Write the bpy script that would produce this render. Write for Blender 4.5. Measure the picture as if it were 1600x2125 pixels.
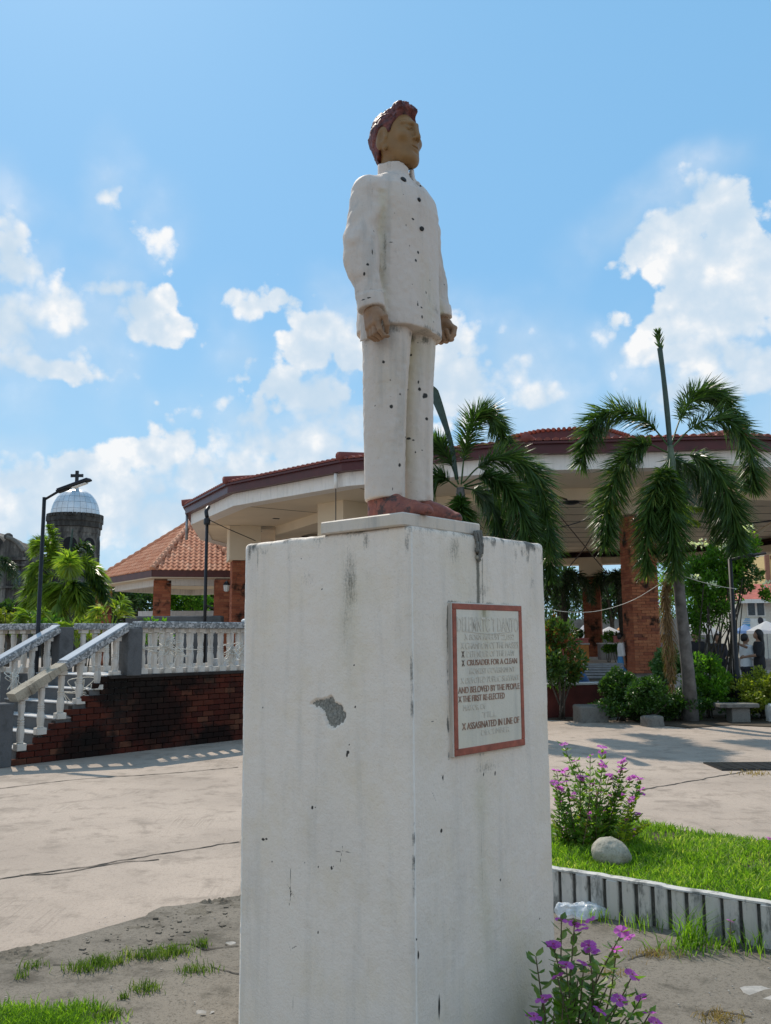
import bpy, bmesh, math, random
import numpy as np
from mathutils import Vector, Matrix
from mathutils.bvhtree import BVHTree

# ------------------------------------------------------------------ scene, camera, light
for o in list(bpy.data.objects):
    bpy.data.objects.remove(o)
SC = bpy.context.scene
COL = SC.collection
R = math.radians
EYE = np.array([0.0, 0.0, 1.55])
FPX, CX, CY = 1854.0, 800.0, 1062.5          # focal length in pixels of the 1600 px wide photograph
PITCH, ROLL = R(8.07), R(0.37)
_F = np.array([0, math.cos(PITCH), math.sin(PITCH)])
_U0 = np.array([0, -math.sin(PITCH), math.cos(PITCH)])
_R0 = np.array([1.0, 0, 0])
_R = _R0 * math.cos(ROLL) - _U0 * math.sin(ROLL)
_U = _U0 * math.cos(ROLL) + _R0 * math.sin(ROLL)


def ray(x, y):
    return _F + _R * ((x - CX) / FPX) - _U * ((y - CY) / FPX)


def at(x, y, Y):
    """point at depth Y (metres in front of the camera) seen in that direction"""
    d = ray(x, y)
    return EYE + d * (Y / d[1])


def gnd(x, y, z=0.0):
    d = ray(x, y)
    return EYE + d * ((z - EYE[2]) / d[2])


cam_d = bpy.data.cameras.new('camera')
cam = bpy.data.objects.new('camera', cam_d)
COL.objects.link(cam)
cam_d.sensor_fit = 'HORIZONTAL'
cam_d.sensor_width = 36.0
cam_d.lens = FPX / 1600 * 36.0
cam_d.clip_start = 0.05
cam_d.clip_end = 4000
M = Matrix([[_R[0], _U[0], -_F[0], EYE[0]], [_R[1], _U[1], -_F[1], EYE[1]], [_R[2], _U[2], -_F[2], EYE[2]], [0, 0, 0, 1]])
cam.matrix_world = M
SC.camera = cam

SUN_ELEV, SUN_AZ = R(49), R(-25)             # azimuth from +Y, negative to the left
SUN_STRENGTH, SKY_STRENGTH = 4.2, 0.10
sun_d = bpy.data.lights.new('sun', 'SUN')
sun_d.energy = SUN_STRENGTH
sun_d.angle = R(0.5)
sun_d.color = (1.0, 0.90, 0.77)
sun = bpy.data.objects.new('sun', sun_d)
COL.objects.link(sun)
SUNDIR = Vector((math.sin(SUN_AZ) * math.cos(SUN_ELEV), math.cos(SUN_AZ) * math.cos(SUN_ELEV), math.sin(SUN_ELEV)))
sun.rotation_euler = SUNDIR.to_track_quat('Z', 'Y').to_euler()
sun.location = (0, 0, 60)

SC.view_settings.view_transform = 'Standard'
SC.view_settings.look = 'None'
SC.view_settings.exposure = 0.0
SC.view_settings.gamma = 1.0
SC.view_settings.use_curve_mapping = False
SC.render.engine = 'CYCLES'
SC.cycles.max_bounces = 8
SC.cycles.transparent_max_bounces = 12
SC.cycles.use_denoising = True


# ------------------------------------------------------------------ node helpers
class NT:
    def __init__(self, tree):
        self.t = tree
        self.n = tree.nodes
        self.l = tree.links

    def new(self, typ, **kw):
        nd = self.n.new(typ)
        for k, v in kw.items():
            setattr(nd, k, v)
        return nd

    def put(self, sock, v):
        if v is None:
            return
        if isinstance(v, bpy.types.NodeSocket):
            self.l.new(v, sock)
        else:
            sock.default_value = v

    def math(self, op, a, b=None, c=None, clamp=False):
        nd = self.new('ShaderNodeMath', operation=op, use_clamp=clamp)
        for i, v in enumerate((a, b, c)):
            self.put(nd.inputs[i], v)
        return nd.outputs[0]

    def vmath(self, op, a, b=None, scale=None):
        nd = self.new('ShaderNodeVectorMath', operation=op)
        self.put(nd.inputs[0], a)
        self.put(nd.inputs[1], b)
        if scale is not None:
            self.put(nd.inputs['Scale'], scale)
        return nd.outputs['Value'] if op in ('LENGTH', 'DOT_PRODUCT', 'DISTANCE') else nd.outputs['Vector']

    def mix(self, f, a, b, mode='MIX'):
        nd = self.new('ShaderNodeMix', data_type='RGBA', blend_type=mode)
        self.put(nd.inputs['Factor'], f)
        self.put(nd.inputs[6], a)
        self.put(nd.inputs[7], b)
        return nd.outputs[2]

    def ramp(self, f, stops, interp='LINEAR'):
        nd = self.new('ShaderNodeValToRGB')
        nd.color_ramp.interpolation = interp
        el = nd.color_ramp.elements
        while len(el) < len(stops):
            el.new(0.5)
        for e, (p, c) in zip(el, stops):
            e.position = p
            e.color = c if len(c) == 4 else (*c, 1)
        self.put(nd.inputs[0], f)
        return nd.outputs[0]

    def smooth(self, v, a, b, lo=0.0, hi=1.0):
        nd = self.new('ShaderNodeMapRange', interpolation_type='SMOOTHSTEP')
        self.put(nd.inputs['Value'], v)
        nd.inputs['From Min'].default_value = a
        nd.inputs['From Max'].default_value = b
        nd.inputs['To Min'].default_value = lo
        nd.inputs['To Max'].default_value = hi
        return nd.outputs[0]

    def noise(self, vec, scale, detail=4, rough=0.55, dist=0.0, color=False):
        nd = self.new('ShaderNodeTexNoise')
        self.put(nd.inputs['Vector'], vec)
        nd.inputs['Scale'].default_value = scale
        nd.inputs['Detail'].default_value = detail
        nd.inputs['Roughness'].default_value = rough
        nd.inputs['Distortion'].default_value = dist
        return nd.outputs['Color'] if color else nd.outputs['Fac']

    def voronoi(self, vec, scale, feature='F1', detail=0.0, rand=1.0, out='Distance'):
        nd = self.new('ShaderNodeTexVoronoi', feature=feature)
        self.put(nd.inputs['Vector'], vec)
        nd.inputs['Scale'].default_value = scale
        if 'Detail' in nd.inputs:
            nd.inputs['Detail'].default_value = detail
        nd.inputs['Randomness'].default_value = rand
        return nd.outputs[out]


def rgb(*c):
    return (*c, 1.0)


# ------------------------------------------------------------------ sky: daylight sky with cumulus
def build_world():
    w = bpy.data.worlds.new('World')
    SC.world = w
    w.use_nodes = True
    N = NT(w.node_tree)
    N.n.clear()
    out = N.new('ShaderNodeOutputWorld')
    bg = N.new('ShaderNodeBackground')
    bg.inputs['Strength'].default_value = SKY_STRENGTH
    N.l.new(bg.outputs[0], out.inputs[0])
    sky = N.new('ShaderNodeTexSky', sky_type='NISHITA')
    sky.sun_disc = False
    sky.sun_elevation = SUN_ELEV
    sky.sun_rotation = SUN_AZ
    sky.altitude = 20
    sky.air_density = 1.0
    sky.dust_density = 0.6
    sky.ozone_density = 2.2
    dirv = N.new('ShaderNodeTexCoord').outputs['Generated']
    sep = N.new('ShaderNodeSeparateXYZ')
    N.l.new(dirv, sep.inputs[0])
    az = N.math('ARCTAN2', sep.outputs[0], sep.outputs[1])
    el = N.math('ARCSINE', sep.outputs[2])
    base = N.mix(1.0, sky.outputs[0], SKY_TINT, 'MULTIPLY')
    base = N.mix(SKY_FLAT, base, SKY_FLAT_COL)
    # pale band low over the town
    low = N.smooth(el, 0.02, 0.42, 1.0, 0.0)
    base = N.mix(N.math('MULTIPLY', low, 0.78), base, SKY_LOW_COL)
    comb = N.new('ShaderNodeCombineXYZ')
    N.put(comb.inputs[0], az)
    N.put(comb.inputs[1], el)
    uv = comb.outputs[0]
    warp = N.noise(dirv, 9.0, 3, 0.6, color=True)
    warp = N.vmath('SUBTRACT', warp, (0.5, 0.5, 0.5))
    uv = N.vmath('ADD', uv, N.vmath('MULTIPLY', warp, (0.045, 0.045, 0.0)))
    field = None
    blobs = [
        (1490, 395, 68, 40), (1440, 455, 80, 45), (1535, 470, 58, 70), (1370, 500, 70, 50), (1470, 545, 100, 60), (1335, 525, 45, 25),
        (1440, 620, 80, 60), (1530, 640, 85, 80), (1385, 680, 65, 38), (1430, 735, 125, 48), (1550, 750, 120, 60), (1598, 500, 22, 26),
        (1625, 570, 60, 60), (1640, 700, 80, 100), (1274, 664, 20, 22), (1340, 760, 50, 28), (1480, 800, 150, 30),
        (1110, 828, 66, 34), (1080, 832, 35, 22), (1150, 842, 40, 22),
        (672, 682, 62, 42), (640, 745, 62, 50), (715, 740, 50, 70), (590, 815, 62, 45), (545, 870, 72, 48), (660, 840, 100, 70),
        (520, 905, 50, 40), (620, 920, 150, 55), (730, 900, 60, 60), (500, 752, 26, 30), (592, 618, 46, 18), (545, 640, 50, 16), (464, 850, 9, 9),
        (345, 902, 40, 30), (330, 950, 70, 45), (425, 950, 48, 36), (280, 975, 50, 35), (395, 1000, 110, 45), (160, 985, 70, 42),
        (220, 1020, 90, 40), (50, 990, 75, 38), (100, 1060, 220, 70), (350, 1070, 220, 75), (560, 1000, 200, 70), (760, 960, 120, 60), (315, 830, 13, 11),
        (35, 560, 80, 55), (105, 615, 85, 60), (160, 650, 60, 48), (10, 500, 40, 60), (170, 710, 40, 40), (10, 650, 130, 105), (140, 715, 50, 35), (70, 755, 120, 30), (4, 505, 18, 36),
        (235, 415, 17, 34), (262, 465, 20, 22), (318, 485, 26, 28), (225, 590, 58, 30), (275, 635, 78, 34), (335, 680, 80, 28),
        (990, 800, 40, 26), (935, 790, 30, 40),
        # the same kind of cumulus goes round the rest of the sky
        (-300, 900, 160, 90), (-420, 820, 120, 80), (-250, 600, 90, 60), (1900, 880, 180, 90), (1850, 640, 120, 90), (2000, 760, 150, 90)]
    for (px, py, rx, ry) in blobs:
        if 0 <= px <= 1600 or abs(px - 800) < 1100:
            d = ray(px, py)
            d = d / np.linalg.norm(d)
            a, e = math.atan2(d[0], d[1]), math.asin(d[2])
        s = N.vmath('SUBTRACT', uv, (a, e, 0))
        g = 1.45 if max(rx, ry) >= 55 else 1.75
        s = N.vmath('MULTIPLY', s, (1900 / (rx * g), 1900 / (ry * g), 0))
        v = N.math('SUBTRACT', 1.0, N.vmath('LENGTH', s))
        if max(rx, ry) < 55:                     # small torn wisps
            v = N.math('MULTIPLY', v, 0.42)
        field = v if field is None else N.math('SMOOTH_MAX', field, v, 0.18)
    # unseen cumulus behind and beside the camera, thickened to brighten and neutralise the shade
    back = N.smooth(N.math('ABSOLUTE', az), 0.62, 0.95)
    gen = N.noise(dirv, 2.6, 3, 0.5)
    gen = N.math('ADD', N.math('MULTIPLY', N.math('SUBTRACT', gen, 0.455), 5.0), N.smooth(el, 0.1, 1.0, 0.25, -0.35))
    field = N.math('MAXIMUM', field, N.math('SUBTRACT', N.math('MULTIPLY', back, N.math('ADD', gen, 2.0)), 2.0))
    field = N.math('MINIMUM', field, 0.9)
    p1 = N.voronoi(N.vmath('ADD', dirv, N.vmath('MULTIPLY', warp, (0.05, 0.05, 0.05))), 17.0, 'F1', detail=2.0)
    fb = N.noise(dirv, 30.0, 6, 0.66)
    big = N.noise(dirv, 7.0, 3, 0.5)
    p2 = N.voronoi(N.vmath('ADD', dirv, N.vmath('MULTIPLY', warp, (0.02, 0.02, 0.02))), 48.0, 'F1', detail=1.0)
    puff = N.math('ADD', N.math('MULTIPLY', p1, 1.1), N.math('MULTIPLY', p2, 0.55))
    tex = N.math('ADD', N.math('MULTIPLY', N.math('SUBTRACT', 0.86, puff), 1.1), N.math('MULTIPLY', N.math('SUBTRACT', fb, 0.5), 1.5))
    tex = N.math('ADD', tex, N.math('MULTIPLY', N.math('SUBTRACT', big, 0.5), 0.9))
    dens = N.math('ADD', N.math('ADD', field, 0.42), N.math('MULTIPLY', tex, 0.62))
    # crisp cauliflower rims in places, torn soft edges elsewhere
    soft = N.smooth(big, 0.40, 0.60, 0.26, 0.95)
    alpha = N.math('DIVIDE', N.math('SUBTRACT', dens, 0.04), soft, clamp=True)
    alpha = N.math('MULTIPLY', alpha, N.math('MULTIPLY', alpha, N.math('SUBTRACT', 3.0, N.math('MULTIPLY', alpha, 2.0))))
    veil = N.math('MULTIPLY', N.smooth(field, -0.9, 0.3, 0.0, 0.42), N.smooth(big, 0.38, 0.62))
    alpha = N.math('MAXIMUM', alpha, veil)
    # puffs: bright domes, bluish hollows, shaded deep inside (the light comes from behind)
    n1 = N.noise(dirv, 13.0, 5, 0.55)
    n2 = N.noise(N.vmath('ADD', dirv, tuple(SUNDIR * 0.022)), 13.0, 5, 0.55)
    rel = N.math('MULTIPLY', N.math('SUBTRACT', n2, n1), 5.0)
    core = N.math('ADD', rel, N.math('MULTIPLY', N.math('SUBTRACT', puff, 0.86), 1.0))
    core = N.math('ADD', core, N.smooth(N.math('ADD', field, N.math('MULTIPLY', N.math('SUBTRACT', big, 0.5), 1.5)), 0.05, 1.15, 0.0, 0.60))
    core = N.math('MAXIMUM', core, 0.0)
    core = N.math('SUBTRACT', 1.0, N.math('POWER', 2.718, N.math('MULTIPLY', core, -1.35)))
    ccol = N.mix(core, CLOUD_EDGE, CLOUD_CORE)
    alpha = N.math('MULTIPLY', alpha, N.smooth(el, 0.0, 0.30, 0.80, 0.97))
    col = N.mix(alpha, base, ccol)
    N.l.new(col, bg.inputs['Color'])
    w.cycles.sampling_method = 'MANUAL'
    w.cycles.sample_map_resolution = 256


K = 1.0 / SKY_STRENGTH
SKY_TINT = rgb(0.92, 1.0, 1.0)
SKY_FLAT, SKY_FLAT_COL = 0.72, rgb(0.265 * K, 0.60 * K, 0.97 * K)
SKY_LOW_COL = rgb(0.50 * K, 0.74 * K, 0.92 * K)
CLOUD_EDGE, CLOUD_CORE = rgb(0.97 * K, 0.97 * K, 0.97 * K), rgb(0.55 * K, 0.70 * K, 0.845 * K)
build_world()


# ------------------------------------------------------------------ object helpers
def tag(o, label=None, cat=None, group=None, kind=None):
    if label:
        o['label'] = label
    if cat:
        o['category'] = cat
    if group:
        o['group'] = group
    if kind:
        o['kind'] = kind
    return o


def thing(name, label, cat, loc=(0, 0, 0), group=None):
    o = bpy.data.objects.new(name, None)
    o.empty_display_size = 0.1
    COL.objects.link(o)
    o.location = tuple(float(v) for v in loc)
    return tag(o, label, cat, group)


def worigin(p):
    v = np.zeros(3)
    while p is not None:
        v = v + np.array(p.location)
        p = p.parent
    return v


def mesh_np(name, V, faces, smooth=False):
    """faces: list of int arrays (n,k)"""
    V = np.asarray(V, np.float32)
    me = bpy.data.meshes.new(name)
    if isinstance(faces, np.ndarray):
        faces = [faces]
    faces = [np.asarray(f, np.int32) for f in faces if len(f)]
    nl = sum(f.size for f in faces)
    nf = sum(len(f) for f in faces)
    me.vertices.add(len(V))
    me.vertices.foreach_set('co', V.ravel())
    me.loops.add(nl)
    me.loops.foreach_set('vertex_index', np.concatenate([f.ravel() for f in faces]))
    me.polygons.add(nf)
    tot = np.concatenate([np.full(len(f), f.shape[1], np.int32) for f in faces])
    st = np.concatenate([[0], np.cumsum(tot)[:-1]]).astype(np.int32)
    me.polygons.foreach_set('loop_start', st)
    me.polygons.foreach_set('loop_total', tot)
    if smooth:
        me.polygons.foreach_set('use_smooth', np.ones(nf, bool))
    me.update(calc_edges=True)
    me.validate()
    return me


def link(name, me, mat=None, parent=None, loc=None, rot=None):
    o = bpy.data.objects.new(name, me)
    COL.objects.link(o)
    if parent is not None:
        o.parent = parent
    if mat is not None and len(me.materials) == 0:
        me.materials.append(mat)
    if loc is not None:
        o.location = tuple(float(v) for v in (np.asarray(loc, float) - worigin(parent)))
    if rot is not None:
        o.rotation_euler = rot
    return o


class MB:
    """collects shapes in world space; build() links them as one mesh object"""

    def __init__(self):
        self.v = []
        self.f = []

    def add(self, V, F):
        n = len(self.v)
        self.v += [tuple(float(c) for c in p) for p in V]
        self.f += [tuple(int(i) + n for i in q) for q in F]

    def box(self, c, size, rz=0.0, bev=0.0, M3=None):
        sx, sy, sz = (s / 2 for s in size)
        if bev > 0:
            b = min(bev, sx * .9, sy * .9, sz * .9)
            bm = bmesh.new()
            bmesh.ops.create_cube(bm, size=1)
            for v in bm.verts:
                v.co = (v.co.x * 2 * sx, v.co.y * 2 * sy, v.co.z * 2 * sz)
            bmesh.ops.bevel(bm, geom=bm.edges[:], offset=b, segments=1, affect='EDGES')
            bm.verts.index_update()
            V = np.array([v.co[:] for v in bm.verts])
            F = [[v.index for v in f.verts] for f in bm.faces]
            bm.free()
        else:
            V = np.array([(x, y, z) for z in (-sz, sz) for y in (-sy, sy) for x in (-sx, sx)])
            F = [(0, 2, 3, 1), (4, 5, 7, 6), (0, 1, 5, 4), (2, 6, 7, 3), (0, 4, 6, 2), (1, 3, 7, 5)]
        if M3 is not None:
            V = V @ np.array(M3).T
        cr, sr = math.cos(rz), math.sin(rz)
        V = np.stack([V[:, 0] * cr - V[:, 1] * sr, V[:, 0] * sr + V[:, 1] * cr, V[:, 2]], 1) + np.asarray(c, float)
        self.add(V, F)
        return self

    def tube(self, pts, rad, n=8, caps=True):
        pts = np.asarray(pts, float)
        m = len(pts)
        rad = np.full(m, rad, float) if np.isscalar(rad) else np.asarray(rad, float)
        T = np.gradient(pts, axis=0)
        T /= np.linalg.norm(T, axis=1)[:, None] + 1e-12
        up = np.array([0, 0, 1.0]) if abs(T[0][2]) < 0.9 else np.array([1.0, 0, 0])
        V = []
        A = np.cross(T[0], up)
        for i in range(m):
            A = A - T[i] * (A @ T[i])
            A /= np.linalg.norm(A) + 1e-12
            B = np.cross(T[i], A)
            for k in range(n):
                a = 2 * math.pi * k / n
                V.append(pts[i] + rad[i] * (A * math.cos(a) + B * math.sin(a)))
        F = [(i * n + k, i * n + (k + 1) % n, (i + 1) * n + (k + 1) % n, (i + 1) * n + k) for i in range(m - 1) for k in range(n)]
        if caps:
            F.append(tuple(range(n))[::-1])
            F.append(tuple((m - 1) * n + k for k in range(n)))
        self.add(V, F)
        return self

    def lathe(self, c, prof, n=16, a0=0.0, squash=(1, 1)):
        V = []
        for r, z in prof:
            for k in range(n):
                a = a0 + 2 * math.pi * k / n
                V.append((c[0] + r * math.cos(a) * squash[0], c[1] + r * math.sin(a) * squash[1], c[2] + z))
        m = len(prof)
        F = [(i * n + k, i * n + (k + 1) % n, (i + 1) * n + (k + 1) % n, (i + 1) * n + k) for i in range(m - 1) for k in range(n)]
        F.append(tuple(range(n))[::-1])
        F.append(tuple((m - 1) * n + k for k in range(n)))
        self.add(V, F)
        return self

    def prism(self, poly, z0, z1):
        """extrude a horizontal polygon (list of xy, counter-clockwise)"""
        n = len(poly)
        V = [(p[0], p[1], z0) for p in poly] + [(p[0], p[1], z1) for p in poly]
        F = [tuple(range(n))[::-1], tuple(range(n, 2 * n))] + [(i, (i + 1) % n, n + (i + 1) % n, n + i) for i in range(n)]
        self.add(V, F)
        return self

    def slab(self, P, nrm, t):
        """polygon P of 3D points, thickened by t along -nrm"""
        P = np.asarray(P, float)
        Q = P - np.asarray(nrm, float) * t
        n = len(P)
        self.add(list(P) + list(Q), [tuple(range(n)), tuple(range(n, 2 * n))[::-1]] + [((i + 1) % n, i, n + i, n + (i + 1) % n) for i in range(n)])
        return self

    def build(self, name, mat, parent=None, smooth=False, fixn=True):
        w = worigin(parent)
        me = bpy.data.meshes.new(name)
        me.from_pydata([tuple(np.array(p) - w) for p in self.v], [], self.f)
        if smooth:
            me.polygons.foreach_set('use_smooth', [True] * len(me.polygons))
        if fixn:
            bm = bmesh.new()
            bm.from_mesh(me)
            bmesh.ops.recalc_face_normals(bm, faces=bm.faces)
            bm.to_mesh(me)
            bm.free()
        me.update()
        return link(name, me, mat, parent)


def spline(P, n):
    """Catmull-Rom through P, n samples"""
    P = np.asarray(P, float)
    P = np.vstack([2 * P[0] - P[1], P, 2 * P[-1] - P[-2]])
    m = len(P) - 3
    out = []
    for t in np.linspace(0, m - 1e-9, n):
        i = int(t)
        u = t - i
        a, b, c, d = P[i], P[i + 1], P[i + 2], P[i + 3]
        out.append(0.5 * ((2 * b) + (c - a) * u + (2 * a - 5 * b + 4 * c - d) * u * u + (3 * b - a - 3 * c + d) * u ** 3))
    return np.array(out)


def vnoise(P, scale, seed=0):
    """smooth value noise in -1..1 for an (...,3) array"""
    rng = np.random.RandomState(seed)
    L = rng.uniform(-1, 1, (32, 32, 32)).astype(np.float32)
    Q = np.asarray(P) * scale + 1000.0
    I = np.floor(Q).astype(int)
    f = (Q - I).astype(np.float32)
    f = f * f * (3 - 2 * f)
    I &= 31
    J = (I + 1) & 31
    x0, y0, z0, x1, y1, z1 = I[..., 0], I[..., 1], I[..., 2], J[..., 0], J[..., 1], J[..., 2]
    fx, fy, fz = f[..., 0], f[..., 1], f[..., 2]
    a = L[x0, y0, z0] * (1 - fx) + L[x1, y0, z0] * fx
    b = L[x0, y1, z0] * (1 - fx) + L[x1, y1, z0] * fx
    c = L[x0, y0, z1] * (1 - fx) + L[x1, y0, z1] * fx
    d = L[x0, y1, z1] * (1 - fx) + L[x1, y1, z1] * fx
    return (a * (1 - fy) + b * fy) * (1 - fz) + (c * (1 - fy) + d * fy) * fz


def fbm(P, scale, seed=0, oct=3):
    v, a, t = 0, 1.0, 0
    for i in range(oct):
        v = v + a * vnoise(P, scale * 2 ** i, seed + i)
        t += a
        a *= 0.5
    return v / t


# ------------------------------------------------------------------ signed distance sculpting
class SDF:
    def __init__(self, lo, hi, h):
        self.lo, self.h = np.array(lo, float), h
        ax = [np.arange(lo[i], hi[i] + h, h, dtype=np.float32) for i in range(3)]
        self.P = np.stack(np.meshgrid(*ax, indexing='ij'), -1)
        self.d = np.full(self.P.shape[:3], 1e3, np.float32)

    def ell(self, c, r, rot=None):
        q = self.P - np.array(c, np.float32)
        if rot is not None:
            q = q @ np.array(rot, np.float32)
        r = np.array(r, np.float32)
        k0 = np.linalg.norm(q / r, axis=-1)
        k1 = np.linalg.norm(q / (r * r), axis=-1) + 1e-9
        return k0 * (k0 - 1) / k1

    def cone(self, a, b, ra, rb, sq=None):
        """capsule with two radii; sq squeezes the axes"""
        P = self.P
        a, b = np.array(a, np.float32), np.array(b, np.float32)
        if sq is not None:
            s = np.array(sq, np.float32)
            P, a, b = P / s, a / s, b / s
        ab = b - a
        t = np.clip(((P - a) @ ab) / (ab @ ab), 0, 1)
        d = np.linalg.norm(P - a - t[..., None] * ab, axis=-1) - (ra + (rb - ra) * t)
        return d * (min(sq) if sq is not None else 1)

    def box(self, c, half, r=0.0, rot=None):
        q = self.P - np.array(c, np.float32)
        if rot is not None:
            q = q @ np.array(rot, np.float32)
        q = np.abs(q) - (np.array(half, np.float32) - r)
        return np.linalg.norm(np.maximum(q, 0), axis=-1) + np.minimum(q.max(-1), 0) - r

    def loft(self, zs, a, b, cx=0, cy=0, p=2.0):
        z = self.P[..., 2]
        A = np.interp(z, zs, a)
        B = np.interp(z, zs, b)
        X = np.interp(z, zs, cx) if not np.isscalar(cx) else cx
        Yc = np.interp(z, zs, cy) if not np.isscalar(cy) else cy
        q = (np.abs((self.P[..., 0] - X) / A) ** p + np.abs((self.P[..., 1] - Yc) / B) ** p) ** (1 / p)
        d = (q - 1) * np.minimum(A, B)
        return np.maximum(d, np.maximum(zs[0] - z, z - zs[-1]))

    def add(self, d, k=0.0):
        self.d = smin(self.d, d, k)
        return self

    def sub(self, d, k=0.0):
        self.d = -smin(-self.d, d, k)
        return self

    def mesh(self):
        return surface_nets(self.d, self.lo, self.h)


def smin(a, b, k):
    if k <= 0:
        return np.minimum(a, b)
    h = np.clip(0.5 + 0.5 * (b - a) / k, 0, 1)
    return b * (1 - h) + a * h - k * h * (1 - h)


def surface_nets(D, lo, h):
    D = np.pad(D, 1, constant_values=1.0)
    lo = np.asarray(lo) - h
    nx, ny, nz = D.shape
    S = D < 0
    c = [(i, j, k) for i in (0, 1) for j in (0, 1) for k in (0, 1)]
    sl = lambda A, o: A[o[0]:nx - 1 + o[0], o[1]:ny - 1 + o[1], o[2]:nz - 1 + o[2]]
    cnt = sum(sl(S, o).astype(np.int8) for o in c)
    act = (cnt > 0) & (cnt < 8)
    idx = np.argwhere(act)
    ids = np.full(act.shape, -1, np.int32)
    ids[act] = np.arange(len(idx))
    acc = np.zeros((len(idx), 3))
    num = np.zeros(len(idx))
    I, J, Kk = idx.T
    for a in c:
        for ax in range(3):
            if a[ax] == 0:
                b = list(a)
                b[ax] = 1
                da = D[I + a[0], J + a[1], Kk + a[2]]
                db = D[I + b[0], J + b[1], Kk + b[2]]
                m = (da < 0) != (db < 0)
                t = np.where(m, da / np.where(m, da - db, 1), 0)
                p = np.tile(np.array(a, float), (len(idx), 1))
                p[:, ax] += t
                acc[m] += p[m]
                num[m] += 1
    V = (idx + acc / num[:, None]) * h + lo
    Q = []
    for ax in range(3):
        u, v = (ax + 1) % 3, (ax + 2) % 3
        lo_ = [slice(1, -1)] * 3
        a = S[tuple(slice(0, s - 1) if i == ax else slice(1, s - 1) for i, s in enumerate(S.shape))]
        b = S[tuple(slice(1, s) if i == ax else slice(1, s - 1) for i, s in enumerate(S.shape))]
        for flip, m in ((False, a & ~b), (True, ~a & b)):
            e = np.argwhere(m)
            if not len(e):
                continue
            e[:, u] += 1
            e[:, v] += 1
            q = []
            for du, dv in ((0, 0), (-1, 0), (-1, -1), (0, -1)):
                w = e.copy()
                w[:, u] += du
                w[:, v] += dv
                q.append(ids[w[:, 0], w[:, 1], w[:, 2]])
            q = np.stack(q, 1)
            Q.append(q[:, ::-1] if flip else q)
    return V, np.concatenate(Q)


# ------------------------------------------------------------------ foliage helpers
def leaf_quads(P, D, S, L, W, fold=0.25):
    """rhombic leaves: base P, direction D, side S, length L, width W -> V, F"""
    n = len(P)
    L = np.broadcast_to(L, (n,))[:, None]
    W = np.broadcast_to(W, (n,))[:, None]
    Nn = np.cross(D, S)
    V = np.stack([P, P + D * L * .45 + S * W * .5 + Nn * W * fold, P + D * L, P + D * L * .45 - S * W * .5 + Nn * W * fold], 1).reshape(-1, 3)
    b = np.arange(n)[:, None] * 4
    F = np.concatenate([b + np.array([0, 1, 2]), b + np.array([0, 2, 3])])
    return V, F


def unit(v):
    return v / (np.linalg.norm(v, axis=-1, keepdims=True) + 1e-12)


def foliage_mesh(center, radii, n, leaf, seed, clumps=14, tight=0.33, up=0.3):
    rng = np.random.RandomState(seed)
    cl = unit(rng.normal(size=(clumps, 3))) * (rng.uniform(0.15, 1, (clumps, 1)) ** 0.45) * 0.8
    k = rng.randint(0, clumps, n)
    size = rng.uniform(0.6, 1.3, clumps)
    off = unit(rng.normal(size=(n, 3))) * (rng.uniform(0, 1, (n, 1)) ** 0.4) * (tight * size[k])[:, None]
    q = cl[k] + off
    P = np.asarray(center) + q * np.asarray(radii)
    D = unit(unit(off * np.asarray(radii)) * 0.8 + rng.normal(size=(n, 3)) * 0.6 + np.array([0, 0, up]))
    S = unit(np.cross(D, rng.normal(size=(n, 3))))
    sz = rng.uniform(0.7, 1.25, n)
    return leaf_quads(P, D, S, leaf[0] * sz, leaf[1] * sz)


def foliage(name, parent, mat, center, radii, n, leaf, seed, kind=None, **kw):
    V, F = foliage_mesh(center, radii, n, leaf, seed, **kw)
    o = link(name, mesh_np(name, V - worigin(parent), F), mat, parent)
    if kind:
        o['kind'] = kind
    return o


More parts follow.
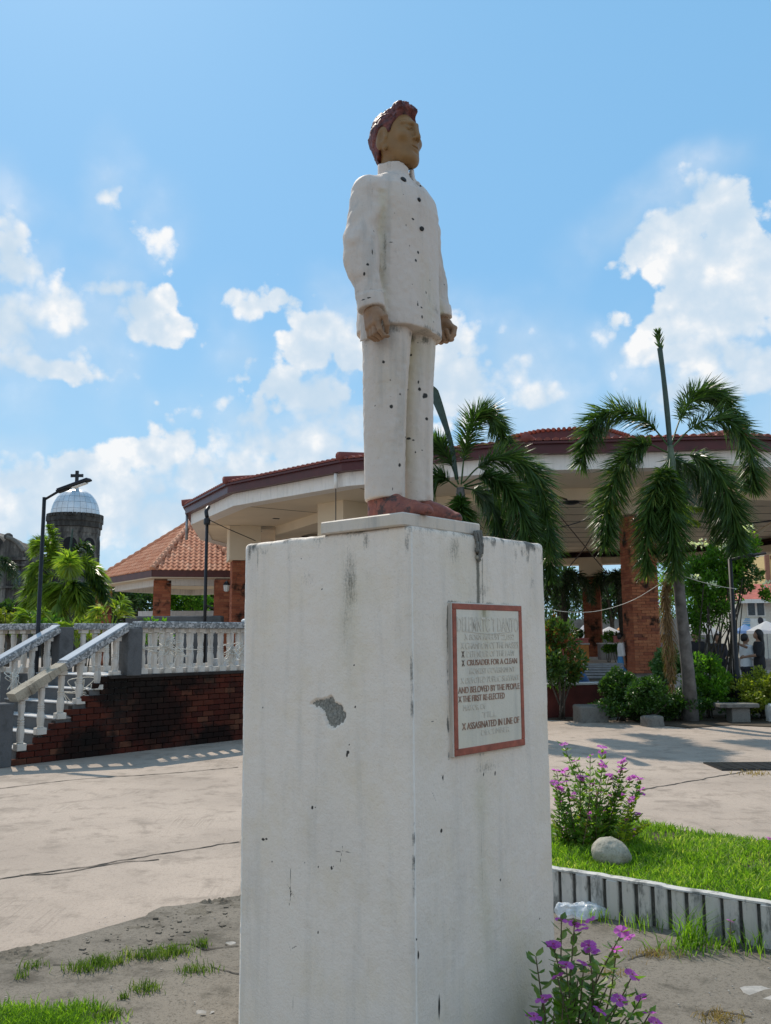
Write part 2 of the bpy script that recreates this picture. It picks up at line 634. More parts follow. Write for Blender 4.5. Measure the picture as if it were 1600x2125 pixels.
def frond_mesh(ctrl, nl, L, w, seed, plume=1.0, start=0.16, droop=0.25, rw=0.018, fwd=0.55, tipk=0.55):
    """feathery palm frond along ctrl points -> V, [quads], [tris]"""
    rng = np.random.RandomState(seed)
    C = spline(ctrl, 40)
    T = unit(np.gradient(C, axis=0))
    mb = MB()
    mb.tube(C, np.linspace(rw, 0.003, 40), 5)
    t = start + (1 - start) * rng.uniform(0, 1, nl) ** 0.9
    i = t * 39
    i0 = np.clip(i.astype(int), 0, 38)
    u = (i - i0)[:, None]
    P = C[i0] * (1 - u) + C[i0 + 1] * u
    Tt = unit(T[i0] * (1 - u) + T[i0 + 1] * u)
    A = unit(np.cross(Tt, np.array([0, 0, 1.0]) + 1e-3))
    B = np.cross(A, Tt)
    if plume > 0.5:
        ph = rng.uniform(0, 2 * math.pi, nl)
    else:
        ph = np.where(rng.rand(nl) < .5, 0, math.pi) + rng.normal(0, 0.35, nl) + 0.3
    side = A * np.cos(ph)[:, None] + B * np.sin(ph)[:, None]
    D = unit(side + Tt * fwd + rng.normal(0, .12, (nl, 3)))
    tt = (t - start) / (1 - start)
    ln = L * np.interp(tt, [0, .15, .6, 1], [.45, .9, 1, tipk]) * rng.uniform(.8, 1.15, nl)
    S = unit(np.cross(D, side * .3 + Tt + rng.normal(0, .3, (nl, 3))))
    g = np.array([0, 0, -1.0])
    mid = P + D * (ln * .5)[:, None] + g * (ln * droop * .25)[:, None]
    tip = P + D * ln[:, None] + g * (ln * droop)[:, None]
    ww = (w * rng.uniform(.7, 1.2, nl))[:, None] * .5
    V = np.stack([P - S * ww * .6, P + S * ww * .6, mid + S * ww, mid - S * ww, tip], 1).reshape(-1, 3)
    b = np.arange(nl)[:, None] * 5
    Q = b + np.array([0, 1, 2, 3])
    Tq = b + np.array([3, 2, 4])
    n0 = len(mb.v)
    V = np.vstack([np.array(mb.v), V])
    quads = np.vstack([np.array([f for f in mb.f if len(f) == 4]), Q + n0])
    return V, [quads, Tq + n0]


def grass_mesh(P, h, w, seed, lean=0.5):
    rng = np.random.RandomState(seed)
    n = len(P)
    a = rng.uniform(0, 2 * math.pi, n)
    S = np.stack([np.cos(a), np.sin(a), np.zeros(n)], 1)
    b = rng.uniform(0, 2 * math.pi, n)
    hh = (h * rng.uniform(.45, 1.2, n))[:, None]
    lv = np.stack([np.cos(b), np.sin(b), np.zeros(n)], 1) * hh * lean * rng.uniform(.2, 1.2, (n, 1))
    Z = np.array([0, 0, 1.0])
    mid = P + Z * hh * .6 + lv * .35
    tip = P + Z * hh * rng.uniform(.75, 1, (n, 1)) + lv
    V = np.stack([P - S * w * .5, P + S * w * .5, mid + S * w * .4, mid - S * w * .4, tip], 1).reshape(-1, 3)
    k = np.arange(n)[:, None] * 5
    return V, [k + np.array([0, 1, 2, 3]), k + np.array([3, 2, 4])]


# ------------------------------------------------------------------ materials
def principled(name):
    m = bpy.data.materials.new(name)
    m.use_nodes = True
    N = NT(m.node_tree)
    return m, N, N.n['Principled BSDF']


def bump(N, bs, h, strength=0.3, dist=0.01):
    b = N.new('ShaderNodeBump')
    b.inputs['Strength'].default_value = strength
    b.inputs['Distance'].default_value = dist
    N.put(b.inputs['Height'], h)
    N.l.new(b.outputs[0], bs.inputs['Normal'])


def m_plain(name, c, rough=0.6, metal=0.0, var=0.12, scale=8.0, bmp=0.15, spec=0.4):
    m, N, bs = principled(name)
    pos = N.new('ShaderNodeNewGeometry').outputs['Position']
    f = N.noise(pos, scale, 5, 0.6)
    d = tuple(max(0, x * (1 - var * 1.6)) for x in c)
    e = tuple(min(1, x * (1 + var)) for x in c)
    N.put(bs.inputs['Base Color'], N.ramp(f, [(0.3, d), (0.7, e)]))
    bs.inputs['Roughness'].default_value = rough
    bs.inputs['Metallic'].default_value = metal
    bs.inputs['Specular IOR Level'].default_value = spec
    if bmp:
        bump(N, bs, N.noise(pos, scale * 6, 4, 0.6), bmp, 0.004)
    return m


def m_leaf(name, c0, c1, c2=None, trans=0.35, rough=0.42, spec=0.5, pscale=0.6, tmul=(1.5, 1.7, 0.7)):
    """leaf: colour varies per leaf and in patches; lets light through"""
    m, N, bs = principled(name)
    g = N.new('ShaderNodeNewGeometry')
    rnd = g.outputs['Random Per Island']
    big = N.noise(g.outputs['Position'], pscale, 2, 0.5)
    f = N.math('ADD', N.math('MULTIPLY', rnd, 0.75), N.math('MULTIPLY', N.math('SUBTRACT', big, 0.38), 0.9))
    stops = [(0.0, c0), (0.75, c1)] + ([(0.97, c2)] if c2 else [])
    col = N.ramp(f, stops)
    N.put(bs.inputs['Base Color'], col)
    bs.inputs['Roughness'].default_value = rough
    bs.inputs['Specular IOR Level'].default_value = spec
    tr = N.new('ShaderNodeBsdfTranslucent')
    N.put(tr.inputs['Color'], N.mix(1.0, col, rgb(*tmul), 'MULTIPLY'))
    mx = N.new('ShaderNodeMixShader')
    mx.inputs[0].default_value = trans
    N.l.new(bs.outputs[0], mx.inputs[1])
    N.l.new(tr.outputs[0], mx.inputs[2])
    N.l.new(mx.outputs[0], N.n['Material Output'].inputs[0])
    return m


def m_brick(name, cols, dark=0.0, island=False, spec=0.15, soot=()):
    """fired clay: tone differs brick by brick, with soot and algae stains over many bricks"""
    m, N, bs = principled(name)
    g = N.new('ShaderNodeNewGeometry')
    pos = g.outputs['Position']
    rnd = g.outputs['Random Per Island'] if island else N.new('ShaderNodeObjectInfo').outputs['Random']
    n = len(cols)
    col = N.ramp(rnd, [(i / (n - 1), c) for i, c in enumerate(cols)])
    fine = N.noise(pos, 40, 5, 0.65)
    col = N.mix(N.math('MULTIPLY', N.smooth(fine, 0.4, 0.75), 0.35), col, rgb(0.06, 0.045, 0.04))
    if dark > 0:
        st = N.noise(pos, 1.3, 4, 0.6)
        col = N.mix(N.smooth(st, 0.60 - dark * 0.28, 0.66, 0.0, 0.93), col, rgb(0.018, 0.016, 0.014))
        col = N.mix(N.smooth(N.noise(pos, 5, 4, 0.6), 0.55, 0.75, 0.0, 0.5), col, rgb(0.03, 0.03, 0.025))
    for (cx, cy, cz, r) in soot:                          # big soot patches with ragged edges
        q = N.vmath('SUBTRACT', pos, (cx, cy, cz))
        q = N.vmath('MULTIPLY', q, (1.0, 1.0, 1.25))
        dd = N.math('ADD', N.vmath('LENGTH', q), N.math('MULTIPLY', N.math('SUBTRACT', N.noise(pos, 4.0, 5, 0.65), 0.5), 0.9))
        col = N.mix(N.smooth(dd, r * 0.55, r * 1.15, 0.84, 0.0), col, rgb(0.012, 0.010, 0.009))
    N.put(bs.inputs['Base Color'], col)
    bs.inputs['Roughness'].default_value = 0.9
    bs.inputs['Specular IOR Level'].default_value = spec
    bump(N, bs, fine, 0.4, 0.004)
    return m


MAT = {}


def make_materials():
    A = MAT
    # old white paint: streaks, faint yellowing, pitted relief
    def paint(name, base, streak=0.5, attr=None, yellow=0.35, bscale=90, bst=0.35, stain=0):
        m, N, bs = principled(name)
        g = N.new('ShaderNodeNewGeometry')
        pos = g.outputs['Position']
        sp = N.vmath('MULTIPLY', pos, (14.0, 14.0, 1.6))
        s1 = N.noise(sp, 1.0, 5, 0.62)
        s2 = N.noise(pos, 5.0, 6, 0.65)
        s3 = N.noise(pos, 55.0, 4, 0.7)
        s4 = N.noise(pos, 150.0, 3, 0.7)
        col = N.mix(N.smooth(s2, 0.42, 0.75, 0, yellow), base, rgb(base[0] * .93, base[1] * .88, base[2] * .74))
        col = N.mix(N.smooth(s1, 0.48, 0.72, 0, streak), col, rgb(0.28, 0.28, 0.27))
        col = N.mix(N.math('MULTIPLY', N.smooth(s3, 0.66, 0.76), 0.4 * streak), col, rgb(0.16, 0.15, 0.12))
        col = N.mix(N.smooth(s4, 0.55, 0.75, 0, 0.22), col, rgb(0.2, 0.18, 0.15))
        col = N.mix(N.smooth(N.noise(pos, 2.2, 4, 0.6), 0.45, 0.7, 0, 0.09), col, rgb(0.3, 0.28, 0.25))
        if stain:
            sn = N.noise(N.vmath('MULTIPLY', pos, (16.0, 16.0, 5.0)), 1.0, 5, 0.7)
            col = N.mix(N.smooth(sn, 0.50, 0.64, 0, stain), col, rgb(0.10, 0.105, 0.095))
        hgt = N.math('ADD', N.math('MULTIPLY', N.noise(pos, bscale, 5, 0.65), 0.6), N.noise(pos, 14, 3, 0.5))
        rough = 0.62
        if attr:
            at_ = N.new('ShaderNodeAttribute', attribute_name=attr)
            dirt = N.new('ShaderNodeSeparateColor')
            N.l.new(at_.outputs['Color'], dirt.inputs[0])
            gr = N.noise(pos, 130.0, 4, 0.75)
            gsp = N.noise(N.vmath('MULTIPLY', pos, (160, 160, 22)), 1.0, 4, 0.7)
            k = N.math('ADD', dirt.outputs[0], N.math('MULTIPLY', N.math('SUBTRACT', N.math('MULTIPLY', N.math('ADD', gr, gsp), 0.5), 0.5), 1.5))
            k = N.math('MULTIPLY', N.smooth(k, 0.28, 0.85), N.smooth(dirt.outputs[0], 0.02, 0.2))
            col = N.mix(N.math('MULTIPLY', k, 0.9), col, rgb(0.075, 0.075, 0.066))
            col = N.mix(N.math('MULTIPLY', dirt.outputs[1], 0.7), col, rgb(0.50, 0.44, 0.25))
            col = N.mix(N.smooth(dirt.outputs[2], 0.35, 0.6), col, rgb(0.03, 0.027, 0.024))
        N.put(bs.inputs['Base Color'], col)
        bs.inputs['Roughness'].default_value = rough
        bs.inputs['Specular IOR Level'].default_value = 0.35
        bump(N, bs, hgt, bst, 0.006)
        return m
    A['pedestal'] = paint('pedestal_paint', rgb(0.82, 0.705, 0.605), 0.16, 'dirt', 0.5, 110, 0.75)
    A['statue'] = paint('statue_paint', rgb(0.625, 0.53, 0.465), 0.45, 'dirt', 0.35, 70, 0.5)
    A['trouser'] = paint('trouser_paint', rgb(0.64, 0.545, 0.475), 0.4, 'dirt', 0.6, 70, 0.5)
    A['slab'] = paint('slab_paint', rgb(0.64, 0.55, 0.465), 0.6, None, 0.5)
    A['white'] = paint('white_plaster', rgb(0.72, 0.71, 0.69), 0.35)
    A['planter'] = paint('planter_paint', rgb(0.52, 0.50, 0.46), 0.8, None, 0.4, stain=.75)
    A['cream'] = m_plain('cream_plaster', (0.75, 0.635, 0.48), 0.8, var=0.05, scale=0.7, bmp=0.05)
    A['fascia'] = paint('white_fascia', rgb(0.82, 0.77, 0.72), 0.22, None, 0.2)
    A['chip'] = m_plain('bare_render', (0.30, 0.285, 0.25), 0.95, var=0.35, scale=110, bmp=0.8, spec=0.1)
    A['baluster'] = paint('baluster_paint', rgb(0.57, 0.53, 0.48), 0.8, None, 0.45)
    A['skin'] = m_plain('brown_skin_paint', (0.245, 0.13, 0.045), 0.5, var=0.12, scale=14, bmp=0.15)
    A['hand'] = m_plain('hand_paint', (0.30, 0.175, 0.10), 0.55, var=0.15, scale=30, bmp=0.2)
    A['lips'] = A['skin']
    # hair: dark purple brown, glossy lumps
    m, N, bs = principled('hair_paint')
    pos = N.new('ShaderNodeNewGeometry').outputs['Position']
    N.put(bs.inputs['Base Color'], N.ramp(N.noise(pos, 45, 5, 0.65), [(0.35, (0.035, 0.011, 0.010)), (0.5, (0.125, 0.034, 0.028)), (0.7, (0.23, 0.07, 0.055))]))
    bs.inputs['Roughness'].default_value = 0.5
    bs.inputs['Specular IOR Level'].default_value = 0.25
    bump(N, bs, N.noise(pos, 60, 4, 0.6), 0.5, 0.006)
    A['hair'] = m
    m, N, bs = principled('shoe_paint')
    pos = N.new('ShaderNodeNewGeometry').outputs['Position']
    w = N.noise(pos, 16, 6, 0.7)
    col = N.mix(N.smooth(N.noise(pos, 30, 5, 0.7), 0.4, 0.7), rgb(0.20, 0.055, 0.036), rgb(0.32, 0.10, 0.062))
    col = N.mix(N.smooth(w, 0.49, 0.60, 0, .92), col, rgb(0.03, 0.022, 0.02))
    N.put(bs.inputs['Base Color'], col)
    bs.inputs['Roughness'].default_value = 0.6
    bump(N, bs, w, 0.4, 0.006)
    A['shoe'] = m
    A['black'] = m_plain('black_paint', (0.02, 0.02, 0.02), 0.45, var=0.3)
    A['button'] = m_plain('button_black', (0.022, 0.02, 0.018), 0.6, var=0.3, scale=60)
    A['red_trim'] = m_plain('brick_red_paint', (0.34, 0.085, 0.05), 0.55, var=0.22, scale=30, bmp=0.3)
    A['panel'] = paint('plaque_panel', rgb(0.72, 0.65, 0.555), 0.3, 'dirt', 0.7, 160, 0.3)
    A['letter_red'] = m_plain('letter_red', (0.36, 0.215, 0.155), 0.7, var=0.3, scale=60, bmp=0.1)
    A['letter_pale'] = m_plain('letter_pale', (0.64, 0.575, 0.485), 0.7, var=0.14, scale=50)
    A['letter_dark'] = m_plain('letter_dark', (0.17, 0.12, 0.09), 0.7, var=0.2, scale=80)
    # ground
    def concrete(name, c, dark, fine=0.6, rake=0.0):
        m, N, bs = principled(name)
        pos = N.new('ShaderNodeNewGeometry').outputs['Position']
        a = N.noise(pos, 0.55, 6, 0.6)
        b = N.noise(pos, 4.0, 6, 0.68)
        c3 = N.noise(pos, 60.0, 4, 0.7)
        col = N.mix(N.smooth(a, 0.35, 0.68), c, tuple(x * 0.80 for x in c[:3]) + (1,))
        col = N.mix(N.smooth(b, 0.50, 0.70, 0, 0.75), col, dark)
        col = N.mix(N.smooth(c3, 0.50, 0.72, 0, fine), col, dark)
        col = N.mix(N.smooth(c3, 0.28, 0.18, 0, 0.35), col, tuple(min(1, x * 1.35) for x in c[:3]) + (1,))
        hgt = N.math('ADD', N.math('MULTIPLY', b, 1.2), N.math('MULTIPLY', c3, 0.6))
        if rake:
            rv = N.vmath('MULTIPLY', pos, (42.0, 26.0, 1.0))
            mp = N.new('ShaderNodeMapping')
            mp.inputs['Rotation'].default_value = (0, 0, R(52))
            mp.inputs['Scale'].default_value = (55, 2.2, 1)
            N.put(mp.inputs['Vector'], pos)
            rk = N.noise(mp.outputs[0], 1.0, 3, 0.6, 0.4)
            msk = N.smooth(N.noise(pos, 0.7, 4, 0.6), 0.5, 0.64)
            col = N.mix(N.math('MULTIPLY', N.math('MULTIPLY', N.smooth(rk, 0.5, 0.68), msk), rake), col, dark)
            hgt = N.math('ADD', hgt, N.math('MULTIPLY', N.math('MULTIPLY', rk, msk), 1.4))
        st = N.noise(pos, 1.7, 7, 0.72, 0.6)
        col = N.mix(N.smooth(st, 0.52, 0.68, 0, 0.4 + fine * .45), col, dark)
        gr = N.noise(pos, 180.0, 2, 0.6)
        col = N.mix(N.smooth(gr, 0.56, 0.7, 0, fine), col, dark)
        N.put(bs.inputs['Base Color'], col)
        bs.inputs['Roughness'].default_value = 0.92
        bs.inputs['Specular IOR Level'].default_value = 0.2
        bump(N, bs, hgt, 0.55, 0.012)
        return m
    A['road'] = concrete('road_concrete', rgb(0.43, 0.352, 0.288), rgb(0.22, 0.18, 0.145), rake=0.5)
    A['apron'] = concrete('apron_concrete', rgb(0.205, 0.18, 0.146), rgb(0.065, 0.057, 0.044), fine=0.85)
    A['crumble'] = concrete('crumbled_concrete', rgb(0.17, 0.148, 0.115), rgb(0.05, 0.043, 0.033), fine=0.9)
    A['deck'] = concrete('deck_concrete', rgb(0.62, 0.61, 0.60), rgb(0.3, 0.29, 0.28))
    A['step'] = concrete('shaded_step_concrete', rgb(0.14, 0.14, 0.14), rgb(0.07, 0.07, 0.07))  # dark because the shade on the risers is put into the colour
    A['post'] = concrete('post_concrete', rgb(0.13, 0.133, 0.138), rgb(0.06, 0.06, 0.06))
    A['stone'] = concrete('stone', rgb(0.40, 0.37, 0.30), rgb(0.14, 0.13, 0.10))
    A['dark_stone'] = concrete('dark_stone', rgb(0.20, 0.19, 0.17), rgb(0.07, 0.065, 0.06))
    A['earth'] = concrete('earth', rgb(0.085, 0.065, 0.045), rgb(0.035, 0.028, 0.02))
    A['ground'] = concrete('ground_far', rgb(0.33, 0.29, 0.25), rgb(0.2, 0.18, 0.15))
    A['crack'] = m_plain('crack_dark', (0.055, 0.048, 0.04), 1.0, var=0.4, scale=30, bmp=0)
    A['patch'] = m_plain('pale_patch', (0.33, 0.31, 0.28), 0.9, var=0.2, scale=30)
    # terrazzo cap
    m, N, bs = principled('terrazzo_cap')
    pos = N.new('ShaderNodeNewGeometry').outputs['Position']
    vo = N.voronoi(pos, 42.0, out='Color')
    sc = N.new('ShaderNodeSeparateColor')
    N.l.new(vo, sc.inputs[0])
    col = N.ramp(sc.outputs[0], [(0.0, (0.09, 0.095, 0.10)), (0.55, (0.20, 0.21, 0.215)), (0.85, (0.42, 0.42, 0.42))])
    N.put(bs.inputs['Base Color'], col)
    bs.inputs['Roughness'].default_value = 0.38
    A['terrazzo'] = m
    A['old_cap'] = concrete('old_cap', rgb(0.42, 0.37, 0.29), rgb(0.12, 0.10, 0.075))
    A['brick_wall'] = m_brick('wall_brick', [(0.066, 0.016, 0.011), (0.085, 0.020, 0.013), (0.047, 0.014, 0.011), (0.10, 0.028, 0.017), (0.074, 0.018, 0.012), (0.15, 0.062, 0.036)], 0.6, spec=0.05, soot=((-3.25, 13.1, 0.50, 0.62), (-4.0, 12.25, 0.05, 0.5), (-3.75, 12.5, 1.0, 0.42), (-2.6, 13.9, 0.0, 0.4), (-3.0, 13.4, 1.0, 0.35)))
    A['mortar_dark'] = m_plain('dark_mortar', (0.03, 0.024, 0.022), 0.95, var=0.3)
    A['brick_col'] = m_brick('column_brick', [(0.38, 0.13, 0.065), (0.46, 0.17, 0.085), (0.30, 0.095, 0.055), (0.50, 0.20, 0.10), (0.42, 0.145, 0.075), (0.20, 0.08, 0.055)], 0.10)
    A['brick_col_j'] = m_brick('column_brick_far', [(0.36, 0.115, 0.06), (0.43, 0.15, 0.08), (0.27, 0.085, 0.05), (0.46, 0.175, 0.09)], 0.2, island=True)
    A['mortar'] = m_plain('mortar', (0.20, 0.12, 0.085), 0.95, var=0.25)
    A['tile'] = m_brick('roof_tile_clay', [(0.60, 0.25, 0.135), (0.66, 0.31, 0.18), (0.53, 0.205, 0.11), (0.70, 0.37, 0.23)], 0, spec=0.4)
    A['tile_j'] = m_brick('roof_tile_field', [(0.60, 0.25, 0.135), (0.66, 0.31, 0.18), (0.53, 0.205, 0.11), (0.70, 0.37, 0.23)], 0, island=True, spec=0.4)
    A['tile_dark'] = m_brick('eave_tile_clay', [(0.24, 0.07, 0.055), (0.30, 0.09, 0.065), (0.20, 0.055, 0.05)], 0, spec=0.5)
    A['maroon'] = m_plain('maroon_gutter', (0.08, 0.013, 0.015), 0.4, var=0.2, scale=2)
    A['maroon2'] = m_plain('brown_fascia', (0.10, 0.03, 0.025), 0.5, var=0.2, scale=2)
    A['metal_dark'] = m_plain('dark_metal', (0.025, 0.026, 0.03), 0.4, 0.5, var=0.2)
    A['metal_grey'] = m_plain('galvanised', (0.33, 0.34, 0.36), 0.4, 0.7, var=0.15)
    A['solar'] = m_plain('solar_glass', (0.012, 0.018, 0.06), 0.12, 0.0, var=0.2, bmp=0)
    A['lens'] = m_plain('lamp_lens', (0.75, 0.75, 0.72), 0.3)
    A['dome'] = m_plain('dome_sheet', (0.62, 0.64, 0.66), 0.38, 0.75, var=0.14, scale=0.8, bmp=0.05)
    A['dome_seam'] = m_plain('dome_seam', (0.42, 0.43, 0.44), 0.6, 0.5)
    # weathered stone of the church
    m, N, bs = principled('church_stone')
    pos = N.new('ShaderNodeNewGeometry').outputs['Position']
    a = N.noise(N.vmath('MULTIPLY', pos, (1.2, 1.2, 0.3)), 0.8, 6, 0.7)
    b = N.noise(pos, 3.0, 5, 0.6)
    col = N.ramp(a, [(0.38, (0.025, 0.023, 0.022)), (0.52, (0.10, 0.092, 0.082)), (0.68, (0.25, 0.23, 0.20))])
    col = N.mix(N.smooth(b, 0.5, 0.7, 0, 0.6), col, rgb(0.05, 0.047, 0.042))
    N.put(bs.inputs['Base Color'], col)
    bs.inputs['Roughness'].default_value = 0.95
    bump(N, bs, b, 0.6, 0.08)
    A['church'] = m
    A['void'] = m_plain('dark_opening', (0.012, 0.012, 0.014), 0.9, var=0.2)
    m2 = m.copy()
    m2.name = 'church_stone_dark'
    for nd in m2.node_tree.nodes:
        if nd.type == 'VALTORGB':
            for e in nd.color_ramp.elements:
                e.color = tuple(v * .42 for v in e.color[:3]) + (1,)
    A['church_dark'] = m2
    # vegetation
    A['palm'] = m_leaf('palm_leaflet', (0.022, 0.052, 0.014), (0.07, 0.135, 0.03), (0.22, 0.27, 0.06), 0.36, 0.38, 0.5)
    A['palm_yellow'] = m_leaf('palm_leaflet_yellowed', (0.07, 0.135, 0.02), (0.25, 0.34, 0.045), (0.60, 0.54, 0.09), 0.5, 0.4)
    A['palm_dark'] = m_leaf('palm_leaflet_far', (0.015, 0.035, 0.014), (0.045, 0.085, 0.03), None, 0.25)
    A['palm_dead'] = m_leaf('palm_dead', (0.10, 0.06, 0.03), (0.22, 0.14, 0.07), (0.3, 0.2, 0.11), 0.2, 0.8, 0.1)
    A['bark'] = m_plain('palm_bark', (0.135, 0.125, 0.115), 0.9, var=0.3, scale=7, bmp=0.5)
    A['bark_dark'] = m_plain('dark_bark', (0.07, 0.058, 0.045), 0.9, var=0.35, scale=9, bmp=0.5)
    A['crownshaft'] = m_plain('green_shaft', (0.10, 0.14, 0.085), 0.5, var=0.25, scale=6)
    A['spear'] = m_plain('spear_leaf', (0.035, 0.065, 0.05), 0.45, var=0.25, scale=10)
    A['bush'] = m_leaf('clipped_bush_leaf', (0.02, 0.06, 0.012), (0.055, 0.13, 0.02), (0.14, 0.23, 0.04), 0.3)
    A['bush2'] = m_leaf('variegated_leaf', (0.05, 0.13, 0.035), (0.15, 0.26, 0.09), (0.42, 0.5, 0.28), 0.35)
    A['shrub'] = m_leaf('green_shrub_leaf', (0.04, 0.11, 0.012), (0.13, 0.27, 0.03), (0.32, 0.44, 0.06), 0.6)
    A['lime'] = m_leaf('lime_hedge_leaf', (0.10, 0.14, 0.012), (0.23, 0.27, 0.025), (0.4, 0.4, 0.06), 0.4)
    A['croton'] = m_leaf('croton_leaf', (0.03, 0.075, 0.015), (0.08, 0.15, 0.025), (0.32, 0.09, 0.03), 0.35)
    A['tree'] = m_leaf('far_tree_leaf', (0.018, 0.05, 0.012), (0.055, 0.115, 0.022), (0.12, 0.19, 0.04), 0.3, pscale=0.35)
    A['vinca'] = m_leaf('vinca_leaf', (0.06, 0.14, 0.02), (0.19, 0.32, 0.045), (0.45, 0.50, 0.09), 0.5)
    A['vinca_old'] = m_leaf('vinca_leaf_yellow', (0.09, 0.14, 0.015), (0.25, 0.30, 0.035), (0.48, 0.44, 0.07), 0.45, pscale=1.6)
    A['stem'] = m_plain('plant_stem', (0.13, 0.10, 0.05), 0.7, var=0.3)
    A['petal'] = m_leaf('pink_petal', (0.52, 0.10, 0.50), (0.64, 0.17, 0.60), (0.72, 0.30, 0.66), 0.5, 0.5, 0.2, tmul=(1.2, 1.1, 1.2))
    A['white_petal'] = m_leaf('white_petal', (0.75, 0.76, 0.68), (0.8, 0.8, 0.75), None, 0.4, 0.5, 0.2)
    A['eye'] = m_plain('flower_eye', (0.35, 0.015, 0.16), 0.6)
    A['grass'] = m_leaf('lawn_blade', (0.06, 0.14, 0.012), (0.20, 0.33, 0.03), (0.50, 0.52, 0.14), 0.55, 0.5, 0.3, 2.5)
    A['weed'] = m_leaf('weed_blade', (0.05, 0.10, 0.015), (0.13, 0.19, 0.03), (0.30, 0.29, 0.09), 0.4, 0.55, 0.3, 6)
    A['dry'] = m_leaf('dry_blade', (0.20, 0.13, 0.05), (0.34, 0.24, 0.10), None, 0.3, 0.8, 0.1)
    # things
    A['cord'] = m_plain('white_cord', (0.62, 0.60, 0.54), 0.6, var=0.15)
    A['rope'] = m_plain('brown_rope', (0.10, 0.07, 0.05), 0.8)
    A['cable'] = m_plain('black_cable', (0.018, 0.018, 0.02), 0.6)
    A['tent'] = m_leaf('white_canvas', (0.78, 0.78, 0.80), (0.8, 0.8, 0.82), None, 0.55, 0.7, 0.2, tmul=(1, 1, 1))
    A['tent_blue'] = m_leaf('blue_canvas', (0.30, 0.45, 0.75), (0.34, 0.5, 0.8), None, 0.5, 0.7, 0.2, tmul=(1, 1, 1))
    A['tarp'] = m_plain('blue_tarp', (0.03, 0.10, 0.26), 0.5, var=0.2)
    A['sack'] = m_plain('pale_sack', (0.55, 0.52, 0.50), 0.8, var=0.2, scale=20)
    A['wall_grey'] = m_plain('grey_wall', (0.30, 0.29, 0.28), 0.9, var=0.25, scale=1.5)
    A['pink'] = m_plain('pink_wall', (0.52, 0.17, 0.15), 0.8)
    A['orange'] = m_plain('orange_wall', (0.58, 0.24, 0.07), 0.8)
    A['red_low'] = m_plain('red_oxide_wall', (0.10, 0.022, 0.016), 0.85, var=0.3, scale=2)
    A['yellow_wall'] = m_plain('yellow_wall', (0.66, 0.48, 0.22), 0.85, var=0.08)
    A['brown_trim'] = m_plain('brown_trim', (0.30, 0.14, 0.09), 0.8)
    A['beige_wall'] = m_plain('beige_wall', (0.60, 0.57, 0.50), 0.85, var=0.08)
    A['red_roof'] = m_plain('red_roof', (0.44, 0.11, 0.07), 0.7, var=0.2, scale=2)
    A['glass'] = m_plain('window_glass', (0.04, 0.055, 0.07), 0.15, var=0.3, bmp=0)
    A['sign_blue'] = m_plain('sign_blue', (0.10, 0.34, 0.60), 0.5)
    A['p_skin'] = m_plain('person_skin', (0.30, 0.17, 0.11), 0.6)
    A['p_hair'] = m_plain('person_hair', (0.014, 0.012, 0.012), 0.5)
    A['p_white'] = m_plain('white_shirt', (0.70, 0.71, 0.72), 0.85, var=0.06)
    A['p_blue'] = m_plain('blue_skirt', (0.07, 0.25, 0.52), 0.8, var=0.15)
    A['p_black'] = m_plain('black_cloth', (0.02, 0.02, 0.023), 0.85)
    A['p_grey'] = m_plain('dark_trousers', (0.035, 0.035, 0.045), 0.85)
    A['p_violet'] = m_plain('violet_shirt', (0.26, 0.27, 0.58), 0.85)
    # thin clear plastic
    m, N, bs = principled('clear_plastic')
    bs.inputs['Base Color'].default_value = rgb(0.85, 0.9, 0.95)
    bs.inputs['Roughness'].default_value = 0.18
    tp = N.new('ShaderNodeBsdfTransparent')
    mx = N.new('ShaderNodeMixShader')
    mx.inputs[0].default_value = 0.45
    N.l.new(tp.outputs[0], mx.inputs[1])
    N.l.new(bs.outputs[0], mx.inputs[2])
    N.l.new(mx.outputs[0], N.n['Material Output'].inputs[0])
    A['plastic'] = m


make_materials()


# ------------------------------------------------------------------ ground, road, apron
def struct(o):
    o['kind'] = 'structure'
    return o


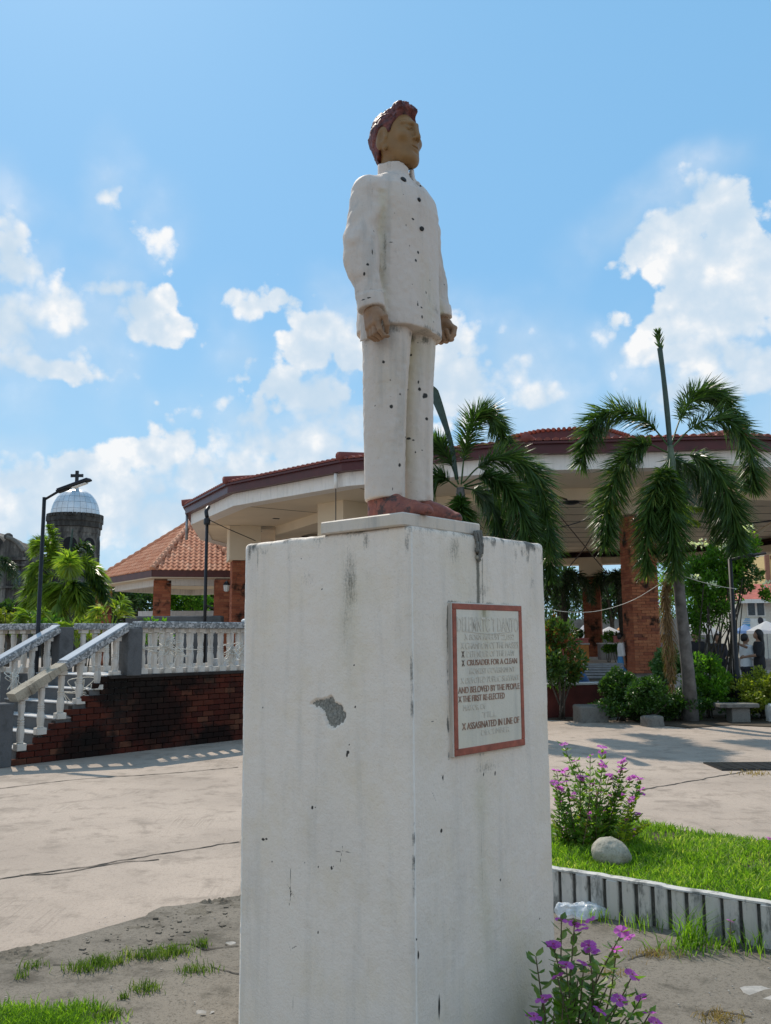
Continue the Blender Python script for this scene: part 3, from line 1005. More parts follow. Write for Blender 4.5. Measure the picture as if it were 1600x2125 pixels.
def build_ground():
    mb = MB()
    mb.add([(-900, -300, 0), (900, -300, 0), (900, 1500, 0), (-900, 1500, 0)], [(0, 1, 2, 3)])
    struct(mb.build('ground', MAT['ground']))
    mb = MB()
    mb.add([(-40, -12, .004), (40, -12, .004), (40, 44, .004), (-40, 44, .004)], [(0, 1, 2, 3)])
    struct(mb.build('road', MAT['road']))
    # older, darker slab round the pedestal, with a broken edge
    rng = np.random.RandomState(3)
    edge = [gnd(-420, 2120)[:2], gnd(0, 1986)[:2], gnd(120, 1962)[:2], gnd(205, 1938)[:2], gnd(300, 1912)[:2], gnd(330, 1893)[:2],
            gnd(392, 1885)[:2], gnd(470, 1872)[:2], gnd(620, 1850)[:2], gnd(900, 1850)[:2], gnd(1185, 1872)[:2]]
    pts = []
    for a, b in zip(edge[:-1], edge[1:]):
        n = max(2, int(np.linalg.norm(b - a) / 0.035))
        for i in range(n):
            t = i / n
            q = a + (b - a) * t
            w = vnoise(np.array([q[0], q[1], 0]), 9, 5) * .022 + vnoise(np.array([q[0], q[1], 3]), 28, 6) * .012
            pts.append(q + np.array([w * .7, w]))
    pts.append(edge[-1])
    poly = [tuple(p) for p in pts] + [(6, 4.6), (9, -6), (-9, -6)]
    poly = poly[::-1]
    mb = MB()
    n = len(poly)
    V = [(p[0], p[1], 0.0) for p in poly] + [(p[0], p[1], 0.026 + 0.002 * float(vnoise(np.array([p[0], p[1], 7]), 6, 2))) for p in poly]
    mb.add(V, [tuple(range(n, 2 * n))] + [(i, (i + 1) % n, n + (i + 1) % n, n + i) for i in range(n)])
    struct(mb.build('concrete_apron', MAT['apron']))

    # joints and cracks: thin recessed-looking ribbons of dirt lying in the slab joints
    def crack(name, px, w, z, seed, mat='crack'):
        C = spline([gnd(x, y, z) for x, y in px], 90)
        C[:, 2] = z
        rr = np.random.RandomState(seed)
        T = unit(np.gradient(C, axis=0))
        Sd = np.stack([-T[:, 1], T[:, 0], np.zeros(len(T))], 1)
        off = fbm(C, 7, seed)[:, None] * .03
        wid = (w * (0.55 + 0.8 * np.abs(vnoise(C, 11, seed + 4))))[:, None]
        A, B = C + Sd * (off + wid), C + Sd * (off - wid)
        V = np.concatenate([A, B])
        m = len(C)
        F = np.array([(i, i + 1, m + i + 1, m + i) for i in range(m - 1)])
        o = link(name, mesh_np(name, V, F), MAT[mat])
        struct(o)
    crack('road_joint', [(-60, 1834), (100, 1808), (190, 1796), (330, 1772), (495, 1746)], .010, .008, 1)
    crack('road_joint', [(40, 1816), (120, 1812), (250, 1790), (330, 1783)], .010, .008, 12)
    crack('road_joint', [(-30, 1640), (100, 1624), (200, 1614), (330, 1606), (495, 1592)], .012, .008, 2)
    crack('road_joint', [(1320, 1640), (1400, 1627), (1480, 1612), (1545, 1601), (1640, 1578)], .013, .008, 3)
    crack('apron_crack', [(290, 1972), (385, 1958), (425, 1971), (495, 1962)], .006, .0292, 4)
    crack('apron_crack', [(1305, 1992), (1350, 1975), (1415, 1966), (1430, 1960)], .006, .0292, 5)
    crack('apron_crack', [(1560, 2110), (1510, 2100), (1475, 2098), (1465, 2108)], .006, .0292, 6)
    crack('apron_crack', [(110, 2002), (180, 1998), (215, 1996)], .005, .0292, 7)
    crack('apron_crack', [(440, 2004), (470, 2016), (500, 2022)], .005, .0292, 8)
    # pale patches and stones pressed in the slab
    for px, py, r, z in ((1588, 2060, .075, .0295), (478, 1957, .022, .0295), (425, 2100, .028, .0295)):
        c = gnd(px, py, z)
        a = np.linspace(0, 2 * math.pi, 18, endpoint=False)
        rr = r * (1 + .35 * vnoise(np.stack([np.cos(a), np.sin(a), a * 0 + px], 1), 1.4, 3))
        mb = MB()
        mb.add([(c[0] + math.cos(t) * q * 1.25, c[1] + math.sin(t) * q, z - .006 * (q < r)) for t, q in zip(a, rr)], [tuple(range(18))])
        struct(mb.build('mortar_patch', MAT['patch']))
    # drain grate in the road
    t = thing('drain_grate', 'dark iron drain grate set in the pale concrete road', 'drain', gnd(1565, 1592))
    c = gnd(1565, 1592)
    mb = MB()
    mb.box((c[0], c[1], .012), (1.0, .62, .016))
    mb.build('frame', MAT['metal_dark'], t)
    for i in range(7):
        mb = MB()
        mb.box((c[0] - .39 + i * .13, c[1], .022), (.07, .54, .006))
        mb.build('bar', MAT['metal_dark'], t)


# ------------------------------------------------------------------ pedestal
AL = R(48.5)
EL = np.array([-math.sin(AL), math.cos(AL), 0])          # left face runs this way from the near corner
ER = np.array([math.cos(AL), math.sin(AL), 0])           # right face runs this way
PZ = 1.933
PC = gnd(848, 1089, PZ)
PC[2] = 0


def along(C, e, px, py):
    """distance from C along e until the point shows at px"""
    r = ray(px, py)
    A = np.array([[e[0], -r[0]], [e[1], -r[1]]])
    return float(np.linalg.solve(A, -C[:2])[0])


LW = along(PC, EL, 507, 1125)
RW = along(PC, ER, 1128, 1120)


def face_pt(px, py, e):
    """(u, z) on the pedestal face through the near corner in direction e"""
    n = np.array([e[1], -e[0], 0])
    d = ray(px, py)
    t = ((PC - EYE) @ n) / (d @ n)
    p = EYE + d * t
    return float((p - PC) @ e), float(p[2])


def seg_dist(U, Z, pts):
    D = np.full(U.shape, 9.0)
    for (a, b) in zip(pts[:-1], pts[1:]):
        a, b = np.array(a), np.array(b)
        ab = b - a
        t = np.clip(((U - a[0]) * ab[0] + (Z - a[1]) * ab[1]) / (ab @ ab + 1e-12), 0, 1)
        D = np.minimum(D, np.hypot(U - a[0] - t * ab[0], Z - a[1] - t * ab[1]))
    return D


def in_poly(U, Z, poly):
    c = np.zeros(U.shape, bool)
    n = len(poly)
    for i in range(n):
        x1, y1 = poly[i]
        x2, y2 = poly[(i + 1) % n]
        m = ((y1 > Z) != (y2 > Z)) & (U < (x2 - x1) * (Z - y1) / (y2 - y1 + 1e-12) + x1)
        c ^= m
    return c


def build_pedestal():
    t = thing('pedestal', 'tall square white painted concrete pedestal with grimy top edge carrying the statue', 'pedestal', PC)
    r = 0.016
    st = 0.0048
    # perimeter, starting on the left face at its far end, coming to the near corner, then along the right face
    path, fid, uu = [], [], []
    for u in np.arange(LW - r, r, -st):
        path.append(PC + EL * u)
        fid.append(0)
        uu.append(u)
    for k in range(6):
        a = k / 5 * math.pi / 2
        path.append(PC + EL * (r - r * math.sin(a)) + ER * (r - r * math.cos(a)))
        fid.append(0 if k < 3 else 1)
        uu.append(0.0)
    for u in np.arange(r, RW - r, st):
        path.append(PC + ER * u)
        fid.append(1)
        uu.append(u)
    P2 = PC + ER * RW
    for k in range(5):
        a = k / 4 * math.pi / 2
        path.append(P2 - ER * (r - r * math.sin(a)) + EL * (r - r * math.cos(a)))
        fid.append(1 if k < 3 else 2)
        uu.append(RW)
    for u in np.linspace(r * 2, LW - r, 12):
        path.append(P2 + EL * u)
        fid.append(2)
        uu.append(0)
    P3 = PC + EL * LW + ER * RW
    for u in np.linspace(r, RW - r, 12):
        path.append(P3 - ER * u)
        fid.append(2)
        uu.append(0)
    P4 = PC + EL * LW
    for k in range(5):
        a = k / 4 * math.pi / 2
        path.append(P4 + ER * (r - r * math.sin(a)) + EL * (-r + r * math.cos(a)))
        fid.append(2 if k < 3 else 0)
        uu.append(LW)
    path, fid, uu = np.array(path), np.array(fid), np.array(uu)
    m = len(path)
    cen = PC + EL * LW / 2 + ER * RW / 2
    zs = np.concatenate([np.linspace(0, .45, 6), np.arange(.455, PZ - .02, st)])
    rows, zr, ins = [], [], []
    for z in zs:
        rows.append(path + np.array([0, 0, z]))
        zr.append(np.full(m, z))
    for k in range(1, 6):
        a = k / 5 * math.pi / 2
        s = 1 - (0.018 * (1 - math.cos(a))) / 0.4
        rows.append(cen + (path - cen) * np.array([s, s, 0]) + np.array([0, 0, PZ - .02 + .02 * math.sin(a)]))
        zr.append(np.full(m, PZ - .02 + .02 * math.sin(a)))
    for s in (.88, .7, .4, .1):
        rows.append(cen + (path - cen) * np.array([s, s, 0]) + np.array([0, 0, PZ + .002]))
        zr.append(np.full(m, PZ))
    V = np.array(rows)
    n = len(rows)
    FID = np.tile(fid, (n, 1))
    U = np.tile(uu, (n, 1))
    Z = np.array(zr)
    side = np.arange(n) < len(zs)
    # relief: trowelled unevenness, broken upper arris
    out = unit((path - cen) * np.array([1, 1, 0]))
    nrm = np.zeros((m, 3))
    nrm[fid == 0] = -ER
    nrm[fid == 1] = -EL
    nrm[fid == 2] = out[fid == 2]
    dz = PZ - Z
    rel = 0.0022 * fbm(V, 9, 1) + 0.0008 * fbm(V, 60, 2, 2)
    rel -= 0.005 * np.clip(fbm(V, 22, 7, 2) - .1, 0, 1) * np.exp(-dz / .02)
    V += nrm[None] * (rel * (Z > .3))[..., None]
    V[..., 2] += np.where(Z > PZ - .03, 0.004 * fbm(V, 14, 3, 2), 0)
    # chipped plaster on the left face
    chip_px = [(641, 1463), (655, 1452), (671, 1447), (688, 1443), (694, 1452), (705, 1463), (718, 1478), (716, 1490), (708, 1502), (692, 1512),
               (680, 1507), (676, 1492), (671, 1478), (662, 1470), (652, 1466)]
    chip = [face_pt(x, y, EL) for x, y in chip_px]
    Uj = U + .006 * vnoise(V, 70, 8)
    Zj = Z + .006 * vnoise(V, 70, 9)
    cm = in_poly(Uj, Zj, chip) & (FID == 0) & side[:, None]
    V += nrm[None] * (np.where(cm, -.007 + .003 * vnoise(V, 90, 4), 0))[..., None]
    # ---- grime (R), yellowing (G), hard black marks (B)
    A = np.zeros((n, m))
    G = np.zeros((n, m))
    B = np.zeros((n, m))
    for f, e in ((0, EL), (1, ER)):
        k = FID == f
        one = np.stack([U + .012 * vnoise(V, 11, 71) + .004 * vnoise(V, 40, 72), Z * .5 + f * 7, U * 0], -1)
        drip = np.clip(fbm(one, 26, 11 + f, 3) * 1.3 + .28, 0, 1)
        ln = .05 + .22 * np.clip(fbm(one, 17, 17 + f, 2) + .25, 0, 1)
        a = drip * np.exp(-(dz / ln) ** 1.1) * .95 * np.clip(.75 + .9 * fbm(V, 17, 73, 2), 0, 1.2)
        a = np.maximum(a, .30 * np.clip(fbm(np.stack([U * 1.0, Z * .35, U * 0 + f], -1), 12, 61 + f, 3) + .12, 0, 1) * np.clip(1.1 - dz / .55, 0, 1))
        a = np.maximum(a, .75 * np.exp(-dz / .032) * np.clip(fbm(one, 12, 31 + f, 2) + .55, 0, 1))
        blob = lambda px, py, su, sz, s: s * np.exp(-((U - face_pt(px, py, e)[0]) / su) ** 2 - ((Z - face_pt(px, py, e)[1]) / sz) ** 2)
        if f == 0:
            a = np.maximum(a, blob(727, 1210, .045, .16, .62))
            a = np.maximum(a, blob(718, 1290, .03, .22, .42))
            a = np.maximum(a, blob(640, 1200, .06, .05, .38))
            a = np.maximum(a, blob(600, 1170, .02, .08, .35))
            a = np.maximum(a, blob(518, 1140, .014, .07, .75))
            a = np.maximum(a, blob(535, 1150, .008, .09, .6))
            a = np.maximum(a, blob(848, 1125, .02, .05, .55))
            a = np.maximum(a, blob(760, 1120, .02, .05, .6))
            a = np.maximum(a, blob(735, 1530, .004, .25, .28))
            G = np.maximum(G, np.where(k, blob(727, 1300, .10, .35, .35), 0))
        else:
            a = np.maximum(a, blob(943, 1140, .05, .07, .55))
            a = np.maximum(a, blob(1000, 1225, .07, .04, .5))
            a = np.maximum(a, blob(1070, 1150, .02, .05, .5))
            a = np.maximum(a, blob(1112, 1150, .006, .10, .5))
            a = np.maximum(a, blob(1010, 1592, .10, .035, .5))
            # drip of grime below the statue foot, above the plaque
            D = seg_dist(U, Z, [face_pt(991, 1100, e), face_pt(993, 1252, e)])
            a = np.maximum(a, 1.0 * np.exp(-(D / .013) ** 2))
            D = seg_dist(U, Z, [face_pt(1001, 1160, e), face_pt(1002, 1252, e)])
            a = np.maximum(a, .8 * np.exp(-(D / .005) ** 2))
            # edge of the plaque
            D = seg_dist(U, Z, [face_pt(929, 1256, e), face_pt(929, 1480, e), face_pt(932, 1575, e)])
            a = np.maximum(a, .95 * np.exp(-(D / .008) ** 2) * np.clip(.7 + fbm(V, 20, 5), 0, 1))
            D = seg_dist(U, Z, [face_pt(929, 1249, e), face_pt(1072, 1255, e)])
            a = np.maximum(a, .8 * np.exp(-(D / .008) ** 2) * np.clip(.45 + fbm(V, 16, 6), 0, 1))
            D = seg_dist(U, Z, [face_pt(932, 1574, e), face_pt(1082, 1551, e)])
            a = np.maximum(a, .6 * np.exp(-(D / .015) ** 2) * np.clip(.55 + fbm(V, 16, 9), 0, 1))
            # long rain streak under the plaque
            D = seg_dist(U, Z, [face_pt(998, 1640, e), face_pt(1002, 1800, e), face_pt(1010, 1990, e)])
            stx = np.clip(fbm(np.stack([U * 6, U * 0, U * 0], -1), 30, 41, 2) + .55, 0, 1)
            prof = np.interp(Z, [face_pt(1010, 2000, e)[1], face_pt(1007, 1950, e)[1], face_pt(1000, 1760, e)[1], face_pt(995, 1600, e)[1]], [0, .75, .62, .1])
            a = np.maximum(a, prof * np.exp(-(D / .016) ** 2) * stx)
            G = np.maximum(G, np.where(k, np.exp(-(D / .05) ** 2) * .45 + blob(960, 1200, .12, .2, .4), 0))
            D = seg_dist(U, Z, [face_pt(955, 1330, e), face_pt(948, 1420, e), face_pt(943, 1540, e)])
            # corner crack
            zt, zb = face_pt(857, 1330, e)[1], face_pt(862, 1990, e)[1]
            D = np.abs(U - .006 - .004 * vnoise(np.stack([Z, Z * 0, Z * 0], -1), 9, 3))
            a = np.maximum(a, 1.0 * np.exp(-(D / .0065) ** 2) * ((Z < zt) & (Z > zb)) * np.clip(.75 + 1.2 * fbm(np.stack([Z * 2, Z * 0, Z * 0], -1), 8, 4), 0, 1))
        A = np.where(k & side[:, None] | (k & (dz < .02)), np.maximum(A, a), A)
        # black marks, px radius
        spots = {0: [(722, 1561, 3.4, 3.4), (720, 1567, 1.6, 5), (725, 1545, 1.4, 1.4), (648, 1676, 2.4, 4), (654, 1675, 1.3, 2), (546, 1742, 4, 3), (553, 1741, 3, 2.4),
                     (688, 1801, 2, 4), (565, 1788, 1.4, 2.5), (632, 1791, 1.4, 2), (660, 1799, 1.4, 2.4), (660, 1935, 1.5, 3), (625, 1160, 1.6, 1.6), (668, 1223, 1.8, 1.8),
                     (735, 1380, 1.8, 2), (737, 1467, 1.8, 2.6), (545, 1468, 1.6, 2.2), (632, 1210, 1.4, 1.4), (520, 1571, 1.6, 1.4)],
                 1: [(916, 1724, 2.6, 4.2), (911, 2084, 3.0, 8), (864, 1950, 2.0, 2.6), (868, 1982, 1.8, 8), (1003, 1607, 1.5, 4), (1027, 1605, 1.8, 5), (1038, 1826, 1.5, 3),
                     (1029, 2043, 3, 3), (1120, 1906, 1.5, 2), (920, 1614, 1.2, 6)]}
        for (sx, sy, rx, ry) in spots[f]:
            u0, z0 = face_pt(sx, sy, e)
            sc = 1 / 540.
            w = np.exp(-(((U - u0) / (rx * sc * 1.35)) ** 2 + ((Z - z0) / (ry * sc)) ** 2))
            B = np.where(k & side[:, None], np.maximum(B, w * 1.1), B)
        lines = {0: [[(596, 1835), (611, 1862)], [(602, 1782), (602, 1860)], [(604, 1855), (600, 1880)], [(596, 1955), (604, 1969), (616, 1964)], [(604, 1969), (601, 2000)],
                     [(608, 2008), (603, 2050), (611, 2075), (604, 2100), (603, 2125)], [(598, 2107), (588, 2111)], [(697, 1767), (712, 1766)], [(711, 1755), (706, 1790)],
                     [(715, 1768), (731, 1769)], [(694, 1793), (690, 1803)], [(670, 1398), (682, 1390), (700, 1385), (715, 1350)], [(672, 1384), (690, 1403)], [(716, 1345), (716, 1400)]],
                 1: [[(915, 1608), (922, 1624)], [(870, 1190), (890, 1190), (930, 1194)], [(893, 1500), (905, 1494)], [(866, 1960), (868, 1985)], [(895, 1640), (904, 1660)]]}
        for ln in lines[f]:
            q = [face_pt(x, y, e) for x, y in ln]
            if f == 1 and ln[0][1] < 1200 or f == 0 and ln[0][1] < 1420:
                w = .5
            else:
                w = .9
            D = seg_dist(U + .002 * vnoise(V, 60, 3), Z + .002 * vnoise(V, 60, 5), q)
            B = np.where(k & side[:, None], np.maximum(B, w * .72 * np.exp(-(D / .0024) ** 2)), B)
    G = np.clip(G * (0.6 + .8 * fbm(V, 7, 51)), 0, 1)
    idx = np.arange(n * m).reshape(n, m)
    a = idx[:-1]
    b = idx[1:]
    F = np.stack([a, np.roll(a, -1, 1), np.roll(b, -1, 1), b], -1).reshape(-1, 4)
    me = mesh_np('body', V.reshape(-1, 3) - worigin(t), [F, idx[-1][None, :]], True)
    me.materials.append(MAT['pedestal'])
    me.materials.append(MAT['chip'])
    fm = (cm[:-1] & np.roll(cm[:-1], -1, 1) & cm[1:]).reshape(-1)
    me.polygons.foreach_set('material_index', np.concatenate([fm.astype(np.int32), [0]]))
    ca = me.color_attributes.new('dirt', 'FLOAT_COLOR', 'POINT')
    ca.data.foreach_set('color', np.stack([A, G, B, A * 0 + 1], -1).astype(np.float32).ravel())
    link('body', me, None, t)

    # cement dribble hanging over the edge of the right face
    q = lambda px, py, o=.006: PC + ER * face_pt(px, py, ER)[0] - EL * o + np.array([0, 0, face_pt(px, py, ER)[1]])
    mb = MB()
    for k, (x0, x1, y1, rr) in enumerate(((984, 986, 1146, .006), (990, 991, 1162, .0055), (997, 993, 1158, .005), (988, 996, 1150, .006), (993, 989, 1165, .005))):
        C = spline([q(x0, 1101, .002), q((x0 + x1) / 2 + 2, 1125), q(x1, y1 - 18, .012), q(x1, y1, .008)], 14)
        mb.tube(C, rr * (1 + .35 * vnoise(C, 60, k)), 7)
    mb.build('cement_drip', MAT['dark_stone'], t, True)
    mb = MB()
    for (x, y, s) in ((991, 1143, .011), (995, 1152, .009), (989, 1157, .009), (993, 1162, .007)):
        mb.lathe(q(x, y, .005), [(s * math.sin(a), -s * math.cos(a)) for a in np.linspace(.05, math.pi - .05, 6)], 8)
    mb.build('cement_lump', MAT['stone'], t, True)
    build_plaque(t)


def build_plaque(t):
    """marble-look plaque with a red border and raised, half worn lettering"""
    pu = lambda px, py: face_pt(px, py, ER)
    tl, tr, br, bl = pu(931, 1252), pu(1073, 1258), pu(1082, 1546), pu(935, 1569)
    u0, u1 = (tl[0] + bl[0]) / 2, (tr[0] + br[0]) / 2
    z1, z0 = (tl[1] + tr[1]) / 2, (br[1] + bl[1]) / 2
    p = thing('plaque', None, None, (0, 0, 0))
    p.name = 'plaque'
    p.parent = t
    p.location = tuple(PC * 0)
    W3 = lambda u, z, o: PC + ER * u - EL * o + np.array([0, 0, z])
    rz = math.atan2(ER[1], ER[0])
    bw = .021
    mb = MB()
    mb.box(W3((u0 + u1) / 2, (z0 + z1) / 2, .006), (u1 - u0 + .008, .020, z1 - z0 + .008), rz, .003)
    mb.build('backing', MAT['slab'], p)
    for (ua, ub, za, zb) in ((u0, u1, z1 - bw, z1), (u0, u1, z0, z0 + bw * 1.15), (u0, u0 + bw, z0 + bw * 1.15, z1 - bw), (u1 - bw, u1, z0 + bw * 1.15, z1 - bw)):
        mb = MB()
        mb.box(W3((ua + ub) / 2, (za + zb) / 2, .014), (ub - ua, .012, zb - za), rz, .002)
        mb.build('border', MAT['red_trim'], p)
    ua, ub, za, zb = u0 + bw, u1 - bw, z0 + bw * 1.15, z1 - bw
    nu, nz = 70, 120
    UU, ZZ = np.meshgrid(np.linspace(ua, ub, nu), np.linspace(za, zb, nz))
    Vp = PC + UU[..., None] * ER - EL * .0175 + ZZ[..., None] * np.array([0, 0, 1.])
    idx = np.arange(nu * nz).reshape(nz, nu)
    F = np.stack([idx[:-1, :-1], idx[:-1, 1:], idx[1:, 1:], idx[1:, :-1]], -1).reshape(-1, 4)
    me = mesh_np('inscription_panel', Vp.reshape(-1, 3) - worigin(p), F)
    D = np.abs(UU - pu(997, 1300)[0])
    A = .8 * np.exp(-(D / .02) ** 2) * np.clip((ZZ - zb + .10) / .10, 0, 1)
    A = np.maximum(A, .5 * np.exp(-(np.minimum(UU - ua, ub - UU) / .006) ** 2))
    G = .7 * np.exp(-(D / .035) ** 2) * np.clip((ZZ - zb + .22) / .22, 0, 1) + .25 * np.clip((za + .4 - ZZ) / .5, 0, 1)
    ca = me.color_attributes.new('dirt', 'FLOAT_COLOR', 'POINT')
    ca.data.foreach_set('color', np.stack([A, G, A * 0, A * 0 + 1], -1).astype(np.float32).ravel())
    link('inscription_panel', me, MAT['panel'], p)
    # lettering
    rows = [('DELEMNTC T DANTO', 1285, 1316, .00, 1.0, 'letter_pale', 1),
            ('X BORN AUGUST 22,1932', 1321, 1335, .11, .92, 'letter_pale', 0), ('X CHAMPION OF THE MASSES', 1338, 1352, .05, .99, 'letter_pale', 0),
            ('X', 1356, 1369, .06, .10, 'letter_dark', 0), ('DEFENDER OF THE LAW', 1356, 1369, .14, .92, 'letter_pale', 0),
            ('X', 1374, 1387, .06, .10, 'letter_dark', 0), ('CRUSADER FOR A CLEAN', 1374, 1386, .14, .96, 'letter_red', 0), ('HONEST GOVERNMENT', 1392, 1404, .18, .92, 'letter_pale', 0),
            ('X DEVOTED PUBLIC SERVANT', 1410, 1423, .04, .99, 'letter_pale', 0), ('AND BELOVED BY THE PEOPLE', 1429, 1442, .00, .99, 'letter_red', 0),
            ('X THE FIRST RE-ELECTED', 1447, 1460, .00, .73, 'letter_red', 0), ('MAYOR OF HAGONOY', 1466, 1478, .07, .95, 'letter_pale', 0),
            ('1972 TILL 1986', 1484, 1496, .07, .70, 'letter_pale', 0), ('X ASSASINATED IN LINE OF', 1502, 1516, .05, .97, 'letter_red', 0),
            ('DUTY DECEMBER 1987', 1520, 1532, .07, .92, 'letter_pale', 0)]
    rows[11] = ('MAYOR OF', 1466, 1478, .07, .42, 'letter_pale', 0)
    rows[12] = ('TILL', 1484, 1496, .36, .60, 'letter_pale', 0)
    rows[14] = ('DECEMBER', 1520, 1532, .34, .80, 'letter_pale', 0)
    dg = bpy.context.evaluated_depsgraph_get
    y_top, y_bot = 1270., 1552.
    for (txt, ya, yb, fa, fb, mk, bold) in rows:
        cu = bpy.data.curves.new('lettering', 'FONT')
        cu.body = txt
        cu.extrude = 0.004
        cu.offset = 0.006 if bold else 0.0
        o = bpy.data.objects.new('lettering_src', cu)
        COL.objects.link(o)
        me = bpy.data.meshes.new_from_object(o.evaluated_get(dg()))
        bpy.data.objects.remove(o)
        co = np.zeros(len(me.vertices) * 3, np.float32)
        me.vertices.foreach_get('co', co)
        co = co.reshape(-1, 3)
        lo, hi = co.min(0), co.max(0)
        k = (co[:, :2] - lo[:2]) / (hi[:2] - lo[:2])
        L = lambda y: zb - (y - y_top) / (y_bot - y_top) * (zb - za)
        u = ua + .004 + (ub - ua - .008) * (fa + (fb - fa) * k[:, 0])
        z = L(yb) + (L(ya) - L(yb)) * k[:, 1]
        o3 = .0175 + (co[:, 2] - lo[2]) / (hi[2] - lo[2] + 1e-9) * (.0022 if mk != 'letter_pale' else .0016)
        W = PC + u[:, None] * ER - EL * o3[:, None] + z[:, None] * np.array([0, 0, 1.]) - worigin(p)
        me.vertices.foreach_set('co', W.astype(np.float32).ravel())
        me.materials.clear()
        me.update()
        link('lettering', me, MAT[mk], p)
    mb = MB()
    C = spline([W3(ua + (ub - ua) * .15, za + (zb - za) * .838, .018), W3(ua + (ub - ua) * .5, za + (zb - za) * .822, .018), W3(ua + (ub - ua) * .86, za + (zb - za) * .836, .018)], 16)
    mb.tube(C, .0016, 5)
    mb.build('underline', MAT['letter_pale'], p)


# ------------------------------------------------------------------ statue
def build_statue():
    zt = PZ + .046
    C = gnd(836, 1061, zt)
    la = along(C, EL, 664, 1075)
    ra = along(C, ER, 997, 1082)
    mid = C + EL * la / 2 + ER * ra / 2
    S0 = np.array([mid[0], mid[1], zt])
    S0[:2] += ER[:2] * STATUE_SHIFT[0] - EL[:2] * STATUE_SHIFT[1]
    root = thing('statue', 'painted statue of a standing man in white jacket and trousers with brick red shoes', 'statue', S0)
    RM = np.stack([-ER, -EL, np.array([0, 0, 1.0])], 1)

    def place(name, vf, mat, parent=None, Rm=None, off=(0, 0, 0), spots=None, yellow=None):
        V, F = vf
        if Rm is not None:
            V = V @ np.array(Rm).T
        V = ((V + np.array(off)) * np.array(STATUE_SCALE)) @ RM.T + S0
        me = mesh_np(name, V - worigin(parent or root), F, True)
        ca = me.color_attributes.new('dirt', 'FLOAT_COLOR', 'POINT')
        Cc = np.zeros((len(V), 4), np.float32)
        Cc[:, 3] = 1
        if spots:
            bv = BVHTree.FromPolygons([Vector(v) for v in V], F.tolist())
            for (px, py, rx, ry) in spots:
                d = ray(px, py)
                hit = bv.ray_cast(Vector(EYE), Vector(d).normalized())[0]
                if hit is None:
                    continue
                q = V - np.array(hit)
                wob = 1 + .9 * fbm(V + px, 55, 3, 2)
                h = np.hypot(q[:, 0], q[:, 1]) / (rx / 500 * 1.0)
                w = np.exp(-((h ** 2) + (q[:, 2] / (ry / 560)) ** 2) * wob)
                w *= .75 + .5 * vnoise(V, 90, 3)
                tail = np.exp(-(h * 1.2) ** 2) * (q[:, 2] < 0) * np.exp(q[:, 2] / .05) * .35
                Cc[:, 0] = np.maximum(Cc[:, 0], tail)
                Cc[:, 2] = np.maximum(Cc[:, 2], w * 1.25)
        if yellow is not None:
            Vl = ((V - S0) @ RM) / np.array(STATUE_SCALE)
            ya, yg = yellow(Vl)
            Cc[:, 0], Cc[:, 1] = np.maximum(Cc[:, 0], ya), yg
        ca.data.foreach_set('color', Cc.ravel())
        return link(name, me, mat, parent or root)

    # base slab
    mb = MB()
    n1, n2 = 24, 24
    mb.box((mid[0], mid[1], zt - .0245), (ra, la, .047), math.atan2(ER[1], ER[0]), .005)
    mb.build('base_slab', MAT['slab'], root)

    # --- trousers
    s = SDF((-.24, -.17, .06), (.24, .18, .90), .0055)
    for sx in (1, -1):
        zs = [.075, .3, .55, .75, .90]
        s.add(s.loft(zs, [.079, .083, .090, .096, .10], [.082, .084, .092, .105, .118], cx=sx * np.array([.092, .090, .087, .086, .085]), cy=[-.012, -.012, -.008, 0, 0] if sx > 0 else [-.004, -.006, -.004, 0, 0], p=2.25), .008)
        # pressed crease down the front
        s.add(s.cone((sx * .09, .068 if sx > 0 else .074, .11), (sx * .083, .098, .86), .008, .008), .02)
    nz = fbm(s.P * np.array([1, 1, .45]), 11, 3)
    s.d -= .0045 * nz + .0016 * vnoise(s.P, 60, 2)
    s.d = np.maximum(s.d, .083 + .006 * s.P[..., 1] / .1 - s.P[..., 2])
    sp = [(812, 843, 4, 5), (795, 751, 3.4, 4), (829, 966, 3, 5), (882, 821, 6.5, 8), (868, 793, 2.4, 5), (871, 808, 3, 4), (853, 737, 2.6, 3), (886, 869, 4, 4.5), (823, 822, 5, 2.5), (812, 824, 6, 1.2),
          (830, 818, 2, 3), (850, 910, 9, 2.2), (857, 913, 4, 2), (842, 908, 5, 2), (862, 938, 2, 3), (867, 946, 4, 1.5), (876, 934, 4, 1.5), (853, 1000, 1.6, 2), (830, 801, 1.5, 1.5), (810, 789, 1.5, 1.5),
          (778, 842, 1.3, 1.3), (846, 809, 1.4, 1.6), (818, 1009, 5, 1.2), (815, 1015, 1.2, 4), (760, 718, 1.4, 1.4), (875, 690, 5, 1.6), (890, 694, 6, 2.5), (868, 712, 4, 1.5), (884, 709, 1.6, 1.6)]

    def ytr(V):
        g = np.clip((V[:, 2] - .55) / .3, 0, 1) * (V[:, 0] < .02) * .8 + np.exp(-((V[:, 0] - .0) / .03) ** 2) * .75 * (V[:, 2] < .75)
        g *= .6 + .7 * fbm(V, 12, 5)
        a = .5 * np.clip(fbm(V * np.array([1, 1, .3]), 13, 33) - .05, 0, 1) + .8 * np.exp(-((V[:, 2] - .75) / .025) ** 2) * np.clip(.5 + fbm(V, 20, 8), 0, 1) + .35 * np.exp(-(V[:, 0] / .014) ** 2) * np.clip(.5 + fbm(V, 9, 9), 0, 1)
        return np.clip(a, 0, 1), np.clip(g, 0, 1)
    place('trousers', s.mesh(), MAT['trouser'], spots=sp, yellow=ytr)

    # --- jacket with sleeves
    s = SDF((-.36, -.21, .70), (.36, .22, 1.60), .0055)
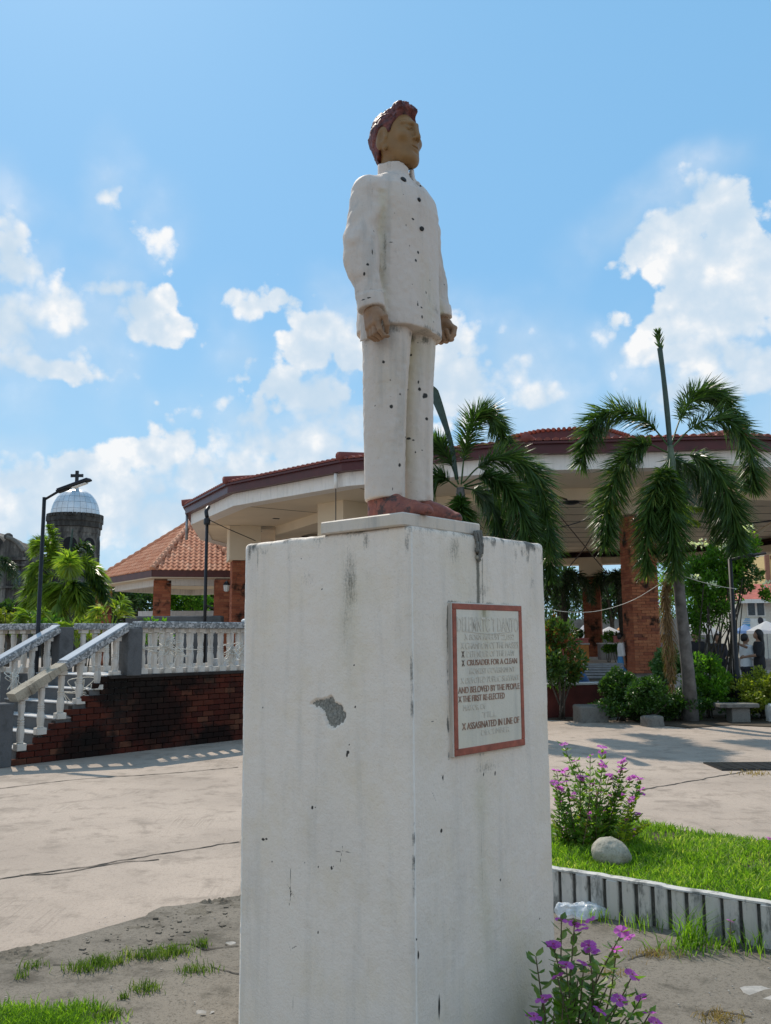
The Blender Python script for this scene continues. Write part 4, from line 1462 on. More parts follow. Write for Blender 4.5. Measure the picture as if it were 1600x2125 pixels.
    tors = s.loft([.72, .82, 1.02, 1.18, 1.30, 1.37, 1.42, 1.455, 1.475],
                  [.200, .198, .190, .193, .200, .194, .160, .100, .07],
                  [.150, .150, .142, .140, .140, .130, .108, .084, .07], cy=[.0, .0, .0, .0, .0, -.004, -.01, -.015, -.015], p=2.5)
    s.add(tors)
    for sx in (1, -1):
        sh = (sx * .186, -.01, 1.335)
        el_ = (sx * .242, -.012, 1.11)
        wr = (sx * .236, .044, .822 if sx > 0 else .905)
        arm = s.cone(sh, el_, .074, .066)
        arm = smin(arm, s.cone(el_, wr, .066, .052), .03)
        arm = smin(arm, s.ell((sx * .246, -.012, 1.05), (.068, .070, .12)), .03)
        cz = .815 if sx > 0 else .895
        cut = cz - s.P[..., 2] + .15 * (s.P[..., 1] - .04)
        cuff = s.cone((sx * .238, .034, cz + .07), wr, .058, .0565)
        cuff = np.maximum(cuff, s.P[..., 2] - cz - .068 + .25 * (s.P[..., 0] * sx - .238))
        arm = np.minimum(arm + .004, np.minimum(cuff, 1e3)) if False else smin(arm, cuff, .003)
        arm = np.maximum(arm, cut)
        folds = .0085 * vnoise(s.P * np.array([.8, .8, 1.0]) + s.P[..., ::-1] * .5, 17, 20 + (sx > 0)) * np.clip((s.P[..., 2] - cz - .04) / .08, 0, 1)
        arm = arm - folds
        k = .02 if sx > 0 else .02
        s.add(arm, k)
    # placket, collar band and hem
    front = s.P[..., 1] > .05
    s.add(np.where(front, np.maximum(np.maximum(tors - .0045, np.abs(s.P[..., 0] + .006) - .026), s.P[..., 2] - 1.435), 1e3), .002)
    s.d -= .0042 * fbm(s.P * np.array([1, 1, .5]), 13, 9) + .0016 * vnoise(s.P, 60, 4)
    hem = .768 + .004 * vnoise(s.P, 20, 6)
    inner = np.maximum(np.abs(s.P[..., 0]) - .182, hem - s.P[..., 2])
    s.d = np.where(np.abs(s.P[..., 0]) < .19, np.maximum(s.d, hem - s.P[..., 2]), s.d)
    col = s.loft([1.40, 1.47, 1.56], [.092, .081, .078], [.092, .084, .078], cy=[-.006, -.010, -.016])
    colz = 1.507 - .42 * s.P[..., 1] + .03 * np.clip(np.abs(s.P[..., 0]) / .05, 0, 1) * np.clip((s.P[..., 1] + .02) / .08, 0, 1) - .10 * (np.abs(s.P[..., 0]) < .013) * (s.P[..., 1] > .03)
    col = np.maximum(col, s.P[..., 2] - colz)
    col = np.maximum(col, -s.loft([1.40, 1.6], [.066, .064], [.068, .064], cy=[-.010, -.016]))
    s.sub(np.maximum(np.maximum(np.abs(s.P[..., 0]) - .016 - .25 * np.clip(s.P[..., 2] - 1.40, 0, 1), 1.395 - s.P[..., 2]), .03 - s.P[..., 1]))
    s.add(col, .004)
    sp = [(763, 549, 3, 3), (756, 569, 2.4, 5.5), (773, 522, 1.6, 8), (776, 480, 1.4, 6), (819, 442, 2, 1.8), (857, 455, 4, 2.4), (837, 404, 2.5, 1.2), (868, 524, 3, 4), (863, 540, 3, 4), (892, 582, 2, 2),
          (922, 590, 2.5, 1.6), (870, 613, 1.6, 5), (867, 630, 2.2, 7), (875, 638, 5, 3), (876, 657, 2.6, 4.5), (884, 607, 2.2, 4), (828, 502, 7, 1.4), (812, 502, 5, 1), (850, 510, 2, 2), (930, 620, 1.4, 4),
          (752, 622, 9, 1.2), (740, 628, 4, 1.6), (765, 618, 6, 1.0), (900, 668, 1.4, 2), (866, 372, 3, 3), (872, 386, 3.5, 3), (860, 365, 2, 3), (863, 478, 1.2, 1.2), (802, 412, 2, .8), (843, 467, 2, 3), (856, 590, 1.3, 1.3)]

    def yj(V):
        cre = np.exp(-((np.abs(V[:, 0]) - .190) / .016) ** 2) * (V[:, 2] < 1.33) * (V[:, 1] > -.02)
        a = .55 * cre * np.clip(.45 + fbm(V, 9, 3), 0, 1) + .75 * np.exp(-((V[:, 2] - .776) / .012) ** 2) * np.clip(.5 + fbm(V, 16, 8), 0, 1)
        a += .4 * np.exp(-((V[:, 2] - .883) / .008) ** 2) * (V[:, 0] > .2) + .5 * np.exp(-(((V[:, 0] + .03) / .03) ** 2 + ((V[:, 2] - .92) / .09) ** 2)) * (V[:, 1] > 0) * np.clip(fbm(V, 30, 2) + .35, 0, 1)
        a += .62 * np.clip(fbm(V * np.array([1, 1, .35]), 13, 31) - .02, 0, 1) + .5 * np.clip(fbm(V, 30, 37) - .22, 0, 1) + .45 * np.clip(.5 + fbm(V, 18, 41), 0, 1) * np.exp(-((V[:, 0] - .178) / .004) ** 2) * (V[:, 2] < 1.22) * (V[:, 2] > .95) * (V[:, 1] > 0)
        g = .6 * cre + .55 * np.exp(-(((V[:, 0] + .02) / .05) ** 2 + ((V[:, 2] - .88) / .1) ** 2)) * (V[:, 1] > 0)
        return np.clip(a, 0, 1), np.clip(g * (.6 + .6 * fbm(V, 11, 5)), 0, 1)
    jk = place('jacket', s.mesh(), MAT['statue'], spots=sp, yellow=yj)
    # buttons down the placket
    bvj = BVHTree.FromPolygons([Vector(v.co) + Vector(worigin(root)) for v in jk.data.vertices], [tuple(p.vertices) for p in jk.data.polygons])
    for (px, py, rr) in ((837, 373, .0125), (869, 415, .0085), (875, 475, .0095)):
        d = Vector(ray(px, py)).normalized()
        h, nn, _, _ = bvj.ray_cast(Vector(EYE), d)
        if h is None:
            continue
        q = nn.to_track_quat('Z', 'Y').to_matrix()
        mb = MB()
        prof = [(rr, -.002), (rr * 1.02, .003), (rr * .8, .006), (rr * .55, .005), (rr * .2, .007)]
        mb.lathe((0, 0, 0), prof, 12)
        mb.v = [tuple(np.array(q) @ np.array(v) + np.array(h)) for v in mb.v]
        mb.build('button', MAT['button'], root, True)

    # --- head, ears, neck
    h = .0042
    s = SDF((-.14, -.17, -.30), (.14, .18, .19), h)
    s.add(s.ell((0, -.032, .030), (.101, .122, .122)))
    s.add(s.ell((0, .035, -.03), (.080, .080, .125)), .04)
    s.add(s.ell((0, .050, -.090), (.062, .062, .068)), .03)
    s.add(s.ell((0, .085, -.128), (.030, .026, .026)), .025)
    for sx in (1, -1):
        s.add(s.cone((sx * .070, .00, -.05), (sx * .035, .07, -.125), .030, .026), .03)
        s.add(s.ell((sx * .052, .078, -.028), (.030, .026, .026)), .03)
        s.add(s.cone((sx * .014, .108, .040), (sx * .062, .080, .038), .014, .010), .010)
        s.sub(s.ell((sx * .037, .120, .012), (.026, .030, .017)), .008)
    s.add(s.cone((0, .108, .040), (0, .131, -.030), .010, .014), .010)
    s.add(s.ell((0, .127, -.036), (.016, .016, .012)), .006)
    for sx in (1, -1):
        s.add(s.ell((sx * .016, .117, -.040), (.011, .013, .009)), .006)
        s.add(s.ell((sx * .037, .090, .012), (.020, .021, .0175)), .002)
        s.add(s.cone((sx * .020, .104, .020), (sx * .056, .090, .018), .0045, .0035), .004)
        s.add(s.cone((sx * .022, .104, .002), (sx * .054, .091, .005), .0035, .003), .004)
        # ear
        s.add(s.ell((sx * .100, -.020, -.022), (.014, .037, .058), Matrix.Rotation(R(-12), 3, 'X')), .005)
        s.sub(s.ell((sx * .115, -.013, -.014), (.011, .020, .034)), .005)
        s.add(s.ell((sx * .097, -.002, -.074), (.011, .015, .017)), .006)
        s.add(s.ell((sx * .103, .010, -.026), (.008, .009, .012)), .005)
    s.add(s.cone((-.022, .107, -.072), (.022, .107, -.072), .0065, .0065), .007)
    s.add(s.cone((-.018, .106, -.088), (.018, .106, -.088), .0075, .0075), .007)
    s.sub(s.cone((-.020, .114, -.0795), (.020, .114, -.0795), .0045, .0045), .003)
    for sx in (1, -1):
        s.sub(s.ell((sx * .008, .128, -.049), (.006, .009, .007)), .003)
    s.sub(s.ell((0, .123, -.102), (.022, .012, .008)), .01)
    s.add(s.cone((0, -.03, -.08), (0, -.035, -.28), .062, .064), .03)
    s.d -= .0012 * fbm(s.P, 30, 3)
    yaw = -HEAD_YAW
    Rz = np.array(Matrix.Rotation(yaw, 3, 'Z') @ Matrix.Rotation(R(HEAD_TILT), 3, 'X')) @ np.diag([.90, .87, .87])
    hoff = np.array(HEAD_OFF)
    head = place('head', s.mesh(), MAT['skin'], Rm=Rz, off=hoff)
    s = SDF((-.14, -.18, -.16), (.14, .16, .22), h)
    sk = s.ell((0, -.032, .030), (.101, .122, .122))
    sk = smin(sk, s.ell((0, -.03, -.07), (.070, .082, .08)), .04)
    sk = smin(sk, s.ell((0, .035, .03), (.080, .078, .11)), .03)
    hair = sk - .007
    P = s.P
    lump = fbm(P * np.array([1.6, .7, .9]), 38, 4, 3) * .011 + np.abs(vnoise(P * np.array([1, .55, 1]), 60, 9)) * .005
    top = np.clip((P[..., 2] - .08) / .06, 0, 1)
    hair = hair - lump * (.9 + .6 * top) - .004 * top
    hair = smin(hair, s.ell((.012, .050, .136), (.058, .040, .026)) - lump * 1.4, .02)
    hair = smin(hair, s.ell((-.030, .035, .150), (.05, .05, .028)) - lump * 1.4, .02)
    zl = np.interp(P[..., 1] + .010 * vnoise(P, 30, 5), [-.16, -.10, -.058, -.042, .000, .022, .040, .056, .074, .094, .125], [-.135, -.130, -.085, -.01, .0, -.002, .030, .078, .112, .133, .143])
    hair = np.maximum(hair, (zl - P[..., 2]) * .8)
    for sx in (1, -1):
        hair = np.maximum(hair, -(s.ell((sx * .112, -.018, -.022), (.026, .040, .064))))
    s.add(hair)
    place('hair', s.mesh(), MAT['hair'], Rm=Rz, off=hoff)

    # --- hands
    def hand(sx, base, tilt):
        s = SDF((-.075, -.075, -.165), (.085, .085, .05), .0035)
        s.add(s.cone((0, -.004, .04), (0, 0, -.01), .029, .028, (1.0, 1.15, 1)))
        s.add(s.box((-.002, 0, -.048), (.019, .043, .046), .017), .015)
        # knuckles and curled fingers
        ys = (.034, .0115, -.0115, -.033)
        ln = (1.0, 1.08, 1.0, .82)
        for i, (y, l) in enumerate(zip(ys, ln)):
            k0 = (-.004, y * .98, -.082)
            k1 = (-.006 + .004 * i * .3, y, -.082 - .042 * l)
            k2 = (.020, y * .96, -.082 - .060 * l)
            k3 = (.041, y * .9, -.082 - .040 * l)
            if sx < 0:
                k1, k2, k3 = (-.002, y, -.082 - .030 * l), (.026, y * .96, -.082 - .038 * l), (.044, y * .9, -.080)
            elif i == 0:
                k1, k2, k3 = (.000, y + .002, -.122), (.016, y + .002, -.150), (.030, y + .006, -.152)
            s.add(s.cone(k0, k1, .0115, .0105), .006)
            s.add(s.cone(k1, k2, .0105, .0095), .003)
            s.add(s.cone(k2, k3, .0095, .0085), .003)
        s.add(s.cone((.006, .0292, -.028), (.016, .056, -.066), .015, .0125), .012)
        s.add(s.cone((.016, .056, -.066), (.024, .052, -.105), .0120, .0105), .004)
        s.add(s.cone((.024, .052, -.105), (.030, .036, -.132), .0105, .0085), .004)
        s.d -= .0008 * fbm(s.P, 40, 6)
        V, F = s.mesh()
        V = V * np.array([1.08, 1.10, .84])
        if sx < 0:
            V = V * np.array([-1, 1, 1])
            F = F[:, ::-1]
        # the palm faces the thigh: +x of the model points to the body
        V = V * np.array([-1, 1, 1]) if True else V
        F = F[:, ::-1]
        place('hand', (V, F), MAT['hand'], Rm=Matrix.Rotation(tilt, 3, 'X') @ Matrix.Rotation(R(-18) * sx, 3, 'Z'), off=base)
    hand(1, (.240, .050, .815), R(8))
    hand(-1, (-.236, .050, .885), R(8))

    # --- shoes
    for sx in (1, -1):
        s = SDF((-.085, -.12, -.01), (.085, .30, .16), .0045)
        s.add(s.cone((0, -.03, .030), (0.006 * sx, .17 if sx > 0 else .145, .018), .052, .040))
        s.add(s.cone((0, -.02, .095), (0.003 * sx, .10, .040), .060, .038), .03)
        s.add(s.cone((0.004 * sx, .10, .035), (0.010 * sx, .255 if sx > 0 else .205, .012), .040, .024), .025)
        s.d -= .003 * fbm(s.P, 24, 3 + sx)
        s.d = np.maximum(s.d, -.001 - s.P[..., 2])
        s.d = np.maximum(s.d, s.P[..., 2] - .125)
        V, F = s.mesh()
        place('shoe', (V, F), MAT['shoe'], Rm=Matrix.Rotation(R(-7) * sx, 3, 'Z'), off=(sx * .094, -.01, .0))


STATUE_SHIFT = (0.0, 0.0)
STATUE_SCALE = (.86, .91, .935)
HEAD_YAW, HEAD_TILT = R(0), 0
HEAD_OFF = (0.0, .000, 1.640)
build_ground()
build_pedestal()
build_statue()


# ------------------------------------------------------------------ stair, brick side wall, balustrades
WA = np.array([-4.68, 11.49, 0.0])
WU = np.array([0.648, 0.761, 0.0])           # along the wall, away from the camera
WN = np.array([-0.761, 0.648, 0.0])          # across the stair
WYAW = math.atan2(WU[1], WU[0])
DECK = 1.06
NST, RISE, RUN = 6, DECK / 6, 0.235
S0 = 0.12                                    # start of first step


def WP(s, n, z):
    return WA + WU * s + WN * n + np.array([0, 0, z])


def stair_h(s):
    return min(DECK, max(0.0, math.floor((s - S0) / RUN + 1) * RISE)) if s > S0 else 0.0


BALUSTER_PROF = [(.060, 0), (.060, .085), (.044, .09), (.040, .11), (.046, .16), (.050, .22), (.044, .27), (.037, .30), (.042, .305), (.042, .32), (.035, .325), (.042, .335), (.042, .35),
                 (.035, .355), (.042, .365), (.042, .38), (.036, .385), (.034, .42), (.040, .46), (.045, .53), (.040, .56), (.044, .565), (.044, .585), (.034, .60), (.052, .605), (.052, .66)]
BAL_MESH = {}


def baluster_mesh(h):
    key = round(h, 2)
    if key not in BAL_MESH:
        mb = MB()
        k = h / .66
        mb.lathe((0, 0, 0), [(r, z * k) for r, z in BALUSTER_PROF[2:-2]], 12)
        mb.box((0, 0, .043 * k), (.125, .125, .086 * k), 0, .006)
        mb.box((0, 0, h - .028), (.115, .115, .056), 0, .004)
        me = bpy.data.meshes.new('baluster')
        me.from_pydata(mb.v, [], mb.f)
        bm = bmesh.new()
        bm.from_mesh(me)
        bmesh.ops.recalc_face_normals(bm, faces=bm.faces)
        bm.to_mesh(me)
        bm.free()
        me.materials.append(MAT['baluster'])
        BAL_MESH[key] = me
    return BAL_MESH[key]


def rail(label, a, b, za, zb, n, posts=(), capmat='terrazzo', group='balustrades of the stair and landing', h=.66, cap=(.25, .10), zf=None, cap2=None):
    """balustrade from a to b (xy); za, zb = foot height at the ends; posts = [(t, size, foot z, top z)]"""
    a, b = np.array(a[:2], float), np.array(b[:2], float)
    t = thing('balustrade', label, 'balustrade', (a[0], a[1], za), group)
    L = np.linalg.norm(b - a)
    yaw = math.atan2(b[1] - a[1], b[0] - a[0])
    rng = random.Random(len(label))
    for i in range(n):
        f = (i + .5) / n
        p = a + (b - a) * f
        z = zf(f) if zf else za + (zb - za) * f
        top = za + (zb - za) * f + h
        link('baluster', baluster_mesh(top - z), None, t, (p[0], p[1], z), (rng.uniform(-.02, .02), rng.uniform(-.02, .02), yaw + rng.uniform(-.06, .06)))
    slope = math.atan2(zb - za, L)
    M3 = Matrix.Rotation(-slope, 3, 'Y')
    segs = [(0, 1, capmat)] if cap2 is None else [(0, cap2[0] - .004, cap2[1]), (cap2[0], 1, capmat)]
    for f0, f1, mt in segs:
        p = a + (b - a) * (f0 + f1) / 2
        z = za + (zb - za) * (f0 + f1) / 2 + h + cap[1] / 2 / math.cos(slope)
        mb = MB()
        LL = L / math.cos(slope) * (f1 - f0)
        nn = max(1, int(LL / .05)) if mt == 'old_cap' else 1
        if mt == 'old_cap':                       # worn, broken edge
            rn = np.random.RandomState(4)
            prev = None
            for k in range(nn):
                w = cap[0] * (1 - .14 * abs(vnoise(np.array([k * .05, 0, 0]), 7, 1)))
                hh = cap[1] * (1.1 + .25 * vnoise(np.array([k * .05, 3, 0]), 9, 2))
                fx = f0 + (f1 - f0) * (k + .5) / nn
                q = a + (b - a) * fx
                mb.box((q[0], q[1], za + (zb - za) * fx + h + cap[1] / 2 / math.cos(slope) + (cap[1] - hh) / 2), (LL / nn * 1.0005, w, hh), yaw, 0, M3)
        else:
            mb.box((p[0], p[1], z), (LL, cap[0], cap[1]), yaw, .012, M3)
        mb.build('cap_rail', MAT[mt], t)
        if mt == 'terrazzo' and abs(slope) > .2:           # pale tile on the sloping cap, its bluish sunlit look put into the colour
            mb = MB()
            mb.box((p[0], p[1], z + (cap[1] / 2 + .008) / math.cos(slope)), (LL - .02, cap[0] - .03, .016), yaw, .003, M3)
            mb.build('cap_lit_tile', MAT['tile_sunlit'], t)
    for (f, sz, z0, z1) in posts:
        p = a + (b - a) * f
        mb = MB()
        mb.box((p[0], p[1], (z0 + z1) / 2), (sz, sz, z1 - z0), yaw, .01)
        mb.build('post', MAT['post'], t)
    return t


def build_stair():
    t = thing('staircase', 'wide concrete stair with pale sunlit treads rising beside the brick wall', 'staircase', WP(.5, .9, 0))
    W = 1.9
    for i in range(NST):
        s0 = S0 + i * RUN
        s1 = s0 + RUN + (0 if i < NST - 1 else .15)
        mb = MB()
        c = WP((s0 + s1) / 2, W / 2 + .03, 0)
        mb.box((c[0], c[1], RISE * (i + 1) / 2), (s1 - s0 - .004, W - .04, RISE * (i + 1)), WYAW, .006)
        st_ = mb.build('step', MAT['step'], t)  # step body in the darkened colour, standing for shaded risers
        mb = MB()
        mb.box((c[0] - WU[0] * .006, c[1] - WU[1] * .006, RISE * (i + 1) + .009), (s1 - s0 + .02, W - .05, .018), WYAW, .004)
        mb.build('tread', MAT['deck'], st_)  # pale slab: the sunlit top of the step put into its colour
    d = thing('landing', 'raised white concrete landing between the stair and the round pavilion', 'landing', WP(3, .9, 0))
    sA = S0 + NST * RUN + .15
    mb = MB()
    mb.prism([tuple(WP(sA, .13, 0)[:2]), tuple(WP(9.5, .13, 0)[:2]), tuple(WP(9.5, W, 0)[:2]), tuple(WP(sA, W, 0)[:2])], 0, DECK - .004)
    mb.build('deck', MAT['deck'], d)
    for k, (s, z) in enumerate(((4.6, .16), (5.0, .32))):
        mb = MB()
        c = WP(s + 2.4, W / 2, DECK + z / 2)
        mb.box(c, (4.8, W - .1, z), WYAW, .006)
        mb.build('upper_step', MAT['deck'], d)

    # brick side wall: single bricks in courses, following the stair
    w = thing('brick_wall', 'soot stained dark red brick wall below the balustrade, stepped along the stair', 'brick wall', WP(0, 0, 0))
    rng = random.Random(5)
    bl, bh, dp = .205, .0815, .09
    meshes = []
    for k in range(5):
        mb = MB()
        mb.box((0, 0, 0), (bl - .010, dp, bh - .009), 0, .004)
        bm = bmesh.new()
        me = bpy.data.meshes.new('brick')
        me.from_pydata([(x + rng.uniform(-.0025, .0025), y + rng.uniform(-.002, .002), z + rng.uniform(-.0025, .0025)) for x, y, z in mb.v], [], mb.f)
        bm.from_mesh(me)
        bmesh.ops.recalc_face_normals(bm, faces=bm.faces)
        bm.to_mesh(me)
        bm.free()
        me.materials.append(MAT['brick_wall'])
        meshes.append(me)
    SL = 4.75
    for row in range(13):
        z = bh * (row + .5)
        s = -.12 + (bl / 2 if row % 2 else 0)
        while s < SL:
            if stair_h(s + bl * .5) - RISE * .0 >= z + bh * .35 and s < SL:
                p = WP(s, .045 + rng.uniform(-.004, .005), z)
                o = link('brick', meshes[rng.randrange(5)], None, w, p, (0, 0, WYAW + rng.uniform(-.008, .008)))
            s += bl
    mb = MB()
    s = S0
    for i in range(NST):
        c = WP(S0 + (i + .5) * RUN, .115, RISE * (i + 1) / 2 - .01)
        mb.box(c, (RUN, .10, RISE * (i + 1) - .02), WYAW)
    c = WP((S0 + NST * RUN + 9) / 2, .115, DECK / 2 - .012)
    mb.box(c, (9 - S0 - NST * RUN - .002, .10, DECK - .024), WYAW)
    mb.build('mortar', MAT['mortar_dark'], w)
    mb = MB()
    c = WP((S0 + NST * RUN + 9) / 2 - .1, .06, DECK - .012)
    mb.box(c, (9 - S0 - NST * RUN + .2, .19, .05), WYAW, .008)
    mb.build('coping', MAT['mortar_dark'], w)

    Hs = .69
    sP = 1.62                                   # near top post
    # level balustrade on the brick wall
    rail('level white balustrade with grey terrazzo cap standing on the brick wall', WP(sP + .16, .05, 0), WP(sP + .16 + 16 * .205, .05, 0), DECK, DECK, 16,
         [(-.028, .235, DECK - .005, DECK + .66)], h=.66)
    # sloping balustrade beside the stair (near side)
    zs0, zs1 = .17 + .02, DECK + .03
    sa, sb = -.02, sP - .04
    st = lambda f: max(RISE, stair_h(sa + (sb - sa) * f))
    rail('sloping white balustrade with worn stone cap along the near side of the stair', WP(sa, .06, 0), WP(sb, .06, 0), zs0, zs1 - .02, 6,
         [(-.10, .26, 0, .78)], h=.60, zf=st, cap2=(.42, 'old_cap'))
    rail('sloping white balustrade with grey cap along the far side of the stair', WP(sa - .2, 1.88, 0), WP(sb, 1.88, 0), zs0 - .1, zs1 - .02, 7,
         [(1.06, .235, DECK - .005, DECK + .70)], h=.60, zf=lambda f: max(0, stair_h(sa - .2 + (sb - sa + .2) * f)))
    rail('level white balustrade along the far edge of the landing, behind the near one', WP(sP + .3, 1.86, 0), WP(sP + .3 + 26 * .21, 1.86, 0), DECK, DECK, 26, h=.66)
    q = WP(sP, 2.05, 0)
    rail('level white balustrade running left from the stair behind the lamp post', q, q + np.array([-2.6, .75, 0]), DECK + .0, DECK + .0, 13, h=.66)
    mb = MB()
    r_ = q + np.array([-1.3, .375, 0])
    tt = thing('terrace_wall', 'low plastered terrace wall below the left balustrade', 'wall', (q[0], q[1], 0))
    mb.box((r_[0], r_[1], (DECK - .01) / 2), (2.8, .2, DECK - .01), math.atan2(.75, -2.6))
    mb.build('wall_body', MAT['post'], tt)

    # tangled white cord tied to the balusters
    def tangle(label, c, r, n, seed, sq=(1, 1)):
        rr = np.random.RandomState(seed)
        t2 = thing('white_cord', label, 'cord', c, 'tangles of white cord on the balusters')
        for k in range(n):
            m = rr.randint(4, 7)
            P = [np.array(c) + WU * rr.normal(0, r * .8 * sq[0]) + WN * rr.uniform(-.10, .16) * -1 + np.array([0, 0, rr.normal(0, r * .75 * sq[1])]) for _ in range(m)]
            P[0] = np.array(c) + WN * -.05
            P[-1] = np.array(c) + WN * -.06 + np.array([0, 0, .03])
            mb = MB()
            mb.tube(spline(P, 26), .0065, 5)
            mb.build('loop', MAT['cord'], t2, True)
    tangle('tangle of white cord tied round the balusters halfway down the stair', at(158, 1440, 12.35), .16, 9, 2, (1.0, 1.1))
    tangle('tangle of white cord on the level balustrade, nearest the stair post', at(335, 1345, 13.2), .20, 11, 5, (1.5, .8))
    tangle('tangle of white cord on the level balustrade beside the pedestal', at(480, 1348, 14.2), .15, 9, 8, (.8, 1.1))
    tangle('loops of white cord on the far sloping balustrade', at(25, 1408, 13.1), .13, 5, 9)
    # small white lump lying on the cap
    tp = WP(sP + .16 + 2.0, .05, DECK + .66 + .10)
    t3 = thing('plastic_bag', 'crumpled white plastic bag lying on the balustrade cap', 'bag', tp)
    mb = MB()
    mb.lathe((tp[0], tp[1], tp[2]), [(.03, 0), (.055, .012), (.05, .035), (.025, .055), (.005, .06)], 9)
    mb.v = [tuple(np.array(v) + .012 * np.array([vnoise(np.array(v), 30, 1), vnoise(np.array(v), 30, 2), max(0, .3 * vnoise(np.array(v), 30, 3))])) for v in mb.v]
    mb.build('bag_body', MAT['white'], t3, True)


# ------------------------------------------------------------------ round pavilion
KP = 1.4
PVC = np.array([5.3 * KP, 26.0 * KP])


def pz(z):
    return 1.55 + (z - 1.55) * KP


def ring(r, angs):
    return np.array([(PVC[0] + r * KP * math.cos(a), PVC[1] + r * KP * math.sin(a)) for a in angs])


def brick_column(parent, c, w, d, z0, z1, yaw, single, bl=.27, bh=.083, seed=0, dark=1.0):
    """square brick column; single = bricks as objects, else joined"""
    rng = random.Random(seed)
    p = thing('column', None, None, (c[0], c[1], z0))
    p.parent = parent
    p.location = tuple(np.array([c[0], c[1], z0]) - worigin(parent))
    mb = MB()
    mb.box((c[0], c[1], (z0 + z1) / 2), (w - .03, d - .03, z1 - z0), yaw)
    mb.build('core', MAT['mortar'], p)
    joined = MB()
    me0 = {}
    n = int((z1 - z0) / bh)
    cr, sr = math.cos(yaw), math.sin(yaw)
    # local faces: -y (front), +x, -x, +y
    for row in range(n):
        z = z0 + (row + .5) * bh
        for fi, (ax, wid) in enumerate((('f', w), ('r', d), ('l', d), ('b', w))):
            k = max(2, int(round(wid / bl)))
            off = (row % 2) * .5
            x = -wid / 2 - off * wid / k
            for i in range(k + 1):
                a, b = max(-wid / 2, x + i * wid / k), min(wid / 2, x + (i + 1) * wid / k)
                if b - a < .03:
                    continue
                m, ln = (a + b) / 2, b - a - .008
                pr = rng.uniform(0, .006)
                if ax == 'f':
                    lc, sz = (m, -d / 2 + .012 - pr), (ln, .045)
                elif ax == 'b':
                    lc, sz = (m, d / 2 - .012 + pr), (ln, .045)
                elif ax == 'r':
                    lc, sz = (w / 2 - .012 + pr, m), (.045, ln)
                else:
                    lc, sz = (-w / 2 + .012 - pr, m), (.045, ln)
                wc = (c[0] + lc[0] * cr - lc[1] * sr, c[1] + lc[0] * sr + lc[1] * cr, z)
                if single and ax == 'f' or single == 2 and ax == 'r':
                    key = (round(sz[0], 2), round(sz[1], 2))
                    if key not in me0:
                        q = MB()
                        q.box((0, 0, 0), (sz[0], sz[1], bh - .008), 0, .004)
                        me = bpy.data.meshes.new('brick')
                        me.from_pydata(q.v, [], q.f)
                        me.materials.append(MAT['brick_col'])
                        me0[key] = me
                    link('brick', me0[key], None, p, wc, (0, 0, yaw))
                else:
                    joined.box(wc, (sz[0], sz[1], bh - .008), yaw)
    o = joined.build('brickwork', MAT['brick_col_j'], p)
    o['kind'] = 'stuff'
    return p


